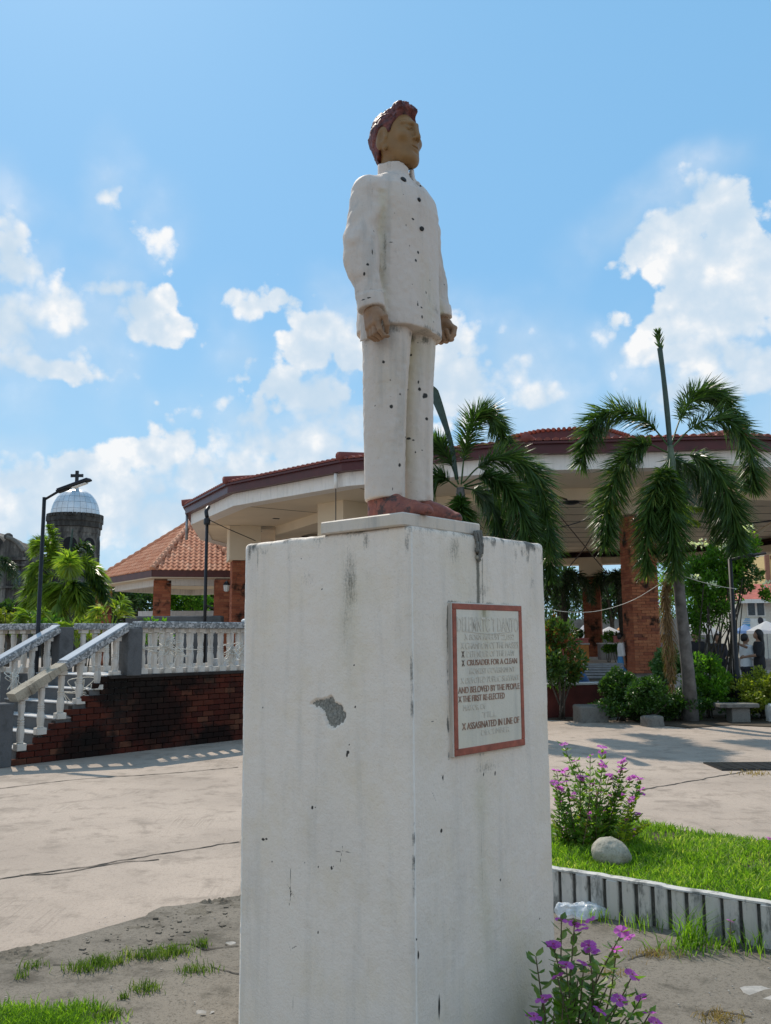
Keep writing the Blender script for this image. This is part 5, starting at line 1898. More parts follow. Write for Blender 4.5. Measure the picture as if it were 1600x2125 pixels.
def build_pavilion():
    t = thing('pavilion', 'large round open pavilion with maroon tiled roof, cream ceiling and brick columns', 'pavilion', (PVC[0], PVC[1], 0))
    base = 197.4
    near = [base + 19.25 * k for k in range(-1, 7)]          # visible corners
    far_n = 11
    a_end, a_start = near[-1], near[0] + 360
    angs = [R(a) for a in near] + [R(a_end + (a_start - a_end) * (k + 1) / (far_n + 1)) for k in range(far_n)]
    RE = 10.95
    n = len(angs)
    ZT, ZF1, ZF0, ZB = pz(4.99), pz(4.97), pz(4.74), pz(4.48)

    def band(r0, r1, z0, z1, mat, name, sub=None):
        """closed polygonal ring between radii r0<r1 and heights z0<z1"""
        A, B = ring(r0, angs), ring(r1, angs)
        mb = MB()
        V = [(*p, z0) for p in B] + [(*p, z1) for p in B] + [(*p, z1) for p in A] + [(*p, z0) for p in A]
        F = []
        for i in range(n):
            j = (i + 1) % n
            for k in range(4):
                F.append((k * n + i, k * n + j, ((k + 1) % 4) * n + j, ((k + 1) % 4) * n + i))
        mb.add(V, F)
        return mb.build(name, MAT[mat], t)
    band(10.70, RE, ZF0 + .02, ZF1, 'maroon', 'gutter')
    band(10.74, RE + .06, ZF1 - .07, ZF1 - .015, 'maroon', 'gutter_lip')
    band(10.45, 10.80, ZB, ZF0 + .018, 'fascia', 'fascia')
    band(8.3, 10.448, ZB + .03, ZB + .10, 'cream', 'soffit')
    band(7.9, 8.6, pz(4.27), ZB + .028, 'cream', 'ring_beam')
    # inner ceiling
    A = ring(8.2, angs)
    mb = MB()
    mb.prism([tuple(p) for p in A], pz(4.75), pz(4.80))
    mb.build('ceiling', MAT['cream'], t)
    for k in range(-5, 6):                                    # panel joints of the ceiling
        y = PVC[1] + k * 1.9
        hw = math.sqrt(max(.1, (8.0 * KP) ** 2 - (y - PVC[1]) ** 2))
        mb = MB()
        mb.box((PVC[0], y, pz(4.75) - .006), (hw * 2, .035, .012))
        mb.build('ceiling_joint', MAT['rope'], t)
    for k in range(n):
        if not 180 < math.degrees(angs[k]) % 360 < 330:
            continue
        p, q = ring(8.62, [angs[k]])[0], ring(10.44, [angs[k]])[0]
        mb = MB()
        m = (p + q) / 2
        mb.box((m[0], m[1], ZB + .026), (np.linalg.norm(q - p), .022, .008), angs[k])
        mb.build('soffit_joint', MAT['rope'], t)
    # soffit vents
    for (px, py) in ((573, 1076), (537, 1102), (712, 1044)):
        d = ray(px, py)
        p = EYE + d * ((ZB + .024 - 1.55) / d[2])
        mb = MB()
        mb.box((p[0], p[1], ZB + .018), (.22, .10, .02), .4)
        mb.build('ceiling_vent', MAT['metal_dark'], t)
    # roof field: barrel tile surface from the eave to the lantern
    rise = [(RE + .03, ZT), (7.0, ZT + .85), (2.2, ZT + 1.75)]
    mb = MB()
    for (r0, z0), (r1, z1) in zip(rise[:-1], rise[1:]):
        A, B = ring(r0, angs), ring(r1, angs)
        V = [(*p, z0) for p in A] + [(*p, z1) for p in B]
        mb.add(V, [(i, (i + 1) % n, n + (i + 1) % n, n + i) for i in range(n)])
    mb.build('roof', MAT['tile_j'], t)
    # barrel tiles along the eave, one by one (the stretch in view), and hip caps
    tm = MB()
    for rad, off in ((.085, 0),):
        m = 7
        V = []
        for y, rr in ((0, rad), (.42, rad * .92)):
            for k in range(m + 1):
                a = math.pi * k / m
                V.append((rr * math.cos(a), y, rr * math.sin(a) * .9))
        F = [(k, k + 1, m + 2 + k, m + 1 + k) for k in range(m)]
        F.append(tuple(range(m + 1)))
        tm.add(V, F)
    me = bpy.data.meshes.new('roof_tile')
    me.from_pydata(tm.v, [], tm.f)
    me.materials.append(MAT['tile_dark'])
    cnt = 0
    rest = MB()
    for k in range(n):
        k2 = (k + 1) % n
        a0, a1 = angs[k], angs[k2]
        p, q = ring(RE + .045, [a0])[0], ring(RE + .045, [a1])[0]
        mid = math.degrees((a0 + (a1 if a1 > a0 else a1 + 2 * math.pi)) / 2) % 360
        L = np.linalg.norm(q - p)
        m = int(L / .205)
        inward = PVC - (p + q) / 2
        yaw = math.atan2(inward[1], inward[0]) - math.pi / 2
        pitch = math.atan2(.85, (RE - 7) * KP)
        for i in range(m):
            c = p + (q - p) * (i + .5) / m
            if 172 < mid < 318 and cnt < 290:
                link('roof_tile', me, None, t, (c[0], c[1], ZT - .02), (pitch, 0, yaw + random.uniform(-.03, .03)))
                cnt += 1
        if 160 < math.degrees(a0) % 360 < 330:                # hip cap
            A, B = ring(RE + .09, [a0])[0], ring(7.0, [a0])[0]
            mb = MB()
            mb.tube(np.array([(*A, ZT + .06), (*((A + B) / 2), ZT + .06 + .43), (*B, ZT + .90)]), .12, 10)
            mb.build('hip_tile', MAT['tile_dark'], t, True)
    # the lantern roof in the middle
    L1 = [2 * math.pi * k / 12 for k in range(12)]
    for (r, z0, z1, mt, nm) in ((1.55, pz(6.0), pz(6.86), 'cream', 'lantern_wall'), (1.92, pz(6.84), pz(7.24), 'maroon', 'lantern_gutter')):
        mb = MB()
        mb.prism([tuple(p) for p in ring(r, L1)], z0, z1)
        mb.build(nm, MAT[mt], t)
    mb = MB()
    A = ring(1.98, L1)
    mb.add([(*p, pz(7.25)) for p in A] + [(*PVC, pz(7.36))], [(i, (i + 1) % 12, 12) for i in range(12)])
    mb.build('lantern_roof', MAT['tile_dark'], t)
    tiles = MB()
    for k in range(12):
        p, q = A[k], A[(k + 1) % 12]
        for i in range(7):
            c = p + (q - p) * (i + .5) / 7
            dd = (PVC - c) / np.linalg.norm(PVC - c) * .5
            tiles.tube(np.array([(*c, pz(7.26)), (*(c + dd), pz(7.30))]), .075, 7)
    o = tiles.build('lantern_tile', MAT['tile_dark'], t, True)
    o['kind'] = 'stuff'
    # columns
    for i, (px, Y, z0, w, single) in enumerate(((1331, 25.6, .55, .76, 1), (503, 33.0, 1.0, .86, 0), (1231, 47.0, .5, .86, 0))):
        p = at(px, 1300, Y)
        yaw = math.atan2(p[1] - PVC[1], p[0] - PVC[0]) + math.pi / 2 if i != 0 else .10
        if i == 0:
            brick_column(t, p, w, w, z0, pz(4.02), yaw, 1, seed=3)
            zc = pz(4.02)
        else:
            zc = {1: at(500, 1165, Y)[2], 2: at(1231, 1197, Y)[2]}[i]
            brick_column(t, p, w, w, z0, zc, yaw, 0, seed=4 + i)
        mb = MB()
        mb.box((p[0], p[1], (zc + pz(4.5)) / 2), (w + .28, w + .28, pz(4.5) - zc), yaw)
        mb.build('capital', MAT['cream'], t)
    for a in (226.3, 303, 342, 20, 107, 147):
        p = ring(9.0, [R(a)])[0]
        brick_column(t, p, .86, .86, .5, pz(3.7), R(a) + math.pi / 2, 0, seed=int(a), bl=.43, bh=.25)
        mb = MB()
        mb.box((p[0], p[1], (pz(3.7) + pz(4.5)) / 2), (1.14, 1.14, pz(4.5) - pz(3.7)), R(a) + math.pi / 2)
        mb.build('capital', MAT['cream'], t)
    # floor and its low steps
    A = ring(7.6, L1)
    mb = MB()
    mb.prism([tuple(p) for p in A], 0, .56)
    mb.build('floor', MAT['deck'], t)
    # steps in front, seen as pale lines
    for i in range(6):
        Y = 20.6 + .42 * i
        z = [.665, .715, .765, .815, .86, .90][i]
        c0 = at(1150, 1400, Y)
        c1 = at(1296, 1400, Y)
        mb = MB()
        mb.box(((c0[0] + c1[0]) / 2, Y + .2, z - .02), (c1[0] - c0[0], .28, .04), 0, .004)
        mb.build('tread', MAT['metal_grey'], t)
        mb = MB()
        mb.box(((c0[0] + c1[0]) / 2, Y + .25, z / 2 - .03), (c1[0] - c0[0] - .05, .30, z - .06))
        mb.build('riser', MAT['dark_stone'], t)
    # rain pipes on the eave
    for (px, y0, y1, mt, rr) in ((697, 984, 1018, 'fascia', .055),):
        d = ray(px, y0)
        dirp = d[:2] / np.linalg.norm(d[:2])
        tt = np.linspace(10, 30, 800)
        rad = np.linalg.norm(EYE[None, :2] + d[None, :2] * tt[:, None] - PVC, axis=1)
        p = EYE + d * tt[np.argmax(rad < 10.86 * KP)]
        mb = MB()
        mb.tube(np.array([(p[0], p[1], ZF0), (p[0], p[1], ZB - .05)]), rr, 8)
        mb.build('rain_pipe', MAT[mt], t, True)
        mb = MB()
        mb.tube(np.array([(p[0], p[1], ZB - .04), (p[0], p[1], 2.2)]), .014, 6)
        mb.build('rain_chain', MAT['metal_dark'], t, True)
    c = ring(10.9, [R(197.4)])[0]
    mb = MB()
    mb.tube(np.array([(c[0], c[1], ZF0), (c[0], c[1], ZB - .55)]), .05, 8)
    mb.build('rain_pipe', MAT['metal_grey'], t, True)
    # hanging lamp bracket under the ring beam
    f = thing('ceiling_fan', 'black fan hub with long thin rods hanging under the pavilion ring beam', 'fan', at(1185, 1040, 25.0))
    c = at(1185, 1040, 25.0)
    mb = MB()
    mb.lathe((c[0], c[1], c[2] - .10), [(.10, 0), (.24, .04), (.26, .13), (.20, .17), (.07, .19), (.05, .55)], 14)
    mb.build('hub', MAT['metal_dark'], f, True)
    for a in (0, .5, 1.1, 2.2, 3.3, 4.4):
        mb = MB()
        e = c + np.array([math.cos(a - .25) * 1.5, math.sin(a - .25) * 1.5, .0])
        mb.tube(np.array([c, e]), .028, 6)
        mb.build('rod', MAT['metal_dark'], f)
    # slack ropes and cables under the ceiling
    def rope(label, pts, Ys, r, mat, name='cable', group='cables strung under the pavilion ceiling', sag=0.0):
        P = [at(x, y, Y) for (x, y), Y in zip(pts, Ys)]
        tt = thing(name, label, name, P[0], group)
        C = spline(P, 24)
        C[:, 2] -= sag * np.sin(np.linspace(0, math.pi, 24))
        mb = MB()
        mb.tube(C, r, 5)
        mb.build('strand', MAT[mat], tt, True)
    rope('brown rope slanting down to the right under the pavilion ceiling, crossing another', [(1158, 1066), (1215, 1135), (1262, 1192)], (24, 25, 26), .016, 'rope', 'rope')
    rope('brown rope slanting up to the right under the pavilion ceiling, crossing another', [(1180, 1178), (1212, 1138), (1232, 1105)], (26, 25, 24.5), .016, 'rope', 'rope')
    rope('black cable sagging across the pavilion front left of the big palm', [(1140, 1098), (1180, 1090), (1225, 1076)], (22, 22, 22), .013, 'cable')
    rope('black cable stretched below the pavilion ceiling right of the big palm, upper one', [(1430, 1080), (1520, 1088), (1610, 1080)], (23.5, 23.5, 23.5), .022, 'cable')
    rope('thin black cable below the pavilion ceiling right of the big palm, lower one', [(1430, 1093), (1500, 1098), (1560, 1093)], (23.5, 23.5, 23.5), .012, 'cable')
    rope('white string hanging from the pavilion shrub to the big palm trunk', [(1130, 1263), (1180, 1270), (1240, 1268), (1310, 1247), (1376, 1208)], (17.0, 17.3, 17.3, 17.0, 16.2), .006, 'cord', 'string', None)
    rope('white string running from the big palm trunk to the right lamp post', [(1408, 1192), (1450, 1206), (1500, 1218), (1530, 1222)], (16.2, 16.6, 17, 17.2), .005, 'cord', 'string', None)
    rope('black wire from the left pole down to the pedestal side under the eave', [(428, 1076), (470, 1096), (530, 1122)], (27, 28, 29), .014, 'cable', 'wire', None)

    # dark pipe post under the left eave corner
    pp = at(425, 1290, 27.0)
    g = thing('utility_post', 'thin black steel post reaching up to the left eave of the pavilion', 'post', (pp[0], pp[1], 0))
    top = at(427, 1072, 27.0)
    mb = MB()
    mb.tube(np.array([(pp[0], pp[1], 0), (pp[0], pp[1], top[2])]), .05, 8)
    mb.build('pole', MAT['metal_dark'], g, True)
    mb = MB()
    mb.tube(spline([(pp[0], pp[1], top[2] - .02), top + np.array([0, .05, .18]), top + np.array([.02, .3, .34])], 8), .06, 8)
    mb.build('bend', MAT['metal_dark'], g, True)
    mb = MB()
    mb.lathe((pp[0], pp[1], top[2] - .25), [(.09, 0), (.10, .05), (.10, .15), (.08, .2)], 8)
    mb.build('clamp', MAT['metal_dark'], g)


# ------------------------------------------------------------------ gazebo with tiled hip roof on the left
def build_gazebo():
    c0 = at(316, 1184, 40.0)
    t = thing('gazebo', 'open gazebo with orange clay tiled hip roof on square brick columns', 'gazebo', (c0[0], c0[1] + 4, 0))
    z = c0[2]
    lef = at(203, 1197, 46.0)
    rig = at(505, 1196, 40.8)
    lef[2] = rig[2] = z
    apex = at(402, 1082, 44.5)
    b1, b2 = lef + np.array([3.5, 5.5, 0]), rig + np.array([3.0, 6.0, 0])
    eave = [lef, c0, rig, b2, b1]
    ov = []
    faces = [(lef, c0), (c0, rig), (rig, b2), (b2, b1), (b1, lef)]
    # tile mesh: one barrel pan and cover, shared
    mb = MB()
    m = 6
    tw, tl = .245, .36
    V = []
    for y, zz, k in ((-.03, .028, 1.0), (tl, .0, .97)):
        for i in range(m + 1):
            u = i / m
            V.append(((u - .5) * tw * k, y, zz + .045 * math.sin(u * math.pi * 2 - .6)))
    F = [(i, i + 1, m + 2 + i, m + 1 + i) for i in range(m)]
    V += [((i / m - .5) * tw, -.03, .0) for i in range(m + 1)]
    F += [(i + 1, i, 2 * (m + 1) + i, 2 * (m + 1) + i + 1) for i in range(m)]
    mb.add(V, F)
    me = bpy.data.meshes.new('roof_tile')
    me.from_pydata(mb.v, [], mb.f)
    me.materials.append(MAT['tile'])
    single = 0
    rest = MB()
    rng = random.Random(9)
    roofm = MB()
    for fi, (p, q) in enumerate(faces):
        roofm.add([p, q, apex], [(0, 1, 2)])
        ex = unit(q - p)
        mid = (p + q) / 2
        ey = unit(apex - mid - ex * ((apex - mid) @ ex))
        ez = np.cross(ex, ey)
        if ez[2] < 0:
            ex, ez = -ex, -ez
            p, q = q, p
        L = np.linalg.norm(q - p)
        H = (apex - p) @ ey
        Mx = Matrix(((ex[0], ey[0], ez[0]), (ex[1], ey[1], ez[1]), (ex[2], ey[2], ez[2])))
        rot = Mx.to_euler()
        ax = (apex - p) @ ex
        rows = int(H / (tl - .045))
        for r_ in range(rows):
            y = r_ * (tl - .045)
            x0, x1 = ax * y / H, L - (L - ax) * y / H
            nn = int((x1 - x0) / tw)
            for i in range(nn + 1):
                x = math.floor(x0 / tw) * tw + (i + .5) * tw
                if x < x0 + .04 or x > x1 - .04:
                    continue
                pos = p + ex * x + ey * y + ez * (.05 + rng.uniform(0, .008))
                if fi in (0, 1) and single < 300 and (fi == 1 or r_ % 2 == 0):
                    link('roof_tile', me, None, t, pos, (rot[0], rot[1] + rng.uniform(-.01, .01), rot[2]))
                    single += 1
                else:
                    W = [tuple(pos + ex * v[0] + ey * v[1] + ez * v[2]) for v in mb.v]
                    rest.add(W, mb.f)
    o = rest.build('tile_field', MAT['tile_j'], t)
    o['kind'] = 'stuff'
    roofm.build('roof_deck', MAT['maroon2'], t)
    for p in (lef, c0, rig):
        mb = MB()
        C = np.array([p + (apex - p) * f + np.array([0, 0, .10 + .02 * math.sin(f * 90)]) for f in np.linspace(-.005, 1, 60)])
        mb.tube(C, .13 + .022 * np.sign(np.sin(np.arange(60) * 1.6)), 8)
        mb.build('hip_cap', MAT['tile'], t)
    # fascia boards
    for p, q in faces:
        mb = MB()
        m_ = (p + q) / 2
        yaw = math.atan2(q[1] - p[1], q[0] - p[0])
        mb.box((m_[0], m_[1], z - .13), (np.linalg.norm(q - p), .06, .30), yaw)
        mb.build('fascia', MAT['maroon2'], t)
    mb = MB()
    mb.slab([v - np.array([0, 0, .27]) for v in eave], (0, 0, 1), .05)
    mb.build('ceiling', MAT['cream'], t)
    cen = sum(eave) / 5
    for k, (p, q) in enumerate(faces):                       # beam band under the eave
        a, b = cen + (p - cen) * .80, cen + (q - cen) * .80
        m_ = (a + b) / 2
        yaw = math.atan2(q[1] - p[1], q[0] - p[0])
        mb = MB()
        mb.box((m_[0], m_[1], z - .46), (np.linalg.norm(b - a), .3, .30), yaw)
        mb.build('beam', MAT['white'], t)
    for i, (px, Y) in enumerate(((335, 41.2), (214, 46.5), (462, 41.0))):
        p = at(px, 1280, Y)
        brick_column(t, p, .76, .76, 0, z - .30, .25, 0, bl=.38, bh=.125, seed=20 + i)
    a, b = at(294, 1275, 44), at(440, 1275, 43)
    w = thing('parapet', 'low white plastered parapet behind the gazebo columns', 'wall', ((a[0] + b[0]) / 2, 43.5, 0))
    mb = MB()
    zt = at(366, 1268, 43.5)[2]
    mb.box(((a[0] + b[0]) / 2, 43.5, zt / 2), (b[0] - a[0], .25, zt), 0)
    mb.build('wall_body', MAT['white'], w)
    a, b = at(265, 1283, 28), at(462, 1283, 28)
    zt = at(300, 1279, 28)[2]
    w = thing('terrace_edge', 'dark grey concrete terrace edge below the gazebo', 'ledge', ((a[0] + b[0]) / 2, 28, 0))
    mb = MB()
    mb.box(((a[0] + b[0]) / 2, 28, zt / 2), (b[0] - a[0], .5, zt), 0, .03)
    mb.build('ledge_body', MAT['post'], w)
    # wall lantern on the right column
    lp = at(470, 1218, 40.2)
    l = thing('wall_lantern', 'small black and white lantern on the gazebo right column', 'lantern', lp)
    mb = MB()
    mb.lathe((lp[0], lp[1], lp[2] - .22), [(.05, 0), (.11, .04), (.14, .30)], 6)
    mb.build('lamp_glass', MAT['lens'], l)
    mb = MB()
    mb.lathe((lp[0], lp[1], lp[2] + .085), [(.17, 0), (.10, .12), (.02, .2)], 6)
    mb.build('lamp_cap', MAT['metal_dark'], l)


# ------------------------------------------------------------------ church far left
def arch_poly(w, h, n=10):
    r = w / 2
    return [(-r, 0), (r, 0)] + [(r * math.cos(a), h - r + r * math.sin(a)) for a in np.linspace(0, math.pi, n)]


def build_church():
    Y = 92.0
    a, b = at(101, 1066, Y), at(212, 1066, Y)
    cx, rad = (a[0] + b[0]) / 2, (b[0] - a[0]) / 2
    zt = a[2]
    t = thing('bell_tower', 'old dark stone octagonal bell tower with silver dome and cross', 'tower', (cx, Y, 0))
    C = np.array([cx * (Y + rad) / Y, Y + rad])
    k = rad / math.cos(math.pi / 8) * .915
    mb = MB()
    a0 = math.pi / 8 + R(10)
    mb.lathe((C[0], C[1], 0), [(k * 1.02, 0), (k * 1.02, 7.2), (k * 1.07, 7.25), (k * 1.07, 7.7), (k * .97, 7.75), (k * .97, zt - 1.9), (k * .99, zt - 1.85), (k * 1.0, zt - 1.0)], 8, a0)
    mb.build('shaft', MAT['church'], t)
    mb = MB()
    mb.lathe((C[0], C[1], 0), [(k * .99, zt - 1.3), (k * 1.05, zt - 1.2), (k * 1.05, zt - .7), (k * 1.09, zt - .62), (k * 1.09, zt - .1), (k * .9, zt - .08)], 8, a0)
    mb.build('cornice', MAT['church_dark'], t)
    for i in range(40):                                        # small battlement blocks
        an = 2 * math.pi * i / 40
        rr = k * 1.0
        mb = MB()
        mb.box((C[0] + rr * math.cos(an), C[1] + rr * math.sin(an), zt + .02), (.38, .30, .34), an + math.pi / 2, .02)
        mb.build('merlon', MAT['church_dark'], t)
    ap = k * math.cos(math.pi / 8)
    for i in range(8):
        an = a0 + math.pi / 8 + i * math.pi / 4
        nx, ny = math.cos(an), math.sin(an)
        if ny > .5:
            continue
        ex = np.array([-ny, nx, 0])
        for (w, h, zb) in ((1.35, 3.2, zt - 5.6), (1.2, 2.6, zt - 10.8)):
            o = np.array([C[0] + nx * ap * .975, C[1] + ny * ap * .975, zb])
            P = [o + ex * x + np.array([0, 0, y]) for x, y in arch_poly(w + .5, h + .25)]
            mb = MB()
            mb.slab([p + np.array([nx, ny, 0]) * .06 for p in P], (nx, ny, 0), .10)
            wd = mb.build('window', MAT['church'], t)
            P = [o + ex * x + np.array([0, 0, y + .02]) for x, y in arch_poly(w, h)]
            mb = MB()
            mb.slab([p + np.array([nx, ny, 0]) * .09 for p in P], (nx, ny, 0), .05)
            mb.build('opening', MAT['void'], wd)
            for q in (.28, .5):
                mb = MB()
                c = o + np.array([nx, ny, 0]) * .11 + np.array([0, 0, h * q])
                mb.box(c, (w, .05, .07), an + math.pi / 2)
                mb.build('crossbar', MAT['dark_stone'], wd)
    # dome: sheets with standing seams
    zd = zt - .1
    rd = rad * .91
    top = at(160, 1007, Y)[2]
    hd = top - zd
    prof = [(math.cos(p) ** .8 if p < 1.55 else 0.02, math.sin(p)) for p in np.linspace(0, 1.52, 7)]
    mb = MB()
    mb.lathe((C[0], C[1], zd), [(rd * r_ * .985, hd * z_ * .985) for r_, z_ in prof], 32)
    mb.build('dome_shell', MAT['dome_seam'], t, True)
    for i in range(24):
        for j in range(6):
            a1, a2 = 2 * math.pi * (i + .02) / 24, 2 * math.pi * (i + .98) / 24
            if math.sin((a1 + a2) / 2) > .35:
                continue
            V = []
            for an in (a1, (a1 + a2) / 2, a2):
                for f in (.02, .5, .98):
                    ph = 1.52 * (j + f) / 6
                    V.append((C[0] + rd * math.cos(ph) ** .8 * math.cos(an), C[1] + rd * math.cos(ph) ** .8 * math.sin(an), zd + hd * math.sin(ph)))
            mb = MB()
            mb.add(V, [(q * 3 + w_, (q + 1) * 3 + w_, (q + 1) * 3 + w_ + 1, q * 3 + w_ + 1) for q in range(2) for w_ in range(2)])
            mb.build('dome_panel', MAT['dome'], t, True)
    mb = MB()
    mb.lathe((C[0], C[1], zd + hd - .05), [(.28, 0), (.22, .3), (.10, .45), (.10, .6)], 10)
    mb.build('finial', MAT['dome_seam'], t)
    zc = zd + hd + .4
    ch = at(160, 977, Y + rad)[2] - zc
    mb = MB()
    mb.box((C[0], C[1], zc + ch / 2), (.34, .2, ch))
    mb.box((C[0], C[1], zc + ch * .68), (1.3, .19, .32))
    for q in (-.6, .6):
        mb.box((C[0] + q, C[1], zc + ch * .68), (.12, .22, .34))
    mb.build('cross', MAT['metal_dark'], t)

    # church front with curved gable
    Y2 = 88.0
    f = thing('church', 'weathered stone church front with curved gable and arched window', 'church', at(10, 1300, Y2) * np.array([1, 1, 0]))
    pts = [(-140, 1330), (52, 1330), (53, 1160), (50, 1146), (40, 1132), (28, 1122), (18, 1118), (14, 1117), (8, 1125), (4, 1120), (-6, 1110), (-30, 1098), (-60, 1095), (-140, 1140)]
    P = [at(x, y, Y2) for x, y in pts]
    P[0][2] = P[1][2] = 0
    mb = MB()
    mb.slab(P, (0, -1, 0), 6)
    mb.build('facade', MAT['church'], f)
    for (ya, yb) in ((1158, 1163), (1172, 1176), (1217, 1221)):
        A, B = at(-140, ya, Y2 - .2), at(53.5, ya, Y2 - .2)
        z2 = at(0, yb, Y2)[2]
        mb = MB()
        mb.box(((A[0] + B[0]) / 2, Y2 - .15, (A[2] + z2) / 2), (B[0] - A[0], .5, abs(A[2] - z2)))
        mb.build('moulding', MAT['church'], f)
    for x in (12, 52):
        A, B = at(x, 1165, Y2), at(x, 1172, Y2)
        mb = MB()
        mb.box((A[0], Y2 - .1, A[2] / 2), (.45, .42, A[2]))
        mb.build('pilaster', MAT['church'], f)
    top, bot = at(40, 1178, Y2), at(40, 1215, Y2)
    for (w, h, mt, nm, off) in ((1.55, top[2] - bot[2], 'white', 'window_surround', .12), (1.05, top[2] - bot[2] - .3, 'glass', 'window_pane', .18)):
        mb = MB()
        mb.slab([(bot[0] + x, Y2 - off, bot[2] + y) for x, y in arch_poly(w, h)], (0, -1, 0), .2)
        mb.build(nm, MAT['church' if nm == 'window_surround' else mt], f)
    c = at(14, 1113, Y2)
    mb = MB()
    mb.lathe((c[0], Y2 + .4, c[2] - .25), [(.35, 0), (.45, .2), (.40, .45), (.15, .62)], 10)
    mb.build('urn', MAT['church'], f, True)
    cop = MB()
    C2 = spline([at(x, y - 2, Y2 - .05) for x, y in pts[3:8]], 20)
    cop.tube(C2, .22, 6)
    cop.build('gable_coping', MAT['dark_stone'], f, True)


MAT['tile_sunlit'] = m_plain('sunlit_cap_tile', (0.42, 0.44, 0.47), 0.35, var=0.08, scale=5, bmp=0.05)
build_stair()
build_pavilion()
build_gazebo()
build_church()


# ------------------------------------------------------------------ street lamps
def lamp(label, base, ztop, a, b, foot, pr=.034):
    """solar street lamp: pole, arm a->b carrying the long flat head"""
    t = thing('street_lamp', label, 'street lamp', (base[0], base[1], foot), 'solar street lamps')
    mb = MB()
    mb.tube(np.array([(base[0], base[1], foot), (base[0], base[1], foot + .9), (base[0], base[1], foot + .92), (base[0], base[1], ztop)]), [pr * 1.25, pr * 1.25, pr, pr * .85], 10)
    mb.build('pole', MAT['lamp_pole'], t, True)
    mb = MB()
    mb.box((base[0], base[1], foot + .02), (.26, .26, .03), 0, .004)
    mb.build('base_plate', MAT['lamp_pole'], t)
    a, b = np.array(a), np.array(b)
    d = unit(b - a)
    p0 = np.array([base[0], base[1], ztop - .04])
    mb = MB()
    mb.tube(np.array([p0, a + d * .15]), pr * .62, 8)
    mb.build('arm', MAT['lamp_pole'], t, True)
    L = np.linalg.norm(b - a)
    side = unit(np.cross(d, np.array([0, 0, 1.0])))
    up = np.cross(side, d)
    M3 = np.stack([d, side, up], 1)
    c = (a + b) / 2 - up * .05
    mb = MB()
    mb.box(c + up * .03, (L, .12, .03), 0, .006, M3)
    mb.build('lamp_head', MAT['lamp_pole'], t)
    mb = MB()
    mb.box(c + up * .056, (L * .94, .11, .012), 0, 0, M3)
    mb.build('solar_panel', MAT['solar'], t)
    mb = MB()
    mb.box(c - up * .004 + d * L * .18, (L * .42, .08, .012), 0, 0, M3)
    mb.build('lens', MAT['lens'], t)
    mb = MB()
    mb.box(a + d * .1 - up * .03, (.20, .08, .05), 0, .01, M3)
    mb.build('bracket', MAT['lamp_pole'], t)


# ------------------------------------------------------------------ palms
def frond(parent, pts, Y, n, L, w, seed, mat='palm', plume=1.0, droop=.25, rw=.018, start=.16, name='frond', fwd=.55):
    P = [at(p[0], p[1], Y + (p[2] if len(p) > 2 else 0)) for p in pts]
    V, F = frond_mesh(P, n, L, w, seed, plume, start, droop, rw, fwd)
    return link(name, mesh_np(name, V - worigin(parent), F), MAT[mat], parent)


def trunk(parent, pts, radii, mat, name='trunk', ringed=True):
    C = spline(pts, 60)
    r = np.interp(np.linspace(0, 1, 60), np.linspace(0, 1, len(radii)), radii)
    if ringed:
        r = r * (1 + .035 * (np.arange(60) % 3 == 0))
    mb = MB()
    mb.tube(C, r, 12)
    return mb.build(name, MAT[mat], parent, True)


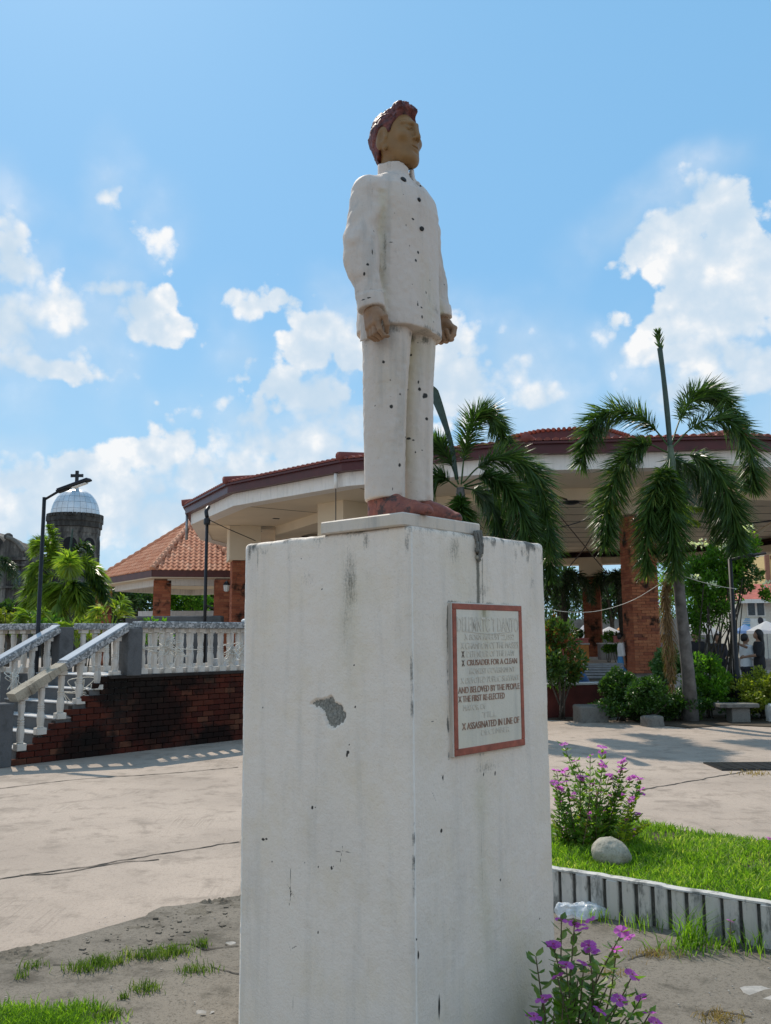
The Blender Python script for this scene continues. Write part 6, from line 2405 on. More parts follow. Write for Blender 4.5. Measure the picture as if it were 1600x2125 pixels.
def build_palms():
    Y = 16.4
    b = gnd(1434, 1497)
    t = thing('palm_tree', 'tall foxtail palm with bushy drooping fronds and upright spear in front of the pavilion', 'palm', (b[0], b[1], 0), 'palms')
    cr = at(1392, 945, Y)
    trunk(t, [(b[0], b[1], -.02), at(1428, 1400, Y + .05), at(1412, 1250, Y), at(1402, 1120, Y), at(1394, 1000, Y)], [.15, .115, .10, .09, .08], 'bark')
    trunk(t, [at(1394, 1010, Y), at(1393, 965, Y), at(1391, 925, Y)], [.105, .085, .05], 'crownshaft', 'crown_shaft', False)
    fr = [([(1391, 930, 0), (1345, 878, .1), (1285, 852, .2), (1232, 880, .15), (1206, 960, 0)], 800, .34, 'palm'),
          ([(1393, 922, .1), (1420, 850, .5), (1452, 815, .6), (1495, 822, .6), (1540, 880, .5)], 800, .32, 'palm'),
          ([(1395, 928, 0), (1440, 885, .2), (1495, 868, .2), (1548, 910, .1), (1562, 975, 0), (1560, 1010, 0)], 850, .34, 'palm'),
          ([(1388, 940, 0), (1335, 922, -.1), (1288, 970, -.2), (1262, 1050, -.3), (1258, 1130, -.3)], 950, .34, 'palm'),
          ([(1391, 950, -.1), (1388, 1000, -.5), (1394, 1090, -.7), (1402, 1190, -.7)], 950, .33, 'palm'),
          ([(1388, 955, 0), (1365, 1000, -.5), (1345, 1080, -.6), (1342, 1190, -.6)], 850, .32, 'palm'),
          ([(1397, 945, 0), (1448, 948, -.1), (1495, 990, -.2), (1520, 1060, -.2), (1532, 1140, -.2)], 950, .34, 'palm'),
          ([(1398, 950, 0), (1440, 975, .3), (1478, 1040, .5), (1500, 1120, .5)], 800, .30, 'palm'),
          ([(1395, 940, .3), (1400, 960, .9), (1410, 1010, 1.3), (1420, 1080, 1.4)], 600, .30, 'palm_dark')]
    for i, (pts, n, L, m) in enumerate(fr):
        frond(t, pts, Y, int(n * 1.12), L * 1.6, .025, 10 + i, m, droop=.20, fwd=.7)
    trunk(t, [at(1391, 930, Y), at(1384, 850, Y), at(1376, 775, Y), at(1369, 722, Y)], [.045, .052, .045, .05], 'spear', 'spear_leaf', False)
    frond(t, [(1371, 735), (1369, 715), (1366, 700), (1364, 688)], Y, 80, .20, .03, 40, 'palm', 1.0, .1, .03, 0.0, 'spear_tip', 1.6)
    for k, pts in enumerate(([(1398, 1180, -.1), (1385, 1215, -.2), (1380, 1290, -.2), (1386, 1400, -.2)], [(1396, 1160, -.1), (1380, 1230, -.25), (1392, 1320, -.25), (1395, 1430, -.2)])):
        frond(t, pts, Y, 620, .17, .014, 50 + k, 'palm_dead', droop=.9, name='dead_frond', start=.05)
    for k, pts in enumerate(([(1402, 1030), (1430, 1052, .3), (1462, 1058, .4)], [(1402, 1035), (1425, 1070, .3), (1452, 1090, .4)])):
        frond(t, pts, Y, 160, .10, .02, 60 + k, 'palm_yellow', name='flower_stalk', start=.4)

    Y = 16.0
    cr = at(955, 1012, Y)
    t = thing('palm_tree', 'foxtail palm with dark arching fronds rising behind the pedestal next to the statue feet', 'palm', (cr[0], cr[1], 0), 'palms')
    trunk(t, [(cr[0], cr[1], -.02), (cr[0] + .03, cr[1], 1.5), at(957, 1080, Y), cr], [.17, .13, .12, .07], 'bark')
    fr = [([(957, 1005, 0), (966, 930, .1), (985, 868, .2), (1018, 862, .2), (1050, 915, .2)], 900, .33),
          ([(952, 1005, 0), (930, 950, .1), (905, 922, .2), (875, 945, .2), (850, 1010, .2)], 800, .32),
          ([(950, 1012, 0), (915, 990, -.1), (885, 1010, -.1), (862, 1060, 0)], 750, .32),
          ([(960, 1003, 0), (1000, 965, -.1), (1060, 950, -.1), (1108, 985, -.1), (1132, 1060, -.1), (1140, 1150, -.1)], 1100, .36),
          ([(962, 1008, 0), (1010, 990, -.3), (1060, 1020, -.5), (1090, 1090, -.5), (1100, 1150, -.5)], 950, .34),
          ([(960, 1012, 0), (1000, 1025, .2), (1035, 1075, .3), (1050, 1150, .3)], 850, .32),
          ([(955, 1018, 0), (955, 1050, -.5), (962, 1090, -.6), (970, 1160, -.5)], 800, .30),
          ([(965, 1010, 0), (1040, 1000, .4), (1105, 1050, .7), (1135, 1130, .7), (1142, 1200, .7)], 900, .34)]
    for i, (pts, n, L) in enumerate(fr):
        frond(t, pts, Y, int(n * 1.12), L * 1.5, .025, 70 + i, 'palm', droop=.20, fwd=.7)
    mb = MB()                                               # unopened broad spear leaf, dark
    C = spline([at(948, 995, Y), at(938, 930, Y), at(920, 868, Y), at(902, 820, Y), at(888, 795, Y)], 20)
    T = unit(np.gradient(C, axis=0))
    S = unit(np.cross(T, np.array([0, 1.0, 0])))
    wv = np.interp(np.linspace(0, 1, 20), [0, .4, .8, 1], [.035, .05, .10, .02])[:, None]
    V = np.concatenate([C - S * wv, C + S * wv, C + np.array([0, .05, 0])])
    mb.add(V, [(i, i + 1, 41 + i, 40 + i) for i in range(19)] + [(40 + i, 41 + i, 21 + i, 20 + i) for i in range(19)])
    mb.build('spear_leaf', MAT['spear'], t, True)

    # sunlit palm left, before the church
    Y = 23.0
    cr = at(137, 1195, Y)
    t = thing('palm_tree', 'sunlit yellow green palm standing before the bell tower', 'palm', (cr[0], cr[1], 0), 'palms')
    trunk(t, [(cr[0], cr[1], 0), (cr[0], cr[1], cr[2] * .6), cr], [.17, .15, .08], 'bark_dark')
    fr = [[(135, 1190), (120, 1150), (112, 1112), (103, 1090)], [(134, 1190), (116, 1160), (92, 1130), (72, 1128)], [(131, 1192), (98, 1168), (70, 1178), (57, 1222)],
          [(131, 1197), (95, 1195), (68, 1222), (56, 1262)], [(140, 1190), (156, 1150), (175, 1128), (189, 1142)], [(143, 1192), (172, 1165), (198, 1188), (212, 1232)],
          [(143, 1197), (178, 1192), (205, 1212), (222, 1245)], [(139, 1200, -.3), (156, 1222, -.5), (172, 1272, -.5)], [(135, 1200, -.3), (124, 1235, -.5), (117, 1285, -.5)],
          [(137, 1198, -.2), (139, 1172, -.7), (141, 1160, -1.2), (144, 1175, -1.6)], [(140, 1205, -.3), (165, 1215, -.3), (188, 1262, -.2)], [(133, 1205, -.2), (100, 1225, -.3), (78, 1275, -.2)]]
    for i, pts in enumerate(fr):
        frond(t, pts, Y, 420 if i not in (0, 4) else 260, .46 if i not in (0, 4) else .30, .044, 100 + i, 'palm_yellow' if i not in (4, 6, 10) else 'palm', plume=.8 if i % 2 else 0.0, droop=.35)
    trunk(t, [at(140, 1190, Y), at(146, 1140, Y), at(151, 1098, Y)], [.05, .04, .02], 'spear', 'spear_leaf', False)
    # young palms above the balustrade
    for k, (lab, Y, fr) in enumerate((
            ('young yellowish palm leaning over the balustrade cap near the gazebo', 18.0,
             [[(228, 1312), (205, 1272), (182, 1290)], [(228, 1312), (215, 1262), (192, 1268)], [(229, 1312), (240, 1262), (258, 1240)], [(230, 1312), (248, 1275), (262, 1262)], [(228, 1314), (210, 1285), (186, 1308)]]),
            ('young palm with bright fan leaves at the far left behind the balustrade', 18.5,
             [[(72, 1315), (60, 1278), (38, 1292)], [(72, 1315), (55, 1270), (40, 1276)], [(71, 1315), (50, 1290), (36, 1308)], [(73, 1315), (80, 1275), (95, 1268)]]),
            ('small yellow palm seen between the stair posts', 18.5,
             [[(160, 1345), (150, 1300), (128, 1292)], [(160, 1345), (165, 1300), (178, 1285)], [(160, 1345), (172, 1320), (186, 1318)], [(160, 1345), (145, 1320), (132, 1318)]]))):
        c = at(*fr[0][0], Y)
        t = thing('young_palm', lab, 'palm', (c[0], c[1], 0), 'young palms')
        trunk(t, [(c[0], c[1], 0), (c[0], c[1], c[2] * .5), c], [.08, .06, .03], 'bark_dark')
        for i, pts in enumerate(fr):
            frond(t, pts, Y, 60, .34, .045, 130 + k * 10 + i, 'palm_yellow', plume=0.0, droop=.2, start=.3)
    # darker palms farther away
    far = [('dark far palm at the left picture edge in front of the church', 58, (-14, 1180), .7, 7), ('far palm seen under the pavilion left of the rear column', 44, (1168, 1218), .66, 8),
           ('far palm with hanging fronds seen just left of the front brick column', 46, (1283, 1208), .66, 9)]
    for k, (lab, Y, (px, py), s, sd) in enumerate(far):
        c = at(px, py, Y)
        t = thing('palm_tree', lab, 'palm', (c[0], c[1], 0), 'palms')
        trunk(t, [(c[0] + .2, c[1], 0), (c[0] + .1, c[1], c[2] * .5), c], [.2, .16, .1], 'bark_dark')
        rng = np.random.RandomState(sd)
        for i in range(11):
            a = i * 2.4 + rng.uniform(-.3, .3)
            up = rng.uniform(.2, 1.0)
            dr = np.array([math.cos(a), math.sin(a), 0])
            P = [c, c + dr * .8 * s + np.array([0, 0, up * s]), c + dr * 1.7 * s + np.array([0, 0, (up - .3) * s]), c + dr * 2.3 * s + np.array([0, 0, (up - 1.9) * s])]
            V, F = frond_mesh(P, 170, .5, .05, sd * 20 + i, 1.0, .15, .35, .03)
            link('frond', mesh_np('frond', V - worigin(t), F), MAT['palm_dark'], t)


# ------------------------------------------------------------------ trees and shrubs
def tree(label, px, py, Y, r, n, seed, mat='tree', leaf=(.27, .14), group='trees behind the square'):
    c = at(px, py, Y)
    t = thing('tree', label, 'tree', (c[0], c[1], 0), group)
    trunk(t, [(c[0], c[1], 0), (c[0] + .1, c[1], c[2] * .5), c], [.22, .16, .08], 'bark_dark', ringed=False)
    rng = np.random.RandomState(seed)
    for k in range(4):
        e = c + rng.normal(size=3) * np.array(r) * .5
        trunk(t, [(c[0] + .1, c[1], c[2] * .55), (c + e) / 2 - np.array([0, 0, .2]), e], [.10, .07, .03], 'bark_dark', 'limb', False)
    foliage('crown', t, MAT[mat], c, r, int(n * 1.6), leaf, seed, clumps=26, tight=.32)


def shrub(name, label, px, py, Y, rx, ry, n, leaf, mat, seed, cat='shrub', group='shrubs along the pavilion', depth=None, **kw):
    c = at(px, py, Y)
    k = Y / 1854 * 1.02
    t = thing(name, label, cat, (c[0], c[1], 0), group)
    rng = np.random.RandomState(seed)
    for i in range(6):
        e = c + rng.normal(size=3) * np.array([rx * k, rx * k, ry * k]) * .4
        mb = MB()
        mb.tube(spline([(c[0] + rng.uniform(-.08, .08), c[1] + rng.uniform(-.08, .08), 0), (np.array([c[0], c[1], e[2] * .5]) + e) / 2 * np.array([1, 1, .8]), e], 8), [.018] * 4 + [.010] * 4, 5)
        mb.build('stem', MAT['bark_dark'], t, True)
    foliage('foliage', t, MAT[mat], c, (rx * k, depth or rx * k, ry * k), n, leaf, seed, **kw)
    return t, c, k


def build_shrubs():
    tree('green tree behind the gazebo, seen left of its middle column', 268, 1243, 56, (2.4, 2.2, 1.7), 2600, 1)
    tree('green tree behind the gazebo, seen right of its middle column', 392, 1240, 57, (2.4, 2.2, 1.8), 2600, 2, 'shrub')
    tree('dark tree behind the gazebo right column', 452, 1248, 60, (2.2, 2.2, 1.9), 2200, 3)
    tree('dark tree behind the gazebo left column beside the sunlit palm', 222, 1248, 60, (2.2, 2.2, 2.0), 2200, 4)
    tree('leafy tree far under the pavilion, left of the rear column', 1160, 1228, 62, (3.0, 2.5, 2.6), 2600, 5)
    tree('leafy tree far under the pavilion, between the brick columns', 1265, 1235, 64, (2.6, 2.5, 2.4), 2600, 6)
    tree('tall leafy tree far behind the flowering shrub on the right', 1440, 1215, 58, (3.0, 2.5, 3.0), 2600, 7, 'shrub')
    tree('dark tree at the far left behind the balustrade', 20, 1284, 40, (1.3, 1.3, .8), 1300, 8)
    VV, FF, n0 = [], [], 0
    for k, x in enumerate(np.linspace(-16, 30, 13)):          # the wood beyond the square, one mass
        V, F = foliage_mesh((x, 78 + (k * 7) % 5, 2.6), (3.0, 2.5, 2.7), 1100, (.30, .16), 300 + k, clumps=22, tight=.34)
        VV.append(V)
        FF.append(F + n0)
        n0 += len(V)
    tag(link('treeline', mesh_np('treeline', np.vstack(VV), np.vstack(FF)), MAT['tree']), 'dark green wood far beyond the pavilion', 'trees', None, 'stuff')
    for k, (px, py, Y, m, lab) in enumerate(((15, 1290, 20, 'lime', 'yellow green shrub at the far left behind the balustrade'), (100, 1298, 21, 'shrub', 'green shrub behind the balustrade beside the lamp post'),
                                           (178, 1305, 21, 'lime', 'bright shrub behind the balustrade below the sunlit palm'), (330, 1312, 21, 'shrub', 'green shrub seen through the level balustrade'))):
        shrub('shrub', lab, px, py, Y, 48, 28, 900, (.11, .05), m, 30 + k, group='shrubs behind the balustrade')

    shrub('croton_shrub', 'dark croton shrub with a few red leaves next to the pedestal edge', 1163, 1358, 17.3, 48, 78, 4200, (.10, .045), 'croton', 11)
    shrub('round_bush', 'round clipped green bush, left of two before the brick column', 1288, 1425, 17.0, 42, 38, 6000, (.062, .034), 'bush', 12, cat='bush', clumps=40, tight=.26)
    shrub('round_bush', 'round clipped green bush, right of two before the brick column', 1347, 1446, 16.4, 47, 42, 7000, (.062, .034), 'bush', 13, cat='bush', clumps=44, tight=.26)
    shrub('variegated_shrub', 'pale variegated shrub between the brick column and the palm trunk', 1384, 1380, 18.2, 38, 48, 2600, (.085, .045), 'bush2', 14)
    shrub('leafy_shrub', 'tall green shrub right of the big palm trunk', 1468, 1405, 17.4, 52, 68, 5200, (.08, .042), 'shrub', 15)
    shrub('lime_hedge', 'lime green hedge at the right edge beside the concrete bench', 1585, 1436, 17.2, 76, 56, 7500, (.058, .034), 'lime', 16, cat='hedge', clumps=50, tight=.26)
    shrub('low_shrub', 'low dark shrub at the foot of the big palm', 1412, 1462, 16.9, 66, 34, 4000, (.065, .037), 'bush', 17)
    shrub('low_shrub', 'low dark shrub behind the concrete bench', 1520, 1448, 17.6, 62, 42, 4000, (.065, .037), 'bush', 18)
    shrub('low_shrub', 'low dark shrub under the clipped bushes', 1300, 1462, 17.2, 85, 32, 4500, (.065, .037), 'bush', 19)

    # tall multi stemmed flowering shrub on the right
    Y = 19.3
    c = at(1482, 1200, Y)
    t = thing('flowering_shrub', 'tall many stemmed shrub with white flower heads right of the big palm', 'shrub', (c[0], c[1], 0))
    rng = np.random.RandomState(21)
    for i in range(24):
        b = at(1440 + rng.uniform(0, 105), 1440, Y + rng.uniform(-.3, .3))
        e = at(1428 + rng.uniform(0, 130), 1250 + rng.uniform(-60, 30), Y + rng.uniform(-.5, .5))
        mb = MB()
        mb.tube(spline([(b[0], b[1], 0), (b * .5 + e * .5) + rng.normal(0, .05, 3), e], 9), [.02] * 5 + [.012] * 4, 5)
        mb.build('stem', MAT['bark_dark'], t, True)
    crowns = [(1470, 1215, 62, 62, 3000), (1505, 1160, 52, 48, 2200), (1545, 1135, 32, 36, 1300), (1450, 1190, 36, 40, 1400), (1545, 1200, 40, 45, 1300), (1590, 1232, 16, 16, 260), (1440, 1290, 24, 40, 700), (1490, 1270, 45, 40, 1100)]
    for i, (px, py, rx, ry, n) in enumerate(crowns):
        k = Y / 1854
        foliage('foliage', t, MAT['shrub' if i != 4 else 'bush'], at(px, py, Y), (rx * k, rx * k * .9, ry * k), n, (.085, .042), 200 + i, clumps=18, tight=.32)
    for (px, py) in ((1441, 1131), (1486, 1114), (1459, 1129), (1541, 1103), (1554, 1095), (1547, 1098), (1442, 1197), (1478, 1215), (1590, 1212), (1498, 1133)):
        q = at(px, py, Y - .75)
        nn = 26
        P = q + rng.normal(0, .035, (nn, 3)) * np.array([1.3, 1, .8])
        D = unit(P - q + np.array([0, -.02, .03]))
        V, F = leaf_quads(P, D, unit(np.cross(D, rng.normal(size=(nn, 3)))), .055, .045)
        link('flower_head', mesh_np('flower_head', V - worigin(t), F), MAT['white_petal'], t)['kind'] = 'stuff'


# ------------------------------------------------------------------ low walls, blocks, bench at the pavilion
def build_bed():
    P = [gnd(1100, 1492)[:2], gnd(1180, 1497)[:2], gnd(1290, 1488)[:2], gnd(1330, 1502)[:2], gnd(1430, 1512)[:2], gnd(1520, 1506)[:2], gnd(1640, 1512)[:2], gnd(1900, 1510)[:2], (16, 20.5), (2, 20.5)]
    mb = MB()
    mb.prism([tuple(p) for p in P], -.02, .02)
    struct(mb.build('planting_bed', MAT['earth']))
    a, b = at(1125, 1450, 17.9), at(1262, 1450, 18.4)
    w = thing('low_wall', 'low dark red oxide wall with pale coping left of the clipped bushes', 'wall', ((a[0] + b[0]) / 2, 18.1, 0))
    yaw = math.atan2(b[1] - a[1], b[0] - a[0])
    L = np.linalg.norm((b - a)[:2]) + 1.6
    cx = (a + b) / 2 + np.array([.5, 0, 0])
    mb = MB()
    mb.box((cx[0], cx[1], .31), (L, .22, .62), yaw)
    mb.build('wall_body', MAT['red_low'], w)
    mb = MB()
    mb.box((cx[0], cx[1], .645), (L + .04, .27, .045), yaw, .008)
    mb.build('coping', MAT['deck'], w)
    c = at(1188, 1403, 18.7)
    t = thing('tarpaulin', 'blue tarpaulin bundle lying behind the low red wall', 'tarpaulin', (c[0], c[1], .6))
    s = SDF((-.40, -.25, -.05), (.40, .25, .42), .02)
    s.add(s.ell((.0, 0, .05), (.33, .2, .28)))
    s.d -= .035 * fbm(s.P, 6, 3)
    s.d = np.maximum(s.d, -s.P[..., 2])
    V, F = s.mesh()
    link('tarpaulin_sheet', mesh_np('tarpaulin_sheet', V, F, True), MAT['tarp'], t)
    c = at(1160, 1408, 18.4)
    t = thing('sack', 'pale crumpled sack leaning on the blue tarpaulin', 'sack', (c[0], c[1], .62))
    V2 = V * np.array([.42, .5, .62])
    link('sack_body', mesh_np('sack_body', V2, F, True), MAT['sack'], t)

    def block(name, label, px, py, Y, w, h, d, mat, seed, rz=.2):
        p = at(px, py, Y)
        t = thing(name, label, 'stone block', (p[0], p[1], 0), 'loose blocks before the bushes')
        s = SDF((-w * .7, -d * .7, -.05), (w * .7, d * .7, h * 1.3), .02)
        s.add(s.box((0, 0, h / 2 - .03), (w / 2, d / 2, h / 2 + .02), .04))
        s.d -= .025 * fbm(s.P, 5, seed)
        s.d = np.maximum(s.d, -.03 - s.P[..., 2])
        V, F = s.mesh()
        V = V @ np.array(Matrix.Rotation(rz, 3, 'Z')).T
        link('block', mesh_np('block', V, F, True), MAT[mat], t)
    block('stone_block', 'flat topped grey stone block on the ground before the low red wall', 1226, 1480, 16.9, .56, .32, .4, 'dark_stone', 3)
    block('stone_block', 'small rough concrete block below the right clipped bush', 1353, 1495, 16.0, .34, .20, .28, 'dark_stone', 5, .3)
    block('stone_block', 'white block cut by the right picture edge beside the hedge', 1612, 1482, 16.6, .30, .34, .3, 'white', 6, .1)
    a, b = at(1487, 1466, 16.6), at(1568, 1468, 16.6)
    t = thing('bench', 'small concrete bench with thick slab seat under the lime hedge', 'bench', ((a[0] + b[0]) / 2, 16.6, 0))
    mb = MB()
    mb.box(((a[0] + b[0]) / 2, 16.6, .31), (b[0] - a[0], .38, .075), 0, .012)
    mb.build('seat', MAT['dark_stone'], t)
    for f in (.5,):
        mb = MB()
        c = at(1533, 1490, 16.6)
        mb.box((c[0], 16.62, .136), (.33, .30, .272), 0, .01)
        mb.build('leg', MAT['dark_stone'], t)


# ------------------------------------------------------------------ far things on the right
def build_far():
    def umbrella(label, px, ya, ye, wpx, Y, mat, sides=8, flap=.18):
        a, e = at(px, ya, Y), at(px, ye, Y)
        r = wpx / 2 * Y / 1854
        t = thing('market_umbrella', label, 'umbrella', (a[0], a[1], 0), 'market umbrellas beyond the pavilion')
        mb = MB()
        V = [(a[0] + r * math.cos(k * 2 * math.pi / sides), a[1] + r * math.sin(k * 2 * math.pi / sides), e[2]) for k in range(sides)] + [tuple(a)]
        V += [(v[0], v[1], e[2] - flap) for v in V[:sides]]
        mb.add(V, [(k, (k + 1) % sides, sides) for k in range(sides)] + [(k, sides + 1 + k, sides + 1 + (k + 1) % sides, (k + 1) % sides) for k in range(sides)])
        mb.build('canopy', MAT[mat], t)
        mb = MB()
        mb.tube(np.array([(a[0], a[1], 0), tuple(a)]), .03, 6)
        mb.build('pole', MAT['metal_grey'], t)
    umbrella('white peaked canopy just left of the rear brick column', 1216, 1292, 1314, 46, 56, 'tent', 4, .5)
    umbrella('cream umbrella between the two brick columns', 1264, 1300, 1311, 46, 52, 'tent')
    umbrella('pale orange umbrella partly behind the front brick column', 1292, 1298, 1307, 30, 58, 'orange')
    umbrella('big white umbrella at the right edge behind the standing people', 1590, 1288, 1309, 84, 57, 'tent')
    umbrella('blue and white umbrella right of the lamp post', 1545, 1295, 1309, 44, 58, 'tent_blue')
    umbrella('white umbrella half hidden by the flowering shrub', 1462, 1290, 1312, 60, 60, 'tent')
    umbrella('white umbrella right of the big palm trunk', 1432, 1293, 1312, 50, 60, 'tent')
    # grey wall with railing
    a, b = at(1120, 1288, 68), at(1320, 1288, 68)
    zt = at(1200, 1285, 68)[2]
    w = thing('boundary_wall', 'long grey boundary wall with railing far beyond the pavilion', 'wall', ((a[0] + b[0]) / 2, 68, 0))
    mb = MB()
    mb.box(((a[0] + b[0]) / 2, 68, zt / 2), (b[0] - a[0] + 16, .3, zt), 0)
    mb.build('wall_body', MAT['wall_grey'], w)
    for k in range(28):
        x = a[0] + (b[0] - a[0]) * k / 27
        mb = MB()
        mb.tube(np.array([(x, 68, zt), (x, 68, zt + .9)]), .035, 5)
        mb.build('railing_bar', MAT['metal_dark'], w)
    mb = MB()
    mb.box(((a[0] + b[0]) / 2, 68, zt + .92), (b[0] - a[0], .07, .07))
    mb.build('railing_top', MAT['metal_dark'], w)

    def lowwall(label, x0, x1, y0, y1, Y, mat, zt=None):
        a, b = at(x0, y0, Y), at(x1, y0, Y)
        t = thing('planter_wall', label, 'wall', ((a[0] + b[0]) / 2, Y, 0), 'low planter walls of the square')
        mb = MB()
        mb.box(((a[0] + b[0]) / 2, Y + .3, a[2] / 2), (b[0] - a[0], .6, a[2]), 0, .02)
        mb.build('wall_body', MAT[mat], t)
        mb = MB()
        mb.box(((a[0] + b[0]) / 2, Y + .3, a[2] + .03), (b[0] - a[0] + .06, .66, .06), 0, .01)
        mb.build('coping', MAT['deck' if mat != 'pink' else 'pink'], t)
    lowwall('pink planter wall left of the rear column', 1150, 1221, 1327, 1345, 40, 'pink')
    lowwall('orange planter wall below the pink one', 1198, 1222, 1338, 1365, 36, 'orange')
    lowwall('grey planter wall with white top between the columns', 1246, 1288, 1337, 1352, 40, 'wall_grey')
    lowwall('short red planter wall next to the woman in blue', 1279, 1296, 1322, 1338, 44, 'pink')
    for k, (px, py, Y, rx, ry, m, lab) in enumerate(((1263, 1322, 46, 17, 15, 'shrub', 'round green topiary bush between the columns, left one'), (1286, 1320, 46, 12, 12, 'bush', 'round green topiary bush between the columns, right one'),
                                                    (1262, 1345, 36, 14, 9, 'shrub', 'low green mound bush before the grey planter wall'), (1282, 1345, 36, 13, 11, 'bush2', 'low pale mound bush before the grey planter wall'),
                                                    (1200, 1318, 46, 12, 12, 'bush', 'dark round bush left of the rear column'))):
        shrub('topiary_bush', lab, px, py, Y, rx, ry, 700, (.10, .06), m, 60 + k, cat='bush', group='topiary bushes of the square', clumps=30, tight=.26)

    # houses at the right edge
    Y = 62.0
    a, b = at(1528, 1247, Y), at(1660, 1247, Y)
    h = thing('house', 'beige house with red tiled roof and wide window at the right edge', 'house', ((a[0] + b[0]) / 2, Y + 3, 0), 'houses at the right edge')
    mb = MB()
    mb.box(((a[0] + b[0]) / 2, Y + 3, a[2] / 2), (b[0] - a[0], 6, a[2]))
    mb.build('wall', MAT['beige_wall'], h)
    mb = MB()
    r0, r1 = at(1565, 1212, Y + 3), at(1680, 1212, Y + 3)
    e0, e1 = at(1534, 1244, Y - .7), at(1690, 1244, Y - .7)
    f0, f1 = e0 + np.array([0, 7.4, 0]), e1 + np.array([0, 7.4, 0])
    mb.add([e0, e1, r1, r0, f0, f1], [(0, 1, 2, 3), (4, 3, 2, 5), (0, 3, 4), (1, 5, 2), (0, 4, 5, 1)])
    mb.build('roof', MAT['red_roof'], h)
    mb = MB()
    mb.box(((e0[0] + e1[0]) / 2, Y - .72, e0[2] - .12), (e1[0] - e0[0], .08, .26))
    mb.build('fascia', MAT['white'], h)
    for (x0, x1) in ((1551, 1567), (1570, 1586)):
        p, q = at(x0, 1251, Y - .02), at(x1, 1277, Y - .02)
        mb = MB()
        mb.box(((p[0] + q[0]) / 2, Y - .02, (p[2] + q[2]) / 2), (q[0] - p[0] + .16, .08, p[2] - q[2] + .16))
        w = mb.build('window', MAT['white'], h)
        mb = MB()
        mb.box(((p[0] + q[0]) / 2, Y - .05, (p[2] + q[2]) / 2), (q[0] - p[0], .06, p[2] - q[2]))
        mb.build('pane', MAT['glass'], w)
    p, q = at(1538, 1284, Y - 1), at(1590, 1306, Y - 1)
    s = thing('signboard', 'pale shop signboard with blue lines and dark round emblem below the window', 'sign', ((p[0] + q[0]) / 2, Y - 1, 0))
    mb = MB()
    mb.box(((p[0] + q[0]) / 2, Y - 1, (p[2] + q[2]) / 2), (q[0] - p[0], .08, p[2] - q[2]))
    mb.build('board', MAT['white'], s)
    for k, (x0, x1, y0, y1) in enumerate(((1546, 1556, 1283.5, 1285.5), (1544, 1557, 1287.5, 1289), (1542, 1556, 1291.5, 1293), (1541, 1557, 1295, 1300))):
        u, v = at(x0, y0, Y - 1.06), at(x1, y1, Y - 1.06)
        mb = MB()
        mb.box(((u[0] + v[0]) / 2, Y - 1.05, (u[2] + v[2]) / 2), (v[0] - u[0], .04, u[2] - v[2]))
        mb.build('stripe', MAT['sign_blue'], s)
    c = at(1577, 1288, Y - 1.06)
    mb = MB()
    mb.slab([(c[0] + .24 * math.cos(a_) * (.55 if math.cos(a_) < 0 else 1), Y - 1.07, c[2] + .24 * math.sin(a_)) for a_ in np.linspace(0, 2 * math.pi, 16, endpoint=False)], (0, -1, 0), .05)
    mb.build('emblem', MAT['p_grey'], s)
    p, q = at(1586, 1135, 75), at(1700, 1230, 75)
    h = thing('house', 'tall yellow building with brown corner trim at the right edge', 'house', ((p[0] + q[0]) / 2, 78, 0), 'houses at the right edge')
    mb = MB()
    mb.box(((p[0] + q[0]) / 2, 78, p[2] / 2), (q[0] - p[0], 6, p[2]))
    mb.build('wall', MAT['yellow_wall'], h)
    mb = MB()
    mb.box((p[0] + .12, 74.95, p[2] / 2), (.36, .2, p[2] - .05))
    mb.build('corner_trim', MAT['brown_trim'], h)
    c = at(1590, 1157, 75)
    mb = MB()
    mb.box(((p[0] + q[0]) / 2 + .2, 74.95, c[2]), (q[0] - p[0] - .5, .18, .28))
    mb.build('band', MAT['brown_trim'], h)
    # a pale awning beam at the right edge
    a, b = at(1566, 1110, 30), at(1640, 1062, 29)
    t = thing('awning_beam', 'pale slanting timber beam under the pavilion eave at the right edge', 'beam', a)
    mb = MB()
    mb.tube(np.array([a, b]), .07, 4)
    mb.build('beam_body', MAT['cream'], t)


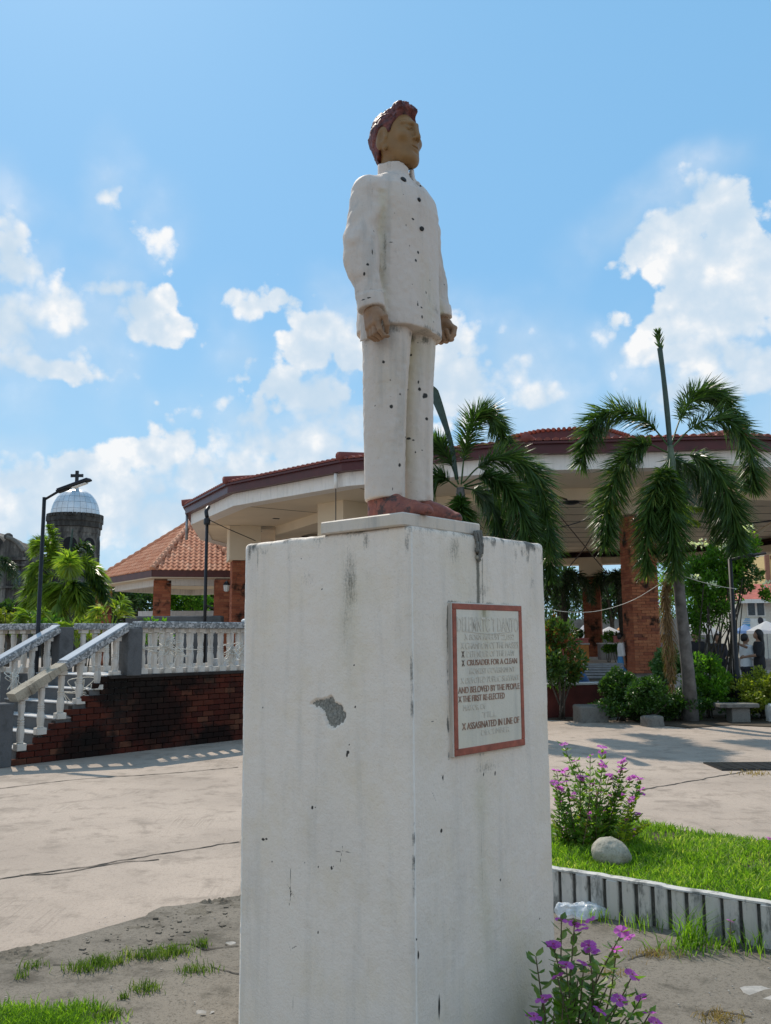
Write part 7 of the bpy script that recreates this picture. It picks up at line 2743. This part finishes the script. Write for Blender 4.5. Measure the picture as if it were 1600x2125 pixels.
# ------------------------------------------------------------------ people
def person(label, px, Y, h, yaw, top, bottom, hair='long', arms=((.30, -.05), (.30, -.05)), skirt=False, bag=None, foot=0.0, Xw=None):
    """arms: (bend forward of the forearm, raise) for right and left"""
    p = at(px, 1320, Y)
    t = thing('person', label, 'person', (p[0], p[1], foot), None)
    k = h / 1.7
    g = .02
    s = SDF((-.42, -.40, -.02), (.42, .50, 1.76), g)
    s.add(s.ell((0, 0, 1.585), (.078, .095, .115)))
    s.add(s.ell((0, .075, 1.545), (.045, .03, .045)), .03)
    s.add(s.ell((0, .10, 1.58), (.014, .02, .022)), .01)
    for sx in (1, -1):
        s.add(s.ell((sx * .08, 0, 1.58), (.014, .022, .035)), .01)
    s.add(s.cone((0, -.01, 1.35), (0, 0, 1.52), .058, .05), .02)
    tor = s.loft([.82, .95, 1.08, 1.25, 1.38, 1.44], [.165, .16, .135, .175, .17, .09], [.115, .11, .095, .11, .09, .07])
    s.add(tor, .03)
    arm_d = None
    tips = []
    for sx, (bend, rai) in zip((1, -1), arms):
        sh = np.array([sx * .185, 0, 1.36])
        e = sh + np.array([sx * .05, .04 + rai * .1, -.27 + rai * .25])
        w = e + np.array([-sx * .06 * bend * 2, .24 * bend * 2, -.24 + .30 * bend + rai * .3])
        a = s.cone(sh, e, .052, .042)
        fo = s.cone(e, w, .041, .029)
        s.add(a, .03)
        s.add(fo, .015)
        d = unit(w - e)
        hnd = w + d * .06
        s.add(s.cone(w, hnd, .026, .034), .01)
        arm_d = a if arm_d is None else np.minimum(arm_d, a)
        tips.append((hnd, d, sx))
    for sx in (1, -1):
        s.add(s.cone((sx * .085, 0, .86), (sx * .082, .015, .48), .085, .055), .02)
        s.add(s.cone((sx * .082, .015, .48), (sx * .082, -.01, .09), .054, .038), .01)
        s.add(s.cone((sx * .082, -.02, .045), (sx * .088, .15, .03), .042, .035), .02)
    body_d = s.d.copy()
    V, F = s.mesh()
    mb = MB()
    for hnd, d, sx in tips:
        sd = unit(np.cross(d, np.array([sx * 1.0, .2, .1])))
        for q, ln in ((-.024, .06), (-.008, .07), (.008, .066), (.024, .052)):
            a = hnd + sd * q + d * .02
            mb.tube(np.array([a, a + d * ln * .5 + np.array([-sx * .008, 0, -.004]), a + d * ln + np.array([-sx * .022, 0, -.012])]), [.010, .009, .007], 5)
        mb.tube(np.array([hnd + sd * .026 - d * .02, hnd + sd * .046 + d * .01, hnd + sd * .045 + d * .035]), [.011, .010, .008], 5)
    n0 = len(V)
    Rz = np.array(Matrix.Rotation(yaw, 3, 'Z'))
    tr = lambda Q: (np.asarray(Q) * k) @ Rz.T
    Vall = np.vstack([V, np.array(mb.v)])
    quads = np.vstack([F, np.array([f for f in mb.f if len(f) == 4]) + n0])
    link('body', mesh_np('body', tr(Vall), quads, True), MAT['p_skin'], t)

    def cloth(name, d, mat):
        s.d = d
        V, F = s.mesh()
        link(name, mesh_np(name, tr(V), F, True), MAT[mat], t)
    fold = .008 * fbm(s.P * np.array([1, 1, .6]), 12, 3)
    shirt = smin(tor - .022, arm_d - .02, .03)
    shirt = np.maximum(shirt, np.maximum((1.02 if skirt else .86) - s.P[..., 2], s.P[..., 2] - 1.43)) - fold
    cloth('shirt', shirt, top)
    if skirt:
        sk = s.loft([.12, .5, .9, 1.06], [.28, .24, .19, .15], [.22, .19, .14, .11]) - fold * 1.5
        cloth('skirt', sk, bottom)
    else:
        tz = np.maximum(np.minimum(body_d - .018, tor - .018), np.maximum(s.P[..., 2] - .98, .07 - s.P[..., 2]))
        tz = np.where(np.abs(s.P[..., 0]) > .24, 1e3, tz) - fold
        cloth('trousers', tz, bottom)
    hd = s.ell((0, -.018, 1.60), (.094, .108, .125))
    if hair == 'long':
        hd = smin(hd, s.loft([1.22, 1.4, 1.6], [.10, .115, .095], [.035, .05, .08], cy=[-.10, -.085, -.03]), .04)
    hl = np.interp(s.P[..., 1], [-.2, -.02, .03, .07, .12], [1.0 if hair == 'long' else 1.50, 1.1 if hair == 'long' else 1.53, 1.60, 1.655, 1.68])
    cloth('hair', np.maximum(hd, hl - s.P[..., 2]) - .006 * fbm(s.P, 25, 2), 'p_hair')
    if bag:
        c = np.array([0, -.20, 1.10])
        q = tr([c])[0] + np.array([p[0], p[1], foot])
        bt = thing('backpack', label.split(' ')[0] + ' ' + bag, 'backpack', q)
        b = SDF((-.19, -.14, -.26), (.19, .14, .26), .02)
        b.add(b.box((0, 0, 0), (.15, .09, .21), .07))
        b.add(b.box((0, -.08, -.06), (.11, .05, .10), .04), .02)
        V, F = b.mesh()
        link('pack_body', mesh_np('pack_body', tr(V), F, True), MAT['p_black'], bt)
        mb = MB()
        for sx in (.09, -.09):
            mb.tube(tr(spline([(sx, .05, .18), (sx, .16, .26), (sx, .30, .18), (sx, .31, .0), (sx, .10, -.12)], 12)) + q, .018, 6)
        mb.build('strap', MAT['p_black'], bt, True)


def build_people():
    person('woman in a white top and long blue skirt standing beside the front brick column', 1289, 26.0, 1.66, R(-100), 'p_white', 'p_blue', 'short', ((.05, -.05), (.1, -.05)), True)
    person('dark haired person in a white shirt and black trousers right of the lamp post', 1546, 22.0, 1.60, R(-75), 'p_white', 'p_grey', 'short', ((.62, .1), (.55, .1)))
    person('long haired person in black with a raised hand at the right edge', 1573, 21.6, 1.70, R(75), 'p_black', 'p_black', 'long', ((.75, .55), (.55, .1)))
    person('person in black right behind the big palm trunk', 1442, 24.0, 1.70, R(160), 'p_black', 'p_grey', 'short')
    person('person in a violet shirt between the brick column and the palm trunk', 1374, 30.0, 1.62, R(30), 'p_violet', 'p_grey', 'short')
    person('person in dark clothes half hidden by the flowering shrub stems', 1488, 25.0, 1.62, R(170), 'p_grey', 'p_black', 'short')


# ------------------------------------------------------------------ flower bed, lawn, weeds in the foreground
FLOWER = {}


def flower_mesh():
    if 'm' not in FLOWER:
        mb = MB()
        for k in range(5):
            a = k * 2 * math.pi / 5
            c, s_ = math.cos(a), math.sin(a)
            rot = lambda x, y, z: (x * c - y * s_, x * s_ + y * c, z)
            mb.add([rot(.003, 0, .0), rot(.013, -.0105, .003), rot(.024, -.0125, .0015), rot(.028, 0, -.002), rot(.023, .0135, .002), rot(.013, .0095, .005)], [(0, 1, 2, 3), (0, 3, 4, 5)])
        me = bpy.data.meshes.new('flower')
        me.from_pydata(mb.v, [], mb.f)
        me.materials.append(MAT['petal'])
        FLOWER['m'] = me
        mb = MB()
        mb.lathe((0, 0, .001), [(.004, 0), (.003, .003)], 6)
        me = bpy.data.meshes.new('flower_eye')
        me.from_pydata(mb.v, [], mb.f)
        me.materials.append(MAT['eye'])
        FLOWER['e'] = me
        mb = MB()
        V, F = leaf_quads(np.zeros((1, 3)), np.array([[1.0, 0, 0]]), np.array([[0, 1.0, 0]]), 1.0, .42, .18)
        # rounder leaf: six points with a midrib
        mb.add([(0, 0, 0), (.3, -.2, .05), (.65, -.24, .05), (1, 0, -.04), (.65, .24, .05), (.3, .2, .05), (.5, 0, -.02)], [(0, 1, 6), (1, 2, 6), (2, 3, 6), (3, 4, 6), (4, 5, 6), (5, 0, 6)])
        me = bpy.data.meshes.new('leaf')
        me.from_pydata(mb.v, [], mb.f)
        me.materials.append(MAT['vinca_obj'])
        FLOWER['l'] = me
    return FLOWER


def vinca(label, stems, seed, leaf_l, single, leafmat='vinca', fl_scale=1.0, name='vinca_plant', group='pink flowering plants', dens=1.0):
    """stems: list of (base xyz, tip xyz, n flowers)"""
    rng = np.random.RandomState(seed)
    b0 = stems[0][0]
    t = thing(name, label, 'flowering plant', (b0[0], b0[1], b0[2]), group)
    fm = flower_mesh()
    LP, LD, LS, LL = [], [], [], []
    smb = MB()
    for (b, e, nf) in stems:
        b, e = np.array(b, float), np.array(e, float)
        ln = np.linalg.norm(e - b)
        C = spline([b, (b + e) / 2 + rng.normal(0, .05 * ln, 3) * np.array([1, 1, .2]), e], 16)
        smb.tube(C, np.linspace(.0045, .0022, 16), 5)
        T = unit(np.gradient(C, axis=0))
        step = leaf_l * .42 / dens
        npair = max(4, int(ln / step))
        ph = rng.uniform(0, 6)
        for i in range(npair):
            f = .12 + .88 * i / (npair - 1)
            q = C[int(f * 15)]
            tt = T[int(f * 15)]
            ph += 1.57 + rng.uniform(-.3, .3)
            for sg in (0, math.pi):
                d = np.array([math.cos(ph + sg), math.sin(ph + sg), 0])
                d = unit(d * 1.0 + tt * rng.uniform(.15, .8) + np.array([0, 0, rng.uniform(-.25, .3)]))
                s_ = unit(np.cross(d, tt))
                s_ = unit(s_ + rng.normal(0, .2, 3))
                LP.append(q)
                LD.append(d)
                LS.append(s_)
                LL.append(leaf_l * rng.uniform(.6, 1.15) * (1.0 - .35 * f))
        for k in range(nf):
            q = e + rng.normal(0, .012, 3) * k * fl_scale if k else e
            o = link('flower', fm['m'], None, t, q + np.array([0, 0, .004]), (rng.uniform(-.2, .9), rng.uniform(-.5, .5), rng.uniform(0, 6)))
            o.scale = (fl_scale * rng.uniform(.8, 1.1),) * 3
            if single:
                x = link('flower_eye', fm['e'], None, o)
                x.location = (0, 0, 0)
    smb.build('stem', MAT['stem'], t, True)
    if single:
        for q, d, s_, l in zip(LP[:295], LD, LS, LL):
            n_ = np.cross(d, s_)
            M3 = Matrix(((d[0], s_[0], n_[0]), (d[1], s_[1], n_[1]), (d[2], s_[2], n_[2])))
            o = link('leaf', fm['l'], None, t, q, M3.to_euler())
            o.scale = (l,) * 3
        LP, LD, LS, LL = LP[295:], LD[295:], LS[295:], LL[295:]
    if len(LP):
        V, F = leaf_quads(np.array(LP), np.array(LD), np.array(LS), np.array(LL), np.array(LL) * .48)
        o = link('leaves', mesh_np('leaves', V - worigin(t), F), MAT[leafmat], t)
        o['kind'] = 'stuff'
    return t


def build_foreground():
    rng = np.random.RandomState(77)
    # planter wall of narrow upright blocks
    A, B = gnd(1158, 1884, .03), gnd(1600, 1968, .03)
    d = unit((B - A) * np.array([1, 1, 0]))
    nrm = np.array([d[1], -d[0], 0])                         # towards the camera
    yaw = math.atan2(d[1], d[0])
    a0 = A - d * .35
    w = thing('planter', 'low white planter wall of narrow upright blocks with dark stained joints round the lawn', 'planter', (A[0], A[1], 0))
    H = .235
    L = 2.6
    pw = .0905
    mb = MB()
    c = a0 + d * L / 2 - nrm * .036
    mb.box((c[0], c[1], H / 2 - .006), (L, .036, H - .012), yaw)
    mb.build('core', MAT['planter_joint'], w)
    for i in range(int(L / pw)):
        c = a0 + d * (i + .5) * pw - nrm * (.026 + rng.uniform(-.003, .003))
        mb = MB()
        mb.box((c[0], c[1], H / 2 - .001 + .002 * rng.uniform(-1, 1)), (pw - .019 + rng.uniform(-.005, .003), .055, H - .004), yaw, .006)
        mb.build('block', MAT['planter'], w)
    nn = 70
    mb = MB()
    S_ = np.linspace(0, L, nn)
    V = []
    for s in S_:
        e1, e2 = .006 * vnoise(np.array([s, 0, 0]), 22, 1), .004 * vnoise(np.array([s, 5, 0]), 15, 2)
        for (o, z) in ((.003 + e1, H - .004), (.001 + e1, H + .006 + e2), (-.052, H + .008 + e2), (-.056, H - .012)):
            p = a0 + d * s + nrm * o
            V.append((p[0], p[1], z))
    F = [(i * 4 + k, (i + 1) * 4 + k, (i + 1) * 4 + (k + 1) % 4, i * 4 + (k + 1) % 4) for i in range(nn - 1) for k in range(4)]
    mb.add(V, F + [(0, 1, 2, 3), tuple((nn - 1) * 4 + k for k in (3, 2, 1, 0))])
    mb.build('coping', MAT['planter'], w)
    # soil and lawn
    p1, p2 = a0 - nrm * .06, a0 + d * L - nrm * .06
    back = [gnd(1700, 1762, .15), gnd(1600, 1754, .15), gnd(1480, 1738, .15), gnd(1350, 1716, .15), gnd(1240, 1706, .15), gnd(1100, 1730, .15)]
    poly = [tuple(p1[:2]), tuple(p2[:2])] + [tuple(b[:2]) for b in back]
    mb = MB()
    mb.prism(poly, 0, .165)
    struct(mb.build('soil', MAT['earth']))
    pl = np.array(poly)
    lo, hi = pl.min(0), pl.max(0)
    Q = rng.uniform(lo, hi, (60000, 2))
    m = in_poly(Q[:, 0], Q[:, 1], [tuple(p) for p in pl])
    Q = Q[m]
    dn = fbm(np.stack([Q[:, 0], Q[:, 1], Q[:, 0] * 0], 1), 3.2, 4)
    keep = dn + .35 * rng.uniform(-1, 1, len(Q)) > -.28
    Q = Q[keep][:24000]
    P = np.stack([Q[:, 0], Q[:, 1], np.full(len(Q), .16)], 1)
    hh = .062 * (1 + .5 * fbm(P, 2.5, 9))
    V, F = grass_mesh(P, hh, .0078, 5, .9)
    g = link('lawn_grass', mesh_np('lawn_grass', V, F), MAT['grass'])
    tag(g, 'bright green grass growing in the planter', 'grass', None, 'stuff')
    # rock
    c = at(1268, 1757, 5.75)
    t = thing('rock', 'rounded grey boulder lying on the lawn before the pink flowers', 'rock', (c[0], c[1], .15))
    s = SDF((-.17, -.16, -.04), (.17, .16, .22), .006)
    s.add(s.ell((0, 0, .075), (.122, .105, .095), Matrix.Rotation(R(14), 3, 'Y')))
    s.d -= .012 * fbm(s.P, 11, 3) + .004 * fbm(s.P, 40, 5)
    V, F = s.mesh()
    link('rock_body', mesh_np('rock_body', V, F, True), MAT['stone'], t)
    # clear plastic bag
    c = gnd(1203, 1903, .03)
    t = thing('plastic_bag', 'crumpled clear plastic bag lying at the foot of the planter', 'bag', (c[0], c[1], .03))
    s = SDF((-.17, -.10, -.01), (.17, .10, .13), .006)
    s.add(s.ell((.035, 0, .022), (.105, .06, .045)))
    s.add(s.ell((-.075, .0, .03), (.05, .04, .05)), .02)
    s.d -= .024 * (.45 - np.abs(vnoise(s.P, 24, 3))) + .012 * (.4 - np.abs(vnoise(s.P, 55, 4)))
    s.d = np.maximum(s.d, -s.P[..., 2])
    V, F = s.mesh()
    link('bag_film', mesh_np('bag_film', V, F), MAT['plastic'], t)

    # big clump of pink flowers behind the rock
    st = []
    tips = [(1170, 1545), (1172, 1600), (1195, 1580), (1225, 1570), (1250, 1562), (1250, 1590), (1293, 1580), (1288, 1600), (1310, 1615), (1328, 1618), (1330, 1640), (1155, 1600), (1150, 1625), (1165, 1640),
            (1205, 1615), (1160, 1665), (1180, 1690), (1230, 1625), (1265, 1610), (1345, 1705), (1225, 1690), (1250, 1680), (1300, 1700), (1320, 1690), (1150, 1700), (1170, 1720), (1250, 1710), (1205, 1700), (1190, 1650), (1270, 1650), (1290, 1650), (1310, 1660), (1240, 1650), (1160, 1735), (1215, 1725), (1320, 1722)]
    for i, (x, y) in enumerate(tips):
        Y = 6.3 + rng.uniform(-.22, .25)
        e = at(x, y, Y)
        bx = 1185 + (x - 1240) * .45 + rng.uniform(-20, 20) + 45
        b = at(bx, 1770, Y)
        st.append(((b[0], b[1], .14), e, rng.randint(1, 4) if y < 1660 else rng.randint(0, 3)))
    vinca('tall clump of pink flowering plants with yellowing leaves behind the boulder', st[:16], 3, .085, False, 'vinca', 1.25, dens=2.6)
    vinca('lower yellowing part of the pink flower clump touching the pedestal edge', st[16:], 4, .09, False, 'vinca_old', 1.1, dens=2.8)
    # foreground plant
    st = []
    for (x, y, nf, Y) in ((1112, 1985, 0, 3.30), (1148, 1962, 2, 3.34), (1192, 1920, 4, 3.38), (1165, 1912, 1, 3.45), (1222, 1965, 2, 3.36), (1290, 1935, 2, 3.40), (1280, 1972, 1, 3.44), (1175, 2005, 1, 3.26),
                          (1212, 2002, 1, 3.3), (1157, 2028, 1, 3.25), (1312, 2025, 1, 3.4), (1128, 2075, 1, 3.18), (1285, 2078, 1, 3.3), (1330, 2072, 1, 3.36), (1348, 2104, 2, 3.3), (1108, 2112, 1, 3.12), (1245, 2100, 1, 3.2),
                          (1200, 2030, 0, 3.3), (1240, 2020, 0, 3.38), (1190, 2070, 0, 3.3), (1260, 2050, 0, 3.34), (1225, 2070, 0, 3.28), (1150, 2100, 0, 3.2), (1300, 2110, 0, 3.3), (1170, 2060, 0, 3.24)):
        e = at(x, y, Y)
        b = at(1190 + (x - 1215) * .35, 2300, Y + .02)
        st.append(((b[0], b[1], .03), e, nf))
    vinca('pink flowering plant with round green leaves in the near foreground beside the pedestal', st, 8, .078, True, 'vinca', 1.05, dens=1.25)
    # single seedling by the planter
    e = at(1516, 1913, 4.72)
    b = gnd(1512, 1965, .03)
    vinca('small single pink flower growing at the foot of the planter', [((b[0], b[1], .03), e, 1)], 12, .05, True, 'vinca', .75, dens=.9)
    for k, (x, y) in enumerate(((1598, 1742),)):
        e = at(x, y, 6.2)
        vinca('pink flower standing in the lawn at the right edge', [((e[0], e[1] + .02, .16), e + np.array([0, 0, .0]), 2)], 15, .04, False, 'vinca', .8)

    # tufts of grass and weeds
    def tuft(label, px, py, z, n, h, spread, mat, seed, lean=.7, wd=.006, ex=1.0, cat='grass tuft', name='grass_tuft'):
        rr = np.random.RandomState(seed)
        c = gnd(px, py, z)
        t = thing(name, label, cat, (c[0], c[1], z), 'weeds and grass tufts on the ground')
        P = np.stack([c[0] + rr.normal(0, spread * ex, n), c[1] + rr.normal(0, spread, n), np.full(n, z - .004)], 1)
        V, F = grass_mesh(P, h, wd, seed, lean)
        link('blades', mesh_np('blades', V - worigin(t), F), MAT[mat], t)['kind'] = 'stuff'
    Z = .029
    tuft('tall green grass tuft at the foot of the planter', 1432, 1962, Z, 80, .19, .035, 'grass', 1, .8, .007, 1.3)
    tuft('spreading grass blades leaning from the tall tuft at the planter foot', 1410, 1975, Z, 60, .10, .05, 'grass', 21, 1.4, .006, 1.6)
    tuft('thin grass at the planter foot near the plastic bag', 1250, 1910, Z, 40, .09, .03, 'grass', 2, .6, .005, 2)
    tuft('thin grass at the planter foot, left of the tall tuft', 1345, 1928, Z, 50, .10, .035, 'grass', 3, .7, .005, 2.2)
    tuft('thin grass at the planter foot near the right edge', 1560, 1975, Z, 50, .12, .04, 'grass', 4, .6, .005, 1.8)
    tuft('dark green grass beside the single pink flower', 1490, 1966, Z, 60, .07, .04, 'grass', 5, .9, .005, 1.6)
    tuft('dry brown tuft in the slab crack before the planter', 1357, 1981, Z, 120, .035, .035, 'dry', 6, 1.6, .004, 1.6)
    tuft('dry brown tuft at the bottom edge right of the flowers', 1493, 2112, Z, 130, .035, .03, 'dry', 7, 1.6, .004, 1.6)
    tuft('dry brown tuft behind the near pink flowers', 1262, 2020, Z, 60, .04, .03, 'dry', 8, 1.4, .004, 1.4)
    tuft('little dry tuft beside the drain grate', 1568, 1607, .008, 60, .06, .06, 'dry', 9, 1.4, .008, 1.6)
    ls = [('small weed at the left, upper of a pair', 68, 2006, 55, .05, .022, 1.6), ('small weed at the left, lower of a pair', 47, 2026, 34, .05, .016, 1), ('weed strip in the slab crack, left end', 178, 2012, 170, .055, .03, 2.0),
          ('weed strip in the slab crack, thick middle part', 205, 2000, 130, .055, .02, 1.4), ('weed strip in the slab crack, short gap plant', 242, 1998, 70, .045, .02, 1.2), ('weed strip in the slab crack, long right part', 310, 1985, 260, .055, .03, 2.6),
          ('weed strip in the slab crack, right end', 362, 1975, 160, .05, .025, 1.8), ('lone weed beside the pedestal in the slab', 420, 1963, 70, .05, .018, 1.2), ('lone weed, middle of the left slab', 406, 2014, 130, .04, .03, 1.6),
          ('lone weed, nearest the pedestal in the lower left', 302, 2054, 130, .045, .025, 1.4), ('tiny weed right of the corner grass', 255, 2070, 40, .035, .012, 1), ('bright weed at the tip of the corner grass patch', 226, 2108, 160, .04, .025, 1.4)]
    for i, (lab, x, y, n, h, sp, ex) in enumerate(ls):
        tuft(lab, x, y, Z, n, h, sp, 'weed', 40 + i, .9, .0042, ex, 'weed', 'weed')
    # grass patch in the lower left corner
    rr = np.random.RandomState(91)
    C = [(20, 2110, .16, .10), (-40, 2125, .2, .12), (90, 2112, .12, .07), (170, 2096, .10, .055), (60, 2140, .2, .09), (140, 2125, .14, .06)]
    Ps = []
    for (x, y, sx, sy) in C:
        c = gnd(x, y, Z)
        n = int(60000 * sx * sy)
        Ps.append(np.stack([c[0] + rr.normal(0, sx * .6, n), c[1] + rr.normal(0, sy * .6, n), np.full(n, Z - .003)], 1))
    P = np.concatenate(Ps)
    V, F = grass_mesh(P, .040, .0042, 17, .9)
    g = link('corner_grass', mesh_np('corner_grass', V, F), MAT['grass'])
    tag(g, 'patch of green grass in the lower left corner of the slab', 'grass', None, 'stuff')
    # a strip of broken, crumbled concrete along the slab edge
    nu_, nv_ = 330, 34
    us = np.linspace(-60, 600, nu_)
    ey = np.interp(us, [-60, 0, 120, 205, 300, 330, 392, 470, 620], [2000, 1986, 1962, 1938, 1912, 1893, 1885, 1872, 1850])
    E0 = np.array([gnd(x, y, 0) for x, y in zip(us, ey)])
    din = np.array([.55, -.83, 0])
    tt_ = np.linspace(-.012, .30, nv_)
    G = E0[:, None, :] + din * tt_[None, :, None]
    rough = fbm(G, 16, 3, 3) + .6 * np.abs(vnoise(G, 42, 8))
    msk = np.clip(1 - np.abs(tt_ - .09) / .20, 0, 1)[None, :] * np.clip(.35 + 1.3 * fbm(G, 2.6, 6), 0, 1)
    G[..., 2] = np.where(tt_[None, :] < .004, .006, .0225 + .052 * np.clip(rough, -.5, 1) * msk)
    idx = np.arange(nu_ * nv_).reshape(nu_, nv_)
    F = np.stack([idx[:-1, :-1], idx[:-1, 1:], idx[1:, 1:], idx[1:, :-1]], -1).reshape(-1, 4)
    struct(link('broken_edge', mesh_np('broken_edge', G.reshape(-1, 3), F), MAT['crumble']))
    mb = MB()
    for k in range(90):
        x = rr.uniform(160, 490)
        y = np.interp(x, [0, 205, 300, 330, 392, 470, 500], [1986, 1938, 1912, 1893, 1885, 1872, 1868]) + rr.uniform(2, 60)
        c = gnd(x, y, .028)
        r = .003 + .012 * rr.uniform(0, 1) ** 4
        mb.box(c, (r * 2.2, r * 1.6, r * rr.uniform(.5, 1.1)), rr.uniform(0, 3))
    o = mb.build('rubble', MAT['apron'])
    tag(o, 'small broken concrete lumps near the edge of the dark slab', 'rubble', None, 'stuff')
    # pebbles and litter on the slab
    mb = MB()
    for k in range(170):
        x, y = rr.uniform(-20, 1640), rr.uniform(1900, 2125) ** 1.0
        if 480 < x < 1180:
            continue
        c = gnd(x, y, .033)
        r = rr.uniform(.0015, .0042)
        mb.box(c, (r * 2, r * 1.6, r), rr.uniform(0, 3))
    o = mb.build('pebbles', MAT['patch'])
    tag(o, 'scattered pale grit on the dark slab', 'pebbles', None, 'stuff')


MAT['lamp_pole'] = m_plain('lamp_pole_paint', (0.018, 0.02, 0.024), 0.55, 0.0, var=0.15, spec=.25)
MAT['rubble'] = m_plain('rubble', (0.13, 0.115, 0.09), 0.95, var=.5, scale=12)
MAT['planter_joint'] = m_plain('planter_joint', (0.085, 0.085, 0.08), 0.95, var=0.4, scale=30)
m_, N_, bs_ = principled('vinca_leaf_single')
N_.put(bs_.inputs['Base Color'], N_.ramp(N_.new('ShaderNodeObjectInfo').outputs['Random'], [(0, (0.045, 0.115, 0.022)), (.6, (0.115, 0.225, 0.045)), (1, (0.26, 0.34, 0.08))]))
bs_.inputs['Roughness'].default_value = 0.38
tr_ = N_.new('ShaderNodeBsdfTranslucent')
tr_.inputs['Color'].default_value = rgb(.26, .42, .06)
mx_ = N_.new('ShaderNodeMixShader')
mx_.inputs[0].default_value = .42
N_.l.new(bs_.outputs[0], mx_.inputs[1])
N_.l.new(tr_.outputs[0], mx_.inputs[2])
N_.l.new(mx_.outputs[0], N_.n['Material Output'].inputs[0])
MAT['vinca_obj'] = m_

b = at(75, 1390, 13.9)
lamp('tall solar street lamp standing among the balustrades on the left', b, at(80, 1032, 13.9)[2], at(120, 1017, 13.9), at(186, 993, 13.7), 0)
b = at(1529, 1400, 17.3)
lamp('dark solar street lamp among the shrubs at the right', b, at(1524, 1158, 17.3)[2], at(1546, 1152, 17.3), at(1588, 1147, 17.3), 0, .045)
build_palms()
build_shrubs()
build_bed()
build_far()
build_people()
build_foreground()
